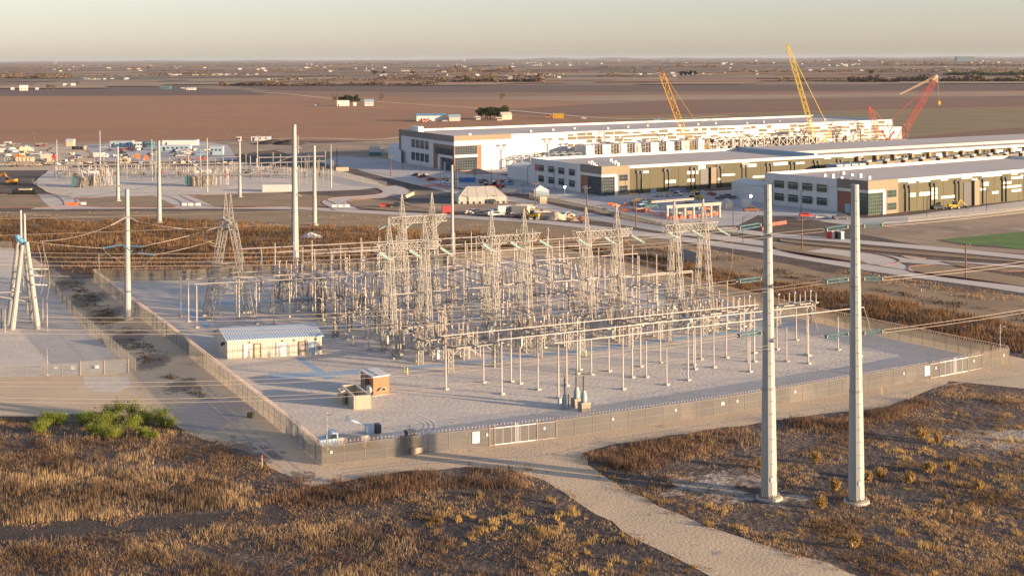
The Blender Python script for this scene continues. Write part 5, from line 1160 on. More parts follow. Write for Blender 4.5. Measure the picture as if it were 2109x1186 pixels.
# building 2 and 3
def hall(lab, F0, Ue, Ve, h, L, wn, hasred, glassm, seed, entL, gb):
    f = mkframe(F0, Ue, Ve); f.L = L; t = thing('data_hall', lab, 'building', f.o)
    shell(f, h, t, opan, wpan, a0=0)
    slab_part(f, t, 'end_cladding', wpan, -.3, -.05, gb, f.D, 0, h-.3); slab_part(f, t, 'pilaster', wpan2, -.45, -.31, gb, gb+3, 0, h-.4)
    for z in (h*.16, h*.56):
        for k in range(4):
            a = gb+5+k*(f.D-gb-8)/4; windowU(f, t, a, 4.9, z, 2.7, m=glassm, off=-.3)
            slab_part(f, t, 'sunshade', mull, -1.1, -.32, a-.6, a+5.4, z+1.9, z+2.0)
    if hasred: slab_part(f, t, 'red_panel', mat('red film', (.55, .08, .10), .6), -.62, -.55, f.D-6.5, f.D-4.2, h*.56, h*.56+2.8)
    # entry block
    slab_part(f, t, 'fascia', bfas, -.55, -.06, 0, gb, h-3, h+.25); slab_part(f, t, 'fascia', bfas2, -.5, entL, -.5, -.04, h-3.1, h+.22)
    slab_part(f, t, 'entry_wall', bfas2, entL*.5, entL, -.48, -.04, 0, h-3.12); slab_part(f, t, 'white_surround', wpan, -.8, entL*.5, -.9, -.2, h-4.0, h-3.0); slab_part(f, t, 'white_surround', wpan, entL*.5-1.0, entL*.5+.4, -.92, -.2, 0, h-4.01)
    slab_part(f, t, 'white_surround', wpan, -.82, -.3, 0, gb-.6, h-4.0, h-3.01); slab_part(f, t, 'rust_frame', rust, -.7, -.3, gb-6.5, gb-.6, 0, h-4.01)
    windowU(f, t, -.5, entL*.5-.6, .3, h-4.4, m=glassm, side='u', off=-.5, nx_=7, nz=6); windowU(f, t, 0, gb-3, .3, h-4.4, m=glassm, off=-.5, nx_=8, nz=6)
    slab_part(f, t, 'entry_door', lblue, -.9, -.65, gb-6.5, gb-4, 0, 3.4)
    for z in (h*.1, h*.48): windowU(f, t, entL*.62, entL*.3, z, 2.6, m=glassm, side='u', off=-.48)
    r = random.Random(seed); a = entL+4
    panels(f, t, mat('white facade panel', (.72, .70, .66), .8), entL+6, L-4, h-.4, wn, seed, lo=.3, rows=7, wset=(4, 6, 8))
    while a < L-8: fixture(f, t, a, h*.72, h); a += 14
    slab_part(f, t, 'tall_opening', dark, entL+37, entL+42, -.2, -.03, 0, h*.74); slab_part(f, t, 'opening_pier', bfas2, entL+42.1, entL+45, -1.2, -.05, 0, h*.78)
    mb = MB()
    for k in range(8): f.box(mb, 4+k*3.1, 5.2+k*3.1, 12+(k*7) % 26, 13.2+(k*7) % 26, h-1.1, h-.2+.3*(k % 3))
    mb.build('roof_units', white, t)
    for n_, (m_, a0_, a1_, sd_) in enumerate(((mat('panel joint', (.06, .055, .035), .9), entL+3, min(L-2, 250), 'u'), (mat('pale panel joint', (.33, .33, .33), .9), gb+4, f.D-2, 'v'))):
        mb = MB(); a = a0_
        while a < a1_:
            if sd_ == 'u': f.box(mb, a, a+.12, -.035, -.005, .1, h-1.3)
            else: f.box(mb, -.33, -.295, a, a+.1, .1, h-.5)
            a += 7.5 if sd_ == 'u' else 5.2
        mb.build('panel_joints', m_, t)
    return f, t
F2, F3 = P(1240, 404), P(1788, 444)
e2 = PY(2109, 298, 719); e2.z = 0; f2, b2 = hall('middle hall with white end, red window film and olive long wall', F2, e2, P(1095, 380), 11.6, 330, 70, True, glass, 21, 13.5, 17)
slab_part(f2, b2, 'upper_roof', roofw, 120, 328, 22, f2.D-1, 10.6, 11.9); slab_part(f2, b2, 'step_wall', lblue, 118, 119.9, 3, f2.D-1, 10.5, 12.2)
f3, b3 = hall('nearest hall with white end and sunlit olive long wall', F3, P(2109, 412), P(1576, 420), 11.8, 150, 46, False, glassg, 33, 15.5, 14)
# low white annexes
for (p, q, r_, h, l) in ((P(1140, 384), P(1045, 366), P(1170, 374), 5.5, 'low white annex wall at the end of the middle hall'), (P(1575, 420), P(1507, 407), P(1600, 410), 6.0, 'low white annex wall at the end of the nearest hall'), (P(1098, 380), P(1046, 366), P(1110, 372), 7.5, 'taller white annex joined to the middle hall'), (P(826, 336), P(800, 327), P(838, 326), 6.5, 'low grey annex at the end of the farthest hall')):
    f = mkframe(p, q, r_); t = thing('annex', l, 'annex', p); 
    if 'taller' in l: f.L = 8
    mb = MB(); f.box(mb, 0, f.L, 0, f.D, 0, h); mb.build('wall', wpan if 'white' in l else wpan2, t); mb = MB(); f.box(mb, -.1, f.L+.1, -.1, f.D+.1, h, h+.25); mb.build('coping', mull, t)
# cooling units along building 2
base = P(1820, 345); ux = f2.u
pl = thing('cooling_platform', 'raised platform carrying the row of cooling units beside the middle hall', 'platform', f2.o+f2.w(118, -14, 0), math.atan2(ux.y, ux.x))
MB().box((84, 6, 4.4), (172, 12, .5)).build('deck', steel2, pl); mb = MB()
for k in range(42): mb.bar((k*4.1, 0, 0), (k*4.1, 0, 6), .25)
mb.build('railing_posts', steel, pl)
for k in range(13):
    t = thing('cooling_unit', f'{ORD[k]} tan cooling unit of the row on the platform by the middle hall', 'cooling unit', f2.o+f2.w(138+k*11.5, -12, 4.65), math.atan2(ux.y, ux.x), 'cooling units by the middle hall')
    MB().box((3, 4, 1.9), (5, 7, 3.6)).build('housing', bfas2, t); MB().box((7.4, 4, 2.1), (3.6, 7, 4.0)).build('coil', dark, t); MB().lathe((3, 4, 3.7), (3, 4, 4.5), [(0, 2.0), (1, 2.2)], 12).build('fan_cowl', mull, t)
    mb = MB(); mb.box((5, 11, 4.2), (1.6, 1.4, 3)); mb.build('stack', bfas2, t)
for k in range(4):
    t = thing('cooling_unit', f'{ORD[k]} bluish low cooling unit at the shaded end of the platform row', 'cooling unit', f2.o+f2.w(119+k*4.6, -12, 4.65), math.atan2(ux.y, ux.x), 'bluish cooling units by the middle hall')
    MB().box((2, 4, 1.7), (3.8, 7, 3.4)).build('housing', lblue, t); MB().box((2, .4, 1.6), (3, .3, 2.2)).build('grille', dark, t)

# ---------------------------------------------------------------- cranes
def crane(label, base, tip, m, mj=None, w0=2.4, n=16, jib=None, ropes=2, hook=None, name='crawler_crane'):
    t = thing(name, label, 'crane', base); tip = tip-base; d = tip; rz = math.atan2(d.y, d.x)
    mb = MB(); mb.box((0, 0, 2.6), (7, 4, 2.6), rz); mb.box((-4, 0, 2.9), (2.5, 4.4, 2.2), rz); mb.build('house', m, t)
    for s in (-1, 1): MB().box((-s*3*math.sin(rz), s*3*math.cos(rz), .7), (9, 1.2, 1.4), rz).build('track', dark, t)
    st = V((math.cos(rz)*2, math.sin(rz)*2, 3))
    MB().lattice(st, st.lerp(tip, .92), w0, w0*.8, max(6, n*2//3), w0*.06).build('boom', m, t); MB().lattice(st.lerp(tip, .92), tip, w0*.8, .3, 3, w0*.08).build('boom_head', mj or m, t)
    MB().lattice((-1, 0, 3.5), (-math.cos(rz)*6, -math.sin(rz)*6, 12), 1.2, .6, 4, .2).build('mast', m, t)
    mb = MB(); q = V((-math.cos(rz)*6, -math.sin(rz)*6, 12))
    for k in range(ropes): mb.bar(q+V((0, k*.6, 0)), st.lerp(tip, .97)+V((0, k*.6, .6)), .13)
    mb.build('pendant_ropes', m, t)
    if jib: MB().lattice(tip, jib-base, 1.1, .5, 9, .12).build('jib', mj or m, t)
    if hook: mb = MB(); mb.bar(tip, (tip.x+1, tip.y, tip.z-hook), .1); mb.box((tip.x+1, tip.y, tip.z-hook), (1.3, 1, 2.2)); mb.build('hook_block', yellow, t)
    return t
cp = lambda x, Y: V(((x-CX)*Y/F, Y, 0))
crane('thick yellow lattice boom crane leaning over the farthest hall', cp(1437, 742), PY(1357, 138, 745), mat('crane yellow', (.80, .42, .02), .5, var=.05), rust, 3.2, 18)
crane('slender yellow crane whose tip stands above the horizon', cp(1690, 838), PY(1621, 90, 835), mat('crane lemon', (.78, .55, .04), .5, var=.05), None, 2.6, 22)
rd = mat('crane red', (.50, .09, .05), .5, var=.05)
crane('red crane with long boom and folded jib', cp(1836, 850), PY(1931, 156, 850), rd, mat('crane cream', (.75, .55, .35), .5), 3.2, 18, jib=PY(1853, 195, 850), hook=16)
crane('short red crane boom leaning the other way', cp(1822, 845), PY(1790, 219, 843), rd, None, 2.6, 9)

# ---------------------------------------------------------------- site objects
def gable(name, label, cat, o, L, D, he, hr, rz, mw, mr, group=None, door=None, windows=0):
    t = thing(name, label, cat, o, rz, group); mb = MB()
    mb.add([(0, 0, 0), (L, 0, 0), (L, 0, he), (0, 0, he)], [(0, 1, 2, 3)]); mb.add([(0, D, 0), (L, D, 0), (L, D, he), (0, D, he)], [(0, 3, 2, 1)])
    for a in (0, L): mb.add([(a, 0, 0), (a, D, 0), (a, D, he), (a, D/2, hr), (a, 0, he)], [(0, 1, 2, 3, 4)])
    mb.build('wall', mw, t); mb = MB(); e = .4
    for s0, s1 in ((-e, D/2), (D+e, D/2)):
        mb.hexa([(-e, s0, he-.1), (L+e, s0, he-.1), (L+e, s1, hr), (-e, s1, hr), (-e, s0, he+.1), (L+e, s0, he+.1), (L+e, s1, hr+.25), (-e, s1, hr+.25)])
    mb.build('roof', mr, t)
    if door: MB().box((-.08, D/2, door[1]/2), (.12, door[0], door[1])).build('door', dark, t); MB().box((L*.4, -.08, 1.2), (1.2, .12, 2.4)).build('door', dark, t)
    for k in range(windows):
        w_ = MB().box((L*(k+.7)/(windows+.6), -.07, he*.55), (1.4, .12, 1.3)).build('window', mull, t); MB().box((L*(k+.7)/(windows+.6), -.14, he*.55), (1.1, .06, 1.0)).build('pane', glass, w_)
    return t
def boxhouse(name, label, cat, b, L, D, h, rz, mw, mr=None, group=None, windows=3, door=True):
    t = thing(name, label, cat, b, rz, group); MB().box((L/2, D/2, h/2), (L, D, h)).build('wall', mw, t); MB().box((L/2, D/2, h+.1), (L+.4, D+.4, .2)).build('roof', mr or mull, t)
    for k in range(windows): MB().box((L*(k+.6)/(windows+.3), -.06, h*.6), (1.1, .1, .9)).build('window', glass, t)
    if door: MB().box((L*.12, -.07, 1.05), (1.0, .12, 2.1)).build('door', dark, t)
    return t
# big frame tent
o_ = P(945, 421); rz = math.radians(10); L, D, he, hr = 18.5, 12, 2.6, 6.2
t = thing('frame_tent', 'large cream marquee tent with peaked roof and window flaps', 'tent', o_, rz)
mb = MB(); mb.add([(0, 0, 0), (L, 0, 0), (L, D, 0), (0, D, 0), (0, 0, he), (L, 0, he), (L, D, he), (0, D, he)], [(0, 1, 5, 4), (1, 2, 6, 5), (2, 3, 7, 6), (3, 0, 4, 7)]); mb.build('side_wall', cream, t)
mb = MB(); R = []; 
mb.add([(0, 0, he), (L, 0, he), (L, D, he), (0, D, he), (4, D/2, hr), (L-4, D/2, hr)], [(0, 1, 5, 4), (1, 2, 5), (2, 3, 4, 5), (3, 0, 4)]); mb.build('roof', cream, t)
mb = MB()
for k in range(6): x = L*k/5; mb.bar((x, -.03, 0), (x, -.03, he), .12); mb.bar((x, 0, he+.03), (min(max(x, 4), L-4), D/2, hr+.03), .1)
mb.build('seam', mat('tent seam', (.55, .5, .43), .8), t)
for k in range(8): MB().box((1.2+k*2.3, -.06, .5), (.8, .1, .9)).build('heater_duct', dark, t)
o_ = P(1100, 405); t = thing('canopy_tent', 'small pale blue pop up tent beside the grey fence', 'tent', o_, math.radians(12)); mb = MB(); mb.add([(0, 0, 2.4), (6.2, 0, 2.4), (6.2, 5, 2.4), (0, 5, 2.4), (3.1, 2.5, 4.3)], [(0, 1, 4), (1, 2, 4), (2, 3, 4), (3, 0, 4)]); mb.build('roof', white, t)
mb = MB(); mb.add([(0, 0, 0), (6.2, 0, 0), (6.2, 5, 0), (0, 5, 0), (0, 0, 2.4), (6.2, 0, 2.4), (6.2, 5, 2.4), (0, 5, 2.4)], [(0, 1, 5, 4), (1, 2, 6, 5), (3, 0, 4, 7)]); mb.build('side_wall', lblue, t)
for x in (0, 6.2):
    for y in (0, 5): MB().tube((x, y, 0), (x, y, 2.4), .08).build('leg', steel, t)
# dome tank, containers, dumpster, toilets, barriers
def at(x, y): return P(x, y)
b = at(1497, 432); t = thing('dome_tank', 'white domed tank with ribs inside the orange barrier area', 'tank', b); MB().lathe((0, 0, 0), (0, 0, 4.2), [(0, 2.1), (.5, 2.1), (.75, 1.75), (.92, .95), (1, .2)], 18).build('shell', cream, t)
MB().tube((-.5, -2.2, 0), (-.5, -2.2, 2), .5).build('hatch', mull, t); MB().lathe((0, 0, 0), (0, 0, .25), [(0, 2.6), (1, 2.6)], 18).build('base', concrete, t)
def container(label, b, L, D, h, rz, m, group=None, name='container', cat='container'):
    t = thing(name, label, cat, b, rz, group); mb = MB(); mb.box((L/2, D/2, h/2), (L, D, h))
    for k in range(int(L/.6)): mb.box((.3+k*.6, -.03, h/2), (.25, .08, h*.86))
    mb.build('body', m, t); MB().box((-.05, D/2, h/2), (.08, D*.92, h*.9)).build('door', mull if m is not mull else steel2, t); return t
container('white container inside the far substation beside the tallest pole', at(540, 396), 12.5, 3, 3.0, math.radians(3), wpan)
container('white boxy generator trailer by the shaded end of the nearest hall', at(1529, 428), 3.6, 2.5, 3.0, math.radians(8), wpan)
container('red dumpster beyond the rear lattice portal', at(912, 440), 4.2, 2.2, 2.6, math.radians(14), red, name='dumpster', cat='dumpster')
container('beige container behind the small blue tent', at(1112, 420), 2.8, 2.4, 2.6, math.radians(12), tan)
container('blue container frame stack before the farthest hall', at(946, 376), 7, 2.4, 2.2, math.radians(-10), blue)
container('dark blue generator at the olive wall of the middle hall', at(1381, 400), 6.5, 2.5, 2.0, math.radians(8), blue, name='generator', cat='generator')
container('pale site office below the wall of the middle hall', at(1343, 400), 1.8, 2, 2.2, math.radians(8), lblue, name='utility_cabinet', cat='cabinet')
container('tan tank trailer at the far substation fence end', at(692, 353), 6.2, 2.6, 1.9, math.radians(6), tan, name='tank_trailer', cat='trailer')
container('green box on the dirt lane beside the long fence', at(509, 860), .9, .8, .75, math.radians(-20), mat('utility green', (.10, .10, .05), .7), name='utility_box', cat='utility box')
container('teal container beside the lettered white one', at(760, 322), 7, 3, 2.2, math.radians(2), teal)
container('white container with dark lettering near the shaded annex', at(761, 318), 6, 2.6, 4.6, math.radians(2), wpan)
for k, (x, y, m, l) in enumerate([(1707, 491, red, 'red portable toilet cabin beside a roadside grass verge'), (1714, 492, red, 'second red portable toilet cabin, touching the first'), (1726, 492, dark, 'dark blue portable toilet cabin'), (1733, 493, teal, 'grey green portable toilet cabin at the end')]):
    t = thing('portable_toilet', l, 'portable toilet', at(x, y), .4); MB().box((0, 0, 1.15), (1.2, 1.2, 2.3)).build('cabin', m, t); MB().box((0, 0, 2.36), (1.3, 1.3, .14)).build('roof', white, t); MB().box((0, -.62, 1.1), (.8, .05, 1.9)).build('door', mull, t)
bar_src = {}
def barrier(x, y, m, label, group, rz=.1, n=1, w_=1.9):
    key = m.name
    if key not in bar_src:
        t = thing('water_barrier', 'x', 'barrier', (0, 0, 0), 0, 'x'); mb = MB(); mb.hexa([(-w_/2, -.3, 0), (w_/2, -.3, 0), (w_/2, .3, 0), (-w_/2, .3, 0), (-w_/2, -.12, 1.05), (w_/2, -.12, 1.05), (w_/2, .12, 1.05), (-w_/2, .12, 1.05)]); mb.box((0, 0, .12), (w_*1.02, .66, .24)); mb.build('body', m, t); bar_src[key] = Proto(t)
    return bar_src[key].put(at(x, y), rz, label, group)
k = 0
for (x, y) in [(1266, 425), (1272, 427), (1286, 437), (1257, 423), (1310, 424), (1318, 437), (1325, 437), (1383, 452), (1391, 452), (1406, 451), (1433, 449), (1460, 445), (1467, 445), (1478, 443), (1402, 429), (1410, 429), (1418, 430), (1426, 430), (1446, 431), (1454, 433), (1462, 434), (1420, 441), (1474, 436), (1289, 424)]:
    barrier(x, y, orange, f'{ORD[k]} orange barrier of the cluster round the post frame, counted loosely from the site fence', 'orange barriers round the post frame', U_(-.4, .6)); k += 1
for k, (x, y) in enumerate([(380, 424), (393, 424), (408, 424)]): barrier(x, y, white, f'{ORD[k]} white barrier across the driveway nearer the tallest pole', 'white barriers across the second driveway', 0)
for k, (x, y) in enumerate([(689, 427), (702, 427), (715, 427)]): barrier(x, y, white, f'{ORD[k]} white barrier across the winding driveway', 'white barriers across the winding driveway', 0)
for k, (x, y) in enumerate([(141, 423), (148, 423), (156, 423)]): barrier(x, y, orange, f'{ORD[k]} orange barrier across the driveway by the storage lot', 'orange barriers across the first driveway', 0)
barrier(172, 422, white, 'single white barrier beside the orange ones at the first driveway', None, 0)
tape = mat('orange safety netting', (.62, .16, .10), .8, var=.2, alpha=.6)
for k, (pts, l) in enumerate([([(1268, 430), (1330, 440), (1390, 455)], 'faded orange netting from the site fence to the post frame'), ([(1360, 443), (1420, 451), (1480, 443)], 'orange netting before the post frame'), ([(1395, 428), (1440, 424), (1482, 428)], 'orange netting behind the post frame'), ([(870, 387), (900, 384), (925, 391)], 'orange netting above the culvert basin'), ([(1570, 476), (1590, 466), (1620, 462)], 'pinkish netting by the near pole height, at the road')]):
    fence('safety_netting', [P(*p) for p in pts], l, 1.2, 4, tape, False, cat='netting')
# retaining walls of the culvert
for k, (a, b_, h, l) in enumerate([((853, 402), (930, 404), 1.7, 'pale retaining wall on the shaded side of the culvert basin'), ((930, 404), (944, 412), 1.7, 'pale retaining wall closing the culvert basin'), ((826, 414), (853, 402), 1.4, 'low tan wing wall at the culvert basin'), ((1400, 533), (1440, 545), 3.0, 'grey concrete headwall in the ditch behind the yard')]):
    p, q = P(*a), P(*b_); d = (q-p).normalized(); n = V((-d.y, d.x, 0))*.4; z = V((0, 0, h)); o = MB().hexa([p, q, q+n, p+n, p+z, q+z, q+n+z, p+n+z]).build('retaining_wall', mat('weathered concrete', (.30, .28, .25), .9) if k != 2 else cb, None, p); tag(o, l, 'wall')
# piles
def pile(x, y, r, h, m, label, seed=0):
    b = at(x, y); mb = MB(); rr = random.Random(seed); vs = [(0, 0, h)]; 
    for k, (q, z) in enumerate(((.3, .78), (.6, .42), (1, 0))):
        for i in range(14): a = i*6.283/14; s = r*q*rr.uniform(.85, 1.15); vs.append((math.cos(a)*s, math.sin(a)*s*.7, h*z*rr.uniform(.85, 1.1)))
    fs = [(0, 1+i, 1+(i+1) % 14) for i in range(14)]+[(1+14*k+i, 15+14*k+i, 15+14*k+(i+1) % 14, 1+14*k+(i+1) % 14) for k in range(2) for i in range(14)]
    mb.add([V(v)+b for v in vs], fs); o = mb.build('soil_pile', m, None, b); tag(o, label, 'pile')
pile(1147, 452, 3.6, 2.6, caliche, 'pale sand pile beside the parked site trucks'); pile(1182, 455, 1.8, 1.2, dirt, 'small brown heap beyond the pale sand pile', 1); pile(1197, 453, 1.4, 1.6, rust, 'rust coloured heap next to the small brown one', 2)
pile(640, 489, 4, 1.6, wpan2, 'heap of pale broken rock among the rusty weeds', 3); pile(985, 358, 8, 2.5, dirt, 'earth heap before the farthest hall', 4); pile(560, 297, 14, 3.2, darkm, 'long dark earth bank at the field edge, nearer the far substation', 5); pile(598, 298, 12, 3.5, darkm, 'second dark earth bank at the field edge', 6); pile(815, 312, 8, 2.5, wpan2, 'pale gravel heap at the shaded annex', 7)
pile(165, 405, 5, 1.0, dirt, 'low earth heap by the first driveway', 8) if False else None

# ---------------------------------------------------------------- wooden utility poles
UP = [(71, 295, 271, 'at the far end of the storage lot'), (206, 346-40, 268, 'behind the first transformer'), (325, 292, 268, 'standing before the long low office'), (335, 296, 270, 'close to the office corner'), (346, 295, 269, 'with a street lamp arm by the office'), (434, 293, 262, 'tallest of the field edge by the pale shed'), (466, 292, 267, 'at the field edge past the pale shed'), (532, 300, 275, 'by the white cabins at the field edge'),
      (694, 343, 303, 'behind the tan tank trailer'), (805, 363, 321, 'before the shaded end of the farthest hall'), (942, 394, 349, 'under the glazed corner of the farthest hall'), (1103, 426, 375, 'between the two tents'), (1310, 468, 410, 'at the orange netting near the site fence'), (1652, 516, 448, 'between the two big steel poles, with cross arm'), (1989, 572, 502, 'on the grass island of the road junction'), (1209, 405+30, 384, 'short one at the shaded side of the middle hall'), (1305, 437, 396, 'pale one before the post frame')]
WP = []
for k, (x, y, ty, l) in enumerate(UP):
    b = P(x, y); h = ZT(b, ty); WP.append((b, h)); t = thing('utility_pole', 'wooden utility pole '+l, 'utility pole', b, .2, 'wooden utility poles')
    MB().tube((0, 0, 0), (0, 0, h), .22, .15, 7).build('post', wood, t); MB().bar((-1.3, 0, h-.6), (1.3, 0, h-.6), .2).build('cross_arm', wood, t); mb = MB()
    for s in (-1.2, 0, 1.2): mb.tube((s, 0, h-.5), (s, 0, h-.1), .1)
    mb.build('insulators', porc, t)
for i, j in ((0, 1), (1, 2), (2, 5), (5, 6), (6, 7), (7, 8), (9, 10), (10, 11), (11, 12), (12, 13), (13, 14)):
    a, b = WP[i][0]+V((0, 0, WP[i][1])), WP[j][0]+V((0, 0, WP[j][1])); m_ = a.lerp(b, .5)-V((0, 0, 1.2)); wire([a, m_, b], f'sagging distribution line between pole {UP[i][3].split(" ", 1)[1]} and its neighbour', .035, 'distribution_line', 'distribution lines', 10, 'line', wood)
# slender black lamp posts of the site
LP = [(830, 350, 'far in front of the shaded end windows'), (867, 371, 'in the empty paved corner'), (907, 386, 'beside the grass verge road'), (936, 383, 'under the rust corner frame'), (978, 366, 'by the earth heap'), (1012, 378, 'beside the site fence gap'), (1087, 383, 'at the annex corner'), (1142, 391, 'before the shaded end wall'), (1162, 404, 'near the little glowing lamp'), (1316, 402, 'at the first olive bay'), (1417, 402, 'before the blue generator'), (1591, 424, 'at the nearest hall end windows'), (1650, 438, 'beside the red car'), (1902, 438, 'at the first downpipes of the nearest hall'), (1909, 452, 'low by the site road bend'), (2032, 436, 'by the tall dark opening'), (2073, 417, 'far along the sunlit long wall'), (1510, 470, 'in front of the dome tank'), (1530, 500, 'on the road verge before the dome tank'), (1746, 420, 'hidden partly by the second steel pole')]
for k, (x, y, l) in enumerate(LP):
    b = P(x, y); t = thing('site_lamp', 'slender dark lamp post '+l, 'lamp post', b, 0, 'slender site lamps'); hh = 8.5 if b.y > 520 else 7.5
    MB().tube((0, 0, 0), (0, 0, hh), .12, .09, 6).build('post', dark, t); MB().box((.5, 0, hh), (1.1, .35, .15)).build('lamp_head', dark, t)
lm = mat('lit lamp', (1, .95, .85), .5, emit=((1, .93, .8), 14))
for x, y, ty, l in ((1546, 434, 404, 'lit work light mast near the nearest hall end'), (1163, 402, 385, 'small lit lamp before the shaded windows of the middle hall')):
    b = P(x, y); h = ZT(b, ty); t = thing('light_mast', l, 'light mast', b); MB().tube((0, 0, 0), (0, 0, h), .12).build('post', steel, t); MB().lathe((0, -.3, h-.4), (0, -.1, h+.3), [(0, .2), (.4, .45), (1, .3)], 10).build('lamp', lm, t)

# ---------------------------------------------------------------- vehicles
def prism(prof, w_, mb, y0=None):
    y0 = -w_/2 if y0 is None else y0; n = len(prof); vs = [(x, y0, z) for x, z in prof]+[(x, y0+w_, z) for x, z in prof]
    mb.add(vs, [tuple(range(n)), tuple(range(2*n-1, n-1, -1))]+[(i, (i+1) % n, n+(i+1) % n, n+i)[::-1] for i in range(n)]); return mb
def wheels(t, xs, r=.38, y=.9):
    for x in xs:
        for s in (-1, 1):
            w_ = MB().lathe((x, s*y-.12, r), (x, s*y+.12, r), [(0, r*.85), (.15, r), (.85, r), (1, r*.85)], 12).build('wheel', rubber, t); MB().lathe((x, s*y-.14, r), (x, s*y+.14, r), [(0, r*.5), (1, r*.5)], 8).build('rim', mull, w_)
_vp = {}
def pickup(m):
    if ('p', m.name) not in _vp:
        t = thing('pickup_truck', 'x', 'pickup truck', (0, 0, 0), 0, 'x'); mb = MB()
        prism([(-2.9, .45), (2.9, .45), (2.9, 1.0), (1.6, 1.12), (.9, 1.85), (-.9, 1.9), (-1.05, 1.15), (-2.9, 1.15)], 1.95, mb); mb.build('body', m, t)
        mb = MB(); prism([(1.45, 1.15), (.88, 1.76), (-.8, 1.8), (-.9, 1.2)], 1.98, mb); mb.build('window', glass, t); MB().box((-2, 0, 1.16), (1.6, 1.6, .06)).build('cargo_bed', dark, t)
        for s in (-1, 1): MB().box((2.9, s*.7, .85), (.08, .35, .2)).build('headlight', white, t)
        wheels(t, (-1.9, 1.9)); _vp['p', m.name] = Proto(t)
    return _vp['p', m.name]
def car(m):
    if ('c', m.name) not in _vp:
        t = thing('car', 'x', 'car', (0, 0, 0), 0, 'x'); mb = MB(); prism([(-2.3, .35), (2.3, .35), (2.3, .8), (1.3, .95), (.6, 1.5), (-1.6, 1.55), (-2.3, 1.0)], 1.8, mb); mb.build('body', m, t)
        mb = MB(); prism([(1.15, .98), (.58, 1.43), (-1.5, 1.47), (-1.9, 1.05)], 1.83, mb); mb.build('window', glass, t)
        for s in (-1, 1): MB().box((2.3, s*.65, .65), (.08, .35, .16)).build('headlight', white, t)
        wheels(t, (-1.4, 1.4), .33, .8); _vp['c', m.name] = Proto(t)
    return _vp['c', m.name]
def boxtruck(m, m2):
    k = ('t', m.name, m2.name)
    if k not in _vp:
        t = thing('box_truck', 'x', 'truck', (0, 0, 0), 0, 'x'); mb = MB(); prism([(2, .6), (4, .6), (4, 1.5), (3.4, 2.5), (2, 2.6)], 2.3, mb); mb.build('cab', m2, t)
        mb = MB(); prism([(3.95, 1.55), (3.4, 2.35), (2.9, 2.35), (2.9, 1.6)], 2.33, mb); mb.build('window', glass, t); MB().box((-1.1, 0, 2.0), (6, 2.4, 2.5)).build('cargo_box', m, t); MB().box((0, 0, .65), (8, 1, .2)).build('chassis', dark, t)
        wheels(t, (-2.6, 2.9), .48, 1.05); _vp[k] = Proto(t)
    return _vp[k]
def flatbed(m):
    k = ('f', m.name)
    if k not in _vp:
        t = thing('flatbed_trailer', 'x', 'trailer', (0, 0, 0), 0, 'x'); MB().box((0, 0, 1.05), (9, 2.4, .25)).build('deck', m, t); mb = MB(); mb.box((-1.5, 0, 1.6), (4, 1.8, .9)); mb.box((2.6, 0, 1.5), (2, 1.5, .7)); mb.build('load', mat('mixed load', (.35, .28, .2), .8, var=.5, scale=1.5), t); wheels(t, (-3.2, -2.3), .45, 1.0); _vp[k] = Proto(t)
    return _vp[k]
def loader(m, name='wheel_loader', boom=(3.6, 3.4)):
    k = ('l', m.name, boom)
    if k not in _vp:
        t = thing(name, 'x', 'digger', (0, 0, 0), 0, 'x'); mb = MB(); prism([(-2.4, .7), (1.6, .7), (1.6, 1.5), (.4, 1.6), (-2.4, 1.9)], 1.8, mb); mb.build('body', m, t); mb = MB(); prism([(-.6, 1.5), (.9, 1.5), (.7, 3), (-.5, 3)], 1.4, mb); mb.build('cab', glass, t)
        mb = MB(); mb.bar((1.2, 0, 1.4), (boom[0]*.6, 0, boom[1]), .35); mb.bar((boom[0]*.6, 0, boom[1]), (boom[0]+.8, 0, 1.2), .3); mb.build('boom', m, t); mb = MB(); prism([(boom[0]+.5, 1.3), (boom[0]+1.4, 1.2), (boom[0]+1.5, .3), (boom[0]+.6, .3)], 1.8, mb); mb.build('bucket', dark, t); wheels(t, (-1.5, 1.2), .65, 1.0); _vp[k] = Proto(t)
    return _vp[k]
dgrey = mat('dark grey paint', (.09, .10, .11), .35, var=.05); silver = mat('silver paint', (.45, .46, .47), .35, metal=.3); maroon = mat('maroon paint', (.25, .04, .04), .35); bluev = mat('pale blue paint', (.25, .42, .55), .4)
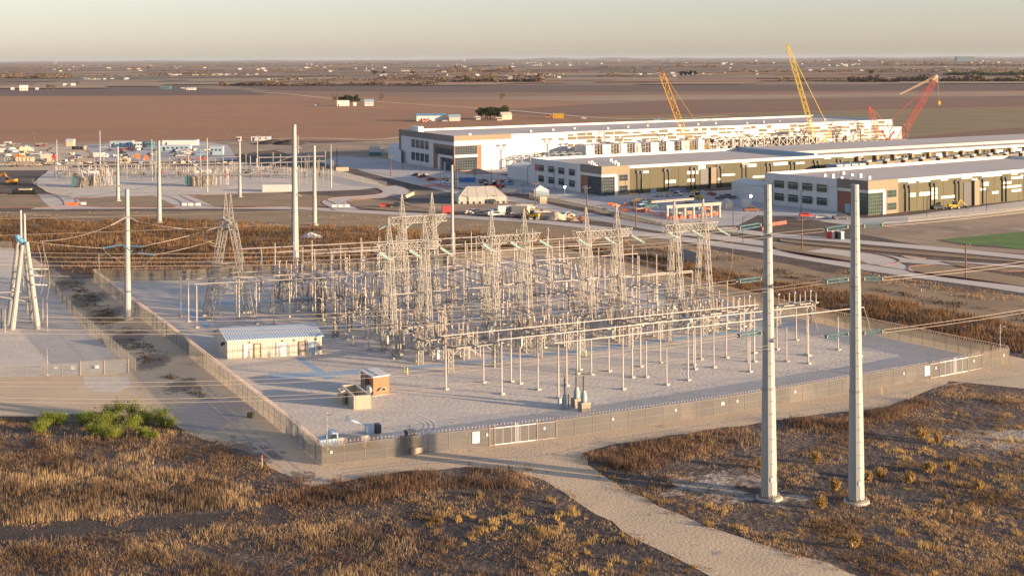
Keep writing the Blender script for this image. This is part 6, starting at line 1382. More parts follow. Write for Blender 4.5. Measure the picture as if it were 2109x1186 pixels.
VL = [(pickup, (dgrey,), 225, 313, .2, 'dark pickup at the corner of the shaded office yard'), (pickup, (silver,), 213, 306, .1, 'silver pickup before the pale blue shed'), (car, (maroon,), 250, 311, 0, 'maroon car between the sheds'), (pickup, (maroon,), 267, 309, .1, 'maroon pickup by the low sheds'), (pickup, (dgrey,), 252, 317, 2.9, 'dark pickup with back to the sheds'),
      (pickup, (white,), 385, 315, .1, 'white pickup before the long low office'), (pickup, (dgrey,), 362, 323, .3, 'dark pickup in the middle of the paved yard'), (pickup, (silver,), 372, 323, .3, 'silver pickup beside the dark one on the paved yard'), (car, (bluev,), 410, 314, 0, 'pale blue car at the office end'), (pickup, (bluev,), 414, 321, .1, 'pale blue pickup at the edge of the paved yard'), (pickup, (red,), 416, 330, .1, 'red pickup at the lower edge of the paved yard'), (boxtruck, (wpan, white), 208, 326, 0, 'white box truck on the storage lot'), (boxtruck, (tan, white), 55, 313, .2, 'beige box truck parked in the storage lot'),
      (boxtruck, (wpan, dgrey), 3, 317, 0, 'white box truck at the frame edge of the storage lot'), (flatbed, (steel2,), 30, 344, 0, 'loaded flatbed trailer in the front storage row'), (flatbed, (tan,), 68, 344, 0, 'second loaded flatbed trailer in the front storage row'), (flatbed, (steel,), 95, 342, 0, 'third loaded flatbed trailer in the front storage row'), (flatbed, (wpan2,), 152, 341, 0, 'loaded trailer before the far bus rails'), (flatbed, (teal,), 6, 345, 0, 'teal loaded trailer at the frame edge'),
      (pickup, (white,), 8, 302, 0, 'white pickup at the field edge of the storage lot'), (boxtruck, (cream, red), 100, 329, .1, 'cream box truck behind the reels'), (loader, (tan,), 45, 322, 1, 'tan loader among the storage rows'), (flatbed, (dark,), 30, 302, 0, 'dark trailer along the field edge'), (flatbed, (rust,), 85, 302, 0, 'rusty trailer along the field edge'),
      (pickup, (white,), 1022, 446, .1, 'white pickup at the front of the truck cluster'), (pickup, (dgrey,), 1030, 441, 1.2, 'dark pickup behind the white one in the truck cluster'), (boxtruck, (wpan, white), 1048, 442, .2, 'white box truck in the truck cluster'), (boxtruck, (cream, dgrey), 1066, 443, 2.8, 'cream box truck in the truck cluster'), (pickup, (maroon,), 1078, 449, .2, 'maroon pickup at the front of the truck cluster'), (pickup, (silver,), 1014, 440, .4, 'silver pickup behind the truck cluster'), (flatbed, (wpan2,), 1108, 442, .1, 'pale trailer past the truck cluster'), (loader, (yellow,), 1097, 451, 2.8, 'yellow loader at the end of the truck cluster'), (boxtruck, (tan, white), 1085, 440, .1, 'tan box truck at the end of the truck cluster'), (loader, (dgrey,), 1016, 419, 1.5, 'dark machine in front of the marquee tent'),
      (car, (red,), 1660, 447, .05, 'bright red car at the edge of the nearest hall yard'), (car, (silver,), 1692, 451, .1, 'silver jeep next to the red car'), (pickup, (dgrey,), 1732, 452, .2, 'dark pickup beside the second steel pole'), (loader, (yellow,), 1966, 431, .1, 'yellow telehandler against the sunlit long wall'), (car, (dgrey,), 1934, 431, .1, 'dark car under the downpipes of the sunlit wall'), (pickup, (white,), 1893, 432, .1, 'white pickup by the entry of the nearest hall') if False else (car, (silver,), 1925, 430, 0, 'silver car under the downpipes of the sunlit wall'),
      (loader, (red,), 1026, 389, 2, 'red lift machine on the shaded paving behind the marquee'), (loader, (red,), 1016, 388, .5, 'small red machine beside the red lift'), (pickup, (dgrey,), 1002, 386, .1, 'dark pickup behind the marquee ridge'), (flatbed, (yellow,), 1325, 420, .1, 'long yellow trailer at the shaded foot of the olive wall'), (loader, (yellow,), 1437, 411, 2, 'yellow digger behind the post frame'), (pickup, (dgrey,), 1498, 409, .1, 'dark pickup by the white annex wall'), (pickup, (dgrey,), 1488, 411, .2, 'second dark pickup by the white annex wall'), (pickup, (rust,), 1548, 436, .1, 'rusty flat load below the work light'), (car, (black,), 925, 427, .1, 'small black car by the red dumpster') if False else (pickup, (black,), 817, 427, .1, 'black pickup on the dirt above the loop road'), (car, (red,), 795, 427, .1, 'red car on the dirt above the loop road'),
      (car, (white,), 1203, 247-2, 0, 'white car on the farm road behind the farthest hall'), (pickup, (bluev,), 1353, 248, 0, 'pale blue pickup on the farm road'), (pickup, (white,), 690, 341, .1, 'white pickup beside the tank trailer') if False else (pickup, (teal,), 1343, 428, .2, 'teal pickup near the orange barriers')]
for fn, ar, x, y, rz, l in VL: fn(*ar).put(at(x, y), rz, l, 'vehicles parked around the sites')
# stored goods and small vehicles that fill the lots
rq = random.Random(77); kinds = []
def heap(m1, m2):
    t = thing('material_heap', 'x', 'material', (0, 0, 0), 0, 'x'); mb = MB()
    for j in range(7): mb.box((rq.uniform(-3, 3), rq.uniform(-1, 1), rq.uniform(.3, 1.0)), (rq.uniform(.6, 2.4), rq.uniform(.6, 1.6), rq.uniform(.5, 1.4)), rq.uniform(0, 1))
    mb.build('crates', m1, t); mb = MB()
    for j in range(4): mb.tube((rq.uniform(-3, 2), rq.uniform(-1.5, 1.5), .5), (rq.uniform(0, 4), rq.uniform(-1.5, 1.5), .6), .25, n=6)
    mb.build('pipes', m2, t); return Proto(t)
hp = [heap(steel2, tan), heap(dark, steel), heap(tan, rust), heap(wpan2, dark), heap(rust, cream), heap(concrete, steel2)]
lots = [('storage lot from the field edge', [(0, 304), (125, 302), (165, 318), (190, 340), (0, 346)], 40), ('paved office yard', [(240, 308), (440, 312), (455, 330), (240, 333)], 22), ('strip behind the far bus rails', [(120, 336), (500, 334), (500, 341), (120, 344)], 22), ('ground before the farthest hall', [(850, 362), (1080, 378), (1085, 386), (900, 378)], 16), ('barrier area round the post frame', [(1300, 422), (1470, 418), (1500, 440), (1400, 452), (1320, 440)], 18), ('dirt round the truck cluster', [(955, 436), (1090, 436), (1200, 452), (1100, 454), (960, 446)], 14), ('foot of the long olive wall', [(1330, 404), (1560, 392), (1560, 398), (1340, 412)], 8)]
for nm, poly, n in lots:
    k = 0; xs = [p[0] for p in poly]; ys = [p[1] for p in poly]
    while k < n:
        x, y = rq.uniform(min(xs), max(xs)), rq.uniform(min(ys), max(ys))
        if not inpoly(np.array([x]), np.array([y]), poly)[0]: continue
        if rq.random() < .3: [pickup(dgrey), pickup(silver), pickup(white), car(dgrey), car(maroon), pickup(bluev)][rq.randrange(6)].put(at(x, y), rq.uniform(0, 6), f'{ORD[k]} small vehicle or load on the {nm}', f'small loads on the {nm}')
        else: hp[rq.randrange(6)].put(at(x, y), rq.uniform(0, 3), f'{ORD[k]} heap of stored material on the {nm}', f'heaps on the {nm}', rq.uniform(.6, 1.1))
        k += 1
# excavator at the left edge
b = at(22, 380); t = thing('excavator', 'orange tracked excavator with raised arm at the storage lot', 'excavator', b, math.radians(170)); og = mat('excavator orange', (.75, .30, .02), .5)
for s in (-1, 1): MB().box((0, s*1.3, .45), (4.6, .7, .9)).build('track', dark, t)
mb = MB(); prism([(-2.6, 1.0), (1.6, 1.0), (1.6, 1.8), (-2.6, 2.4)], 2.9, mb); mb.build('house', og, t); mb = MB(); prism([(.3, 1.8), (1.8, 1.8), (1.6, 3.4), (.3, 3.4)], 1.2, mb, .2); mb.build('cab', glass, t)
mb = MB(); mb.bar((1.2, -.4, 1.9), (3.4, -.4, 5.2), .5); mb.bar((3.4, -.4, 5.2), (5.8, -.4, 3.6), .42); mb.build('arm', og, t); MB().box((6, -.4, 3.0), (1.0, 1.1, 1.2)).build('bucket', dark, t)
container('yellow skip box in front of the orange excavator', at(12, 379), 4.4, 2.2, 1.7, 0, yellow, name='skip', cat='skip')
# reels, pallets
for k, (x, y) in enumerate([(37, 333), (44, 333), (52, 333), (60, 333), (67, 333), (102, 333), (36, 328), (43, 328)]):
    t = thing('cable_reel', f'{ORD[k]} wooden cable reel of the storage row, counted from the frame edge', 'cable reel', at(x, y), .1, 'cable reels on the storage lot'); mb = MB()
    for s in (-.6, .6): mb.lathe((0, s, 1.3), (0, s*1.15, 1.3), [(0, 1.3), (1, 1.3)], 14)
    mb.build('flange', tan if k < 6 else orange, t); MB().lathe((0, -.6, 1.3), (0, .6, 1.3), [(0, .8), (1, .8)], 12).build('drum', dark, t)
for k, (x, y) in enumerate([(8, 333), (13, 333), (18, 333), (23, 333), (29, 333)]): container(f'{ORD[k]} pale green drum crate in the storage row', at(x, y), .9, 1, 2.2, 0, mat('pale green crate', (.35, .36, .26), .7), 'crates on the storage lot', 'crate', 'crate')
for k, (x, y, m) in enumerate([(283, 327, orange), (300, 331, orange), (258, 333, tan)]):
    t = thing('cable_reel', ['orange reel behind the far bus rails', 'orange reel nearer the far bus rails', 'cream pallet reel left of the orange ones'][k].replace('left of', 'apart from'), 'cable reel', at(x, y), .2); MB().lathe((0, -.5, 1.4), (0, .5, 1.4), [(0, 1.4), (.1, 1.5), (.12, .9), (.88, .9), (.9, 1.5), (1, 1.4)], 14).build('drum', m, t)
mb = MB(); r = random.Random(3); b = at(52, 400)
for k in range(34): mb.tube((b.x-3+r.uniform(-4, 6)-b.x, r.uniform(-4, 4), r.uniform(.3, 1.8)), (b.x-3+r.uniform(-4, 6)-b.x+1.5, r.uniform(-4, 4), r.uniform(.3, 1.8)), .35, n=8)
t = thing('pipe_stack', 'dark stack of pipes and coils by the substation corner', 'stack', b); 
o = MB(); 
for k in range(26): o.lathe(((k % 13)*.8-5, -1.2+2*(k//13), .9), ((k % 13)*.8-4.5, -1.2+2*(k//13), .9), [(0, .95), (1, .95)], 12)
o.build('pipes', rubber, t); MB().box((0, .2, 1.9), (5, 2, .7)).build('pallet', tan, t)

# sheds around the storage yard
boxhouse('office_trailer', 'long low pale office with orange skirting in the shaded yard', 'building', at(331, 311), 17.5, 7, 3.0, .02, lblue, roofm, windows=6); boxhouse('warehouse', 'long white flat roofed store behind the office', 'building', at(334, 301), 22, 9, 3.6, .03, wpan, mat('grey roof sheet', (.25, .25, .24), .7), windows=0)
boxhouse('shed', 'pale blue shed by the parked maroon car', 'shed', at(226, 304), 14, 7, 3.8, .03, lblue, roofw); boxhouse('shed', 'small grey shed between the blue shed and the dark one', 'shed', at(275, 305), 6, 5, 3.6, .05, wpan2, mull); boxhouse('shed', 'dark teal shed next to the small grey one', 'shed', at(298, 305), 5.5, 5, 4, .05, teal, dgrey)
gable('shed', 'yellowish shed with pale gable roof at the storage lot', 'shed', at(136, 302), 4.6, 4.5, 3.6, 4.6, 0, tan, roofm); boxhouse('shed', 'row of dull store boxes beside the yellowish shed', 'shed', at(148, 309), 9, 3, 2.2, -.4, steel2, mull)
boxhouse('cabin', 'blue grey cabin past the pale office yard', 'cabin', at(432, 320), 7.5, 5, 5.0, .02, lblue, mull); boxhouse('cabin', 'white flat cabin row at the field edge beyond the weeds', 'cabin', at(517, 290), 13, 4, 2.6, 0, wpan2, mull); boxhouse('cabin', 'tiny pale cabin by the field edge pole', 'cabin', at(487, 291), 2.8, 3, 2.8, 0, cream, mull)
boxhouse('control_hut', 'tan control hut under the far bus rails', 'hut', at(243, 337), 6, 3, 2.6, .02, tan, cream); boxhouse('hut', 'pale hut beside the box trucks', 'hut', at(8, 301), 4, 3, 2.6, .02, wpan2, mull)

# ---------------------------------------------------------------- far substation
def transformer(label, x, y, rz=.05):
    t = thing('power_transformer', label, 'transformer', at(x, y), rz, 'transformers of the far substation'); MB().box((0, 0, 2.4), (9, 4, 4.2)).build('tank', steel2, t); mb = MB()
    for k in range(9): mb.box((-5.8, -2+k*.5, 2.6), (2.2, .25, 4))
    mb.build('radiator', teal, t); mb = MB()
    for k in range(3): mb.ins((-2.5+k*2.6, -1, 4.5), (-3+k*3, -1.6, 8), .2, .4, 8)
    mb.build('bushing', porcm, t); mb = MB(); mb.lathe((-3, 1, 6.2), (4, 1, 6.2), [(0, .7), (.05, .9), (.95, .9), (1, .7)], 12); mb.build('conservator', white, t); mb = MB(); r = random.Random(int(x))
    for k in range(30): a = r.uniform(-3, 12); mb.bar((a, -4+r.uniform(0, 6), 0), (a, -4+r.uniform(0, 6), r.uniform(4, 8)), .18)
    mb.build('pipework', mat('cream steel', (.5, .4, .3)), t)
transformer('transformer with dark radiators, first on the gravel pad', 183, 386); transformer('transformer with dark radiators, near the winding driveway', 415, 384)
B9s = Proto(thing('substation_post', 'x', 'post', (0, 0, 0), 0, 'x')); MB().tube((0, 0, 0), (0, 0, 7), .2, n=6).build('pipe', steel, B9s.o); MB().ins((0, 0, 7), (0, 0, 9.5), .15, .3, 6, 6).build('insulator', porcm, B9s.o)
r = random.Random(8); k = 0; PX = []
for row, (y, x0, x1, n) in enumerate(((350, 120, 690, 20), (360, 110, 700, 24), (370, 110, 700, 24), (383, 160, 250, 10), (385, 400, 470, 12), (380, 600, 690, 9))):
    for j in range(n):
        x = lerp(x0, x1, (j+r.random()*.6)/n); B9s.put(at(x, y+r.uniform(-3, 3)), 0, f'{ORD[j % 24]} post in {["the rearmost", "the second", "the third", "the transformer", "the second transformer", "the driveway end"][row]} line of the far substation', 'posts of the far substation', r.uniform(.55, 1.0)); k += 1
for j, (x0, y0, x1, y1, Y, l) in enumerate([(105, 341, 510, 336, 640, 'longest'), (105, 334, 240, 331, 650, 'upper short'), (270, 333, 355, 331, 660, 'upper middle'), (430, 325, 495, 323, 640, 'upper high'), (530, 325, 668, 322, 650, 'highest'), (480, 338, 668, 332, 640, 'second longest'), (400, 361, 600, 358, 560, 'low front'), (175, 385, 250, 383, 545, 'lowest'), (425, 383, 480, 382, 545, 'low second')]):
    p, q = PY(x0, y0, Y), PY(x1, y1, Y); o = MB().tube(p, q, .28, n=6).build('bus_rail', tube_al, None, p); tag(o, f'{l} pale rail of the far substation', 'bus rail', 'rails of the far substation')
for j in range(16):
    x, y = [(130, 366), (160, 368), (200, 364), (235, 366), (268, 362), (300, 365), (335, 362), (365, 364), (395, 368), (440, 364), (470, 368), (500, 364), (540, 366), (575, 364), (610, 368), (650, 366)][j]
    t = thing('switch_gear', f'{ORD[j]} cluster of small switchgear along the far substation, from the excavator end', 'switchgear', at(x, y), .05, 'switchgear of the far substation'); mb = MB(); rr = random.Random(j)
    for q in range(7): xx = -4+q*1.3; mb.bar((xx, 0, 0), (xx, 0, 3), .18)
    mb.bar((-4.4, 0, 3), (4.4, 0, 3), .3); mb.bar((-4, 2, 3), (4, 2, 3), .3); mb.build('stand', steel, t); mb = MB()
    for q in range(8): mb.ins((-4+q*1.1, rr.uniform(0, 2), 3.1), (-4+q*1.1, rr.uniform(0, 2), 5.4), .14, .3, 5, 6)
    mb.build('insulator_stack', porc if j % 2 else porcm, t); MB().box((rr.uniform(-2, 2), 1, 1.5), (2.4, 1.2, 1.6)).build('cabinet', [tan, steel2, orange, bfas2][j % 4], t)
for k, (a, b_, Y, l) in enumerate([((0, 432), (606, 340), 560, 'long sagging line to the tallest steel pole'), ((480, 330), (606, 300), 500, 'line climbing to the tallest steel pole'), ((606, 320), (494, 366), 480, 'line dropping from the tallest pole toward the container'), ((480, 404), (606, 395), 450, 'low line reaching the tallest pole')]):
    wire([PY(*a, Y), PY(*b_, 402)], l, .06, 'power_line', 'lines of the tallest pole', 8)
wire([PY(606, 259, 400), PY(480, 277, 600), PY(325, 272, 800)], 'thin line from the top of the tallest pole to the field edge', .07, group='lines of the tallest pole', seg=8)
mb = MB()
for z in (302, 350, 400): p = PY(609, z, 399); mb.tube(p-p63 if False else p, p+V((1.6, 0, -.6)), .2)
o = mb.build('pole_arm', tube_al, None, P(607.5, 534)); tag(o, 'three short insulator arms on the tallest steel pole', 'insulator')

# ---------------------------------------------------------------- farms and the far plain
gable('barn', 'long white barn with blue roof beside red machines', 'barn', at(858, 250), 26, 12, 4.8, 6.4, math.radians(8), wpan, mat('blue barn roof', (.16, .28, .40), .5)); gable('barn', 'small white gabled shed next to the long blue roofed barn', 'barn', at(925, 250), 10, 9, 3.6, 5.6, math.radians(8), cream, lblue)
gable('farmhouse', 'pale yellow house behind the dark trees', 'house', at(1034, 247), 9.5, 8, 4, 6.5, math.radians(20), tan, cream); boxhouse('shed', 'small tan shed under the dark trees', 'shed', at(1021, 249), 6, 5, 3, 0, tan, cream); boxhouse('shed', 'tiny white shed at the foot of the dark trees', 'shed', at(978, 247), 5, 4, 3, 0, wpan)
for k in range(7):
    x = (990, 1000, 1010, 1022, 1033, 1040, 1003)[k]; tree('evergreen_tree', f'{ORD[k]} dark evergreen of the farm grove beside the long barn', P(x, 246-(k % 2)), 10.5+(k % 3), 5.2, g_ever, 1100, .55, 200+k, 'farm grove')
for k, x in enumerate((703, 714, 724, 735)): tree('evergreen_tree', f'{ORD[k]} dark tree behind the white farm barn', P(x, 213), 10+k % 2*2, 6, g_ever, 800, .7, 220+k, 'far farm trees')
boxhouse('barn', 'white box barn before the dark farm trees', 'barn', at(694, 219), 14.5, 9, 6.6, .1, wpan, lblue, windows=0); gable('farmhouse', 'white house with blue roofed gable at the far farm', 'house', at(751, 218.5), 10.5, 8, 4.6, 7.6, .1, wpan, lblue, windows=3); gable('shed', 'tiny white hut between the far barn and house', 'shed', at(728, 218.5), 3.4, 3.4, 2.6, 4, .2, wpan, wpan)
pickup(white).put(at(655, 218.5), 0, 'white truck on the field edge by the far farm', 'vehicles parked around the sites', 1.3)
t = thing('yellow_rack', 'bright yellow steel rack on the field road', 'rack', at(1140, 245)); mb = MB()
for k in range(7): mb.bar((k*1.5, 0, 0), (k*1.5, 0, 5), .6); mb.bar((k*1.5, 3, 0), (k*1.5, 3, 5), .5)
mb.build('frame', yellow, t); MB().box((4.5, 1.5, 2.4), (9, 3, 3)).build('load', yellow, t); loader(orange).put(at(1129, 244), 0, 'small orange tractor beside the yellow rack', 'vehicles parked around the sites')
for k, (x, y) in enumerate(((868, 251), (874, 252), (880, 251))): loader(red).put(at(x, y), .5*k, f'{ORD[k]} red farm machine before the long barn', 'vehicles parked around the sites')
car(dgrey).put(at(905, 251), 0, 'dark car before the long barn', 'vehicles parked around the sites'); car(white).put(at(916, 251), 0, 'white car before the long barn', 'vehicles parked around the sites')
FPx = [(751, 209, 196), (803, 216, 202), (923, 224, 207), (1120, 240, 216), (1059, 227, 210), (1320, 242, 227), (1563, 240, 222), (1575, 240, 222), (1857, 224, 208), (2000, 286, 262), (1587, 211, 199), (668, 217, 209), (2096, 215, 205), (985, 221, 210)]
for k, (x, y, ty) in enumerate(FPx):
    b = P(x, y); h = ZT(b, ty); t = thing('utility_pole', f'{ORD[k]} thin pole out in the ploughed fields', 'utility pole', b, 0, 'thin field poles'); MB().tube((0, 0, 0), (0, 0, h), .28, .2, 5).build('post', wood, t); MB().bar((-1.6, 0, h-.8), (1.6, 0, h-.8), .3).build('cross_arm', wood, t)
# left farm and others, then a scatter of far houses that nothing tells apart
FH_ = [(40, 187.5, 1.25, 'biggest pale gabled barn of the field farm'), (22, 185.5, .55, 'small white shed at the field farm edge'), (73, 185.5, .5, 'small white shed on the far side of the pale barn'), (130, 178.5, .75, 'white cottage between the two field farms'), (146, 178.5, .8, 'white cottage with teal lean-to')]
for x, y, s, l in FH_:
    t = gable('farmhouse', l, 'house', (0, 0, 0), 12, 9, 4.5, 8, .3, cream, wpan, 'field farm buildings', windows=2); t.location = at(x, y); t.scale = (s, s, s)
boxhouse('barn', 'teal and white row of farm sheds in the dark field', 'barn', at(329, 184.5), 20, 10, 5, 0, teal, lblue); boxhouse('barn', 'white low farm building past the teal sheds', 'barn', at(383, 186), 17, 8, 4, 0, wpan, white); boxhouse('barn', 'small white block between the farm sheds', 'barn', at(372, 185.8), 6, 5, 4, 0, wpan, white)
mat('grey shingle', (.2, .19, .18), .9); hw = mat('pale house wall', (.34, .315, .28), .8)
pr = [Proto(gable('house', 'x', 'house', (0, 0, 0), 15, 11, 3.6, 6.5, 0, m, r_, 'x')) for m, r_ in ((hw, wpan2), (hw, MATS['grey shingle']), (tan, MATS['grey shingle']))]
r = random.Random(12); hs = []
def hrow(x0, x1, y0, y1, n, s0, s1): 
    for _ in range(n): hs.append((r.uniform(x0, x1), r.uniform(y0, y1), r.uniform(s0, s1)))
hrow(340, 545, 154, 156.5, 26, .9, 1.5); hrow(170, 260, 163, 166, 12, .9, 1.4); hrow(540, 620, 163, 166, 12, .8, 1.3); hrow(1045, 1160, 154, 161, 20, .9, 1.6); hrow(1060, 1190, 129, 137, 26, 1.6, 2.6); hrow(780, 1060, 154, 164, 18, .9, 1.6); hrow(1290, 1560, 150, 158, 12, .9, 1.7); hrow(1700, 1790, 132, 138, 12, 1.5, 2.6)
hrow(0, 1000, 136, 150, 40, 1.4, 2.4); hrow(1200, 2109, 124, 134, 44, 2.2, 4.5); hrow(1500, 2109, 140, 150, 14, 1.2, 2.0); hrow(600, 1060, 132, 142, 22, 1.6, 2.8)
for k, (x, y, s) in enumerate(hs):
    y2 = max(y, HY-RL*(x-CX)+3.2); pr[k % 3].put(P(x, y2), r.uniform(-.5, .9), 'tiny pale house far off on the plain', 'tiny far houses on the plain', s*.6)
def wtower(x, y, h, l, s=1):
    t = thing('water_tower', l, 'water tower', P(x, y)); 
    for a in range(6): MB().tube((8*math.cos(a)*s, 8*math.sin(a)*s, 0), (5*math.cos(a)*s, 5*math.sin(a)*s, h*.7), 1.2*s).build('leg', wpan, t)
    MB().lathe((0, 0, h*.65), (0, 0, h), [(0, 3*s), (.3, 9*s), (.7, 9*s), (1, 1*s)], 12).build('tank', wpan, t)
wtower(115, 131.5, 60, 'pale water tower on the horizon over the field farm'); wtower(956, 127.2, 75, 'pale water tower on the horizon near the middle', 1.3); wtower(1994, 121, 95, 'pale water tower on the horizon toward the red crane', 1.2); wtower(2033, 121, 95, 'second pale water tower near the frame edge', 1.2)
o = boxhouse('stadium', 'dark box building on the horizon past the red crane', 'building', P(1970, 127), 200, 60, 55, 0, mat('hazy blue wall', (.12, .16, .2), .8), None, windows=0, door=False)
# tree belts on the plain
g_far = gm('bare grey trees', [(.15, .11, .08), (.19, .14, .10), (.12, .09, .065), (.23, .17, .115)], .15)
r2 = np.random.default_rng(5)
def belt(x0, x1, y, h, n, m=g_far, label='tree belt on the distant plain', dy=1.0, s=2.2):
    a, b = P(x0, y), P(x1, y-.0045*(x1-x0)*0); n = int(n); t_ = r2.uniform(0, 1, n); depth = r2.uniform(-.5, .5, n)
    Y0 = a.y; Yd = abs(P(x0, y-dy).y-P(x0, y+dy).y)
    g = .5+.5*np.sin(t_*(x1-x0)*.09+x0)*np.sin(t_*(x1-x0)*.031+y); g = np.clip(g*1.25-.1, .12, 1.1)
    px_ = a.x+(b.x-a.x)*t_; py_ = a.y+(b.y-a.y)*t_+depth*Yd*.6; z = np.abs(r2.uniform(0, 1, n))**.8*h*g
    c = np.stack([px_, py_, z], 1); sc_ = s*h/10*r2.uniform(.5, 1.5, (n, 1, 1)); v = c[:, None, :]+r2.normal(0, 1, (n, 3, 3))*sc_*.75; v[..., 2] = np.maximum(v[..., 2], .5)
    return trimesh('treeline', v.reshape(-1, 3), m, label, 'stuff')
BE = [(120, 560, 176.5, 0, 0), (455, 600, 177, 10, 2600), (560, 900, 176.5, 9, 3600), (900, 1120, 170, 12, 3600), (780, 1000, 163, 11, 2600), (1120, 1290, 160, 0, 0), (990, 1140, 160, 11, 1500), (1230, 1330, 158, 9, 1200), (1750, 2109, 169, 14, 5200), (1600, 1760, 168, 8, 1200), (1950, 2150, 156, 13, 2400), (1750, 2109, 146, 12, 2400),
      (0, 140, 162, 13, 2200), (20, 110, 141, 12, 800), (250, 420, 140, 14, 1600), (330, 420, 152, 12, 1400), (400, 560, 137, 14, 1500), (650, 830, 134, 22, 1700), (900, 1060, 148, 18, 1600), (1200, 1340, 142, 14, 1500), (1390, 1480, 139, 16, 900), (1400, 1600, 133, 20, 1600), (1690, 1850, 129, 25, 1800), (1820, 2109, 136, 20, 2600), (0, 300, 134, 20, 2000), (520, 700, 147, 12, 900), (300, 600, 131, 26, 1800), (1060, 1400, 127, 30, 2000), (600, 1060, 128, 30, 2400), (1400, 2150, 124, 38, 3200), (-60, 400, 130, 28, 2200)]
BE += [(-60, 2150, 129.5, 16, 5000), (-60, 1100, 145, 11, 3200), (1100, 2150, 131, 16, 4000), (-60, 700, 158, 9, 3000), (700, 1500, 152, 10, 3000), (-60, 1000, 138, 14, 4000), (560, 1100, 166.5, 9, 3000), (1500, 2150, 150, 12, 3600), (-60, 140, 159, 14, 1500), (0, 60, 150, 12, 500)]
for k, (x0, x1, y, h, n) in enumerate(BE):
    if n: belt(x0, x1, y, h, n, g_ever if k in (10,) else g_far, f'distant tree belt number {k}'.replace(f' number {k}', ''), dy=.8)
for k, (x, y, h, rr_) in enumerate([(1403, 157, 16, 14), (1412, 157, 16, 12), (1421, 157, 17, 13), (1432, 157, 15, 12), (1794, 155, 16, 15), (772, 156, 18, 22), (790, 155, 16, 16), (850, 155, 15, 16), (305, 143.5, 20, 16)]): tree('dark_tree', f'{ORD[k]} round dark tree standing out on the distant plain', P(x, y), h, rr_*.6, g_ever, 260, 2.0, 300+k, 'dark trees on the plain')
for k, (x, y) in enumerate([(1040-7, 211), (786, 210), (690, 212), (98, 186), (110, 186), (160, 178)]): tree('bare_tree', f'{ORD[k]} bare brown tree by the field farms', P(x, y), 13, 6, g_bare, 900, .35, 330+k, 'bare farm trees')
# low hills on the horizon
for k, (x0, x1, Y, h) in enumerate([(-200, 900, 60000, 60), (850, 1500, 52000, 95), (1300, 2400, 62000, 70)]):
    mb = MB(); n = 60; vs = []; hr_ = random.Random(k); a0, a1 = (x0-CX)*Y/F, (x1-CX)*Y/F
    for i in range(n+1):
        x = lerp(a0, a1, i/n); e = math.sin(math.pi*i/n)**.5; hh = h*e*(.6+.25*math.sin(i*.5+k)+.15*hr_.random()); vs += [(x, Y-4000, 0), (x, Y, max(hh, 1)), (x, Y+5000, 0)]
    mb.add(vs, [(3*i+j, 3*i+3+j, 3*i+4+j, 3*i+1+j) for i in range(n) for j in range(2)]); o = mb.build('hills', plain); o['kind'] = 'structure'

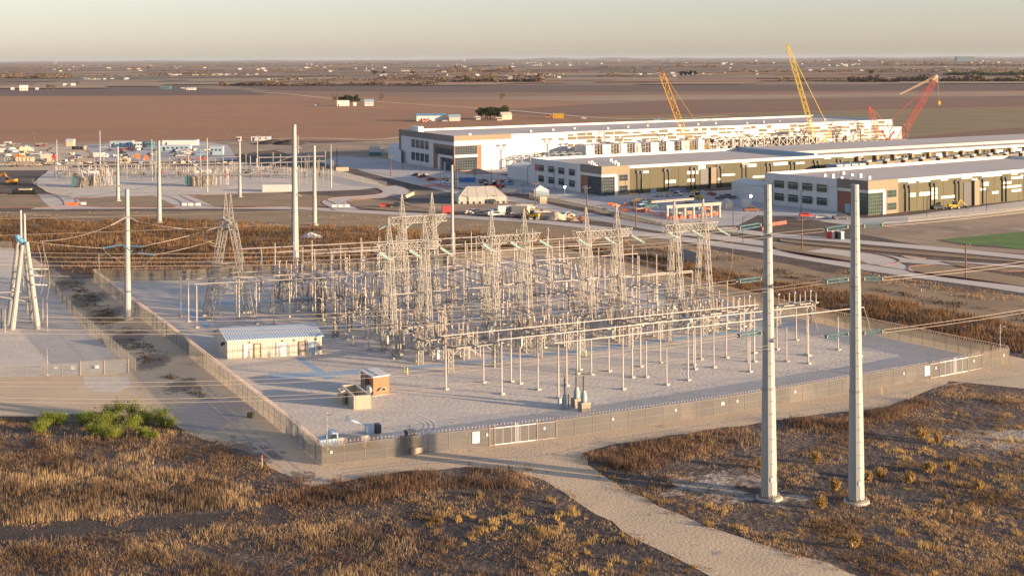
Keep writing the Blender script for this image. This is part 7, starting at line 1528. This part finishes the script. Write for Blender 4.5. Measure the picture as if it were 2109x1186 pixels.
# ---------------------------------------------------------------- machines in the yard
b = at(730, 922); t = thing('bucket_truck', 'white and blue bucket truck parked inside the near fence', 'truck', b, math.radians(20)); wb = mat('truck blue white', (.36, .46, .56), .4, var=.1)
mb = MB(); prism([(-5.2, .9), (-2.6, .9), (-2.6, 2.6), (-3.4, 2.7), (-3.9, 1.9), (-5.2, 1.8)], 2.2, mb); mb.build('cab', wb, t); mb = MB(); prism([(-4.0, 1.9), (-3.45, 2.55), (-2.8, 2.5), (-2.8, 1.9)], 2.24, mb); mb.build('window', glass, t)
MB().box((.4, 0, 1.35), (6, 2.3, 1.1)).build('service_body', cream, t); MB().box((2.2, 0, 2.3), (1.1, 1.1, 1.6)).build('turret', wb, t)
mb = MB(); mb.bar((2.2, 0, 2.9), (-.6, .2, 4.0), .26); mb.bar((-.6, .2, 4.0), (.9, .4, 3.3), .2); mb.build('boom', wb, t); MB().box((-.9, .2, 4.25), (.55, .55, .8), 0, .8).build('bucket', white, t); MB().box((3.4, 0, 2.5), (.7, 1.5, 1.2)).build('equipment_box', dark, t); wheels(t, (-4.1, 1.2, 2.3), .5, 1.0)
b = at(843, 928); t = thing('skid_loader', 'black compact loader standing behind the near fence', 'loader', b, math.radians(-60)); MB().box((0, 0, 1.2), (2.6, 1.6, 1.4)).build('body', black, t); mb = MB(); prism([(-.3, 1.9), (1.1, 1.9), (.9, 3.0), (-.3, 3.0)], 1.3, mb); mb.build('cab', glass, t)
for s in (-1, 1): MB().bar((-1.2, s*.8, 1.9), (2.0, s*.8, 1.0), .2).build('lift_arm', dgrey, t)
MB().box((2.3, 0, .6), (.5, 1.9, .8)).build('bucket', steel2, t); mb = MB(); mb.bar((-1.1, .6, 2), (-1.1, .6, 3.3), .12); mb.build('exhaust', black, t); wheels(t, (-.8, .8), .45, 1.0)
for k, (x, y, l) in enumerate([(540, 962, 'wooden stake in the weeds outside the near corner'), (1816, 812, 'orange topped stake outside the long fence')]):
    b = P(x, y); t = thing('marker_stake', l, 'stake', b); MB().bar((0, 0, 0), (0, 0, 1.6), .1).build('stick', tan, t); MB().bar((0, 0, 1.3), (0, 0, 1.65), .12).build('ribbon', orange, t)

# ---------------------------------------------------------------- air
HZ = mat_h = bpy.data.materials.new('haze'); HZ.use_nodes = True; nt = HZ.node_tree; nt.nodes.clear(); ou = nt.nodes.new('ShaderNodeOutputMaterial'); pv = nt.nodes.new('ShaderNodeVolumePrincipled')
pv.inputs['Color'].default_value = (.62, .70, .80, 1); pv.inputs['Density'].default_value = 1.15e-5; pv.inputs['Anisotropy'].default_value = 0.1
nt.links.new(pv.outputs[0], ou.inputs['Volume'])
if HAZE:
    o = MB().hexa([(-99000, -2500, -1), (99000, -2500, -1), (99000, 99000, -1), (-99000, 99000, -1), (-99000, -2500, 160), (99000, -2500, 160), (99000, 99000, 160), (-99000, 99000, 160)]).build('haze', HZ); o['kind'] = 'stuff'; o['label'] = 'thin haze over the plain'
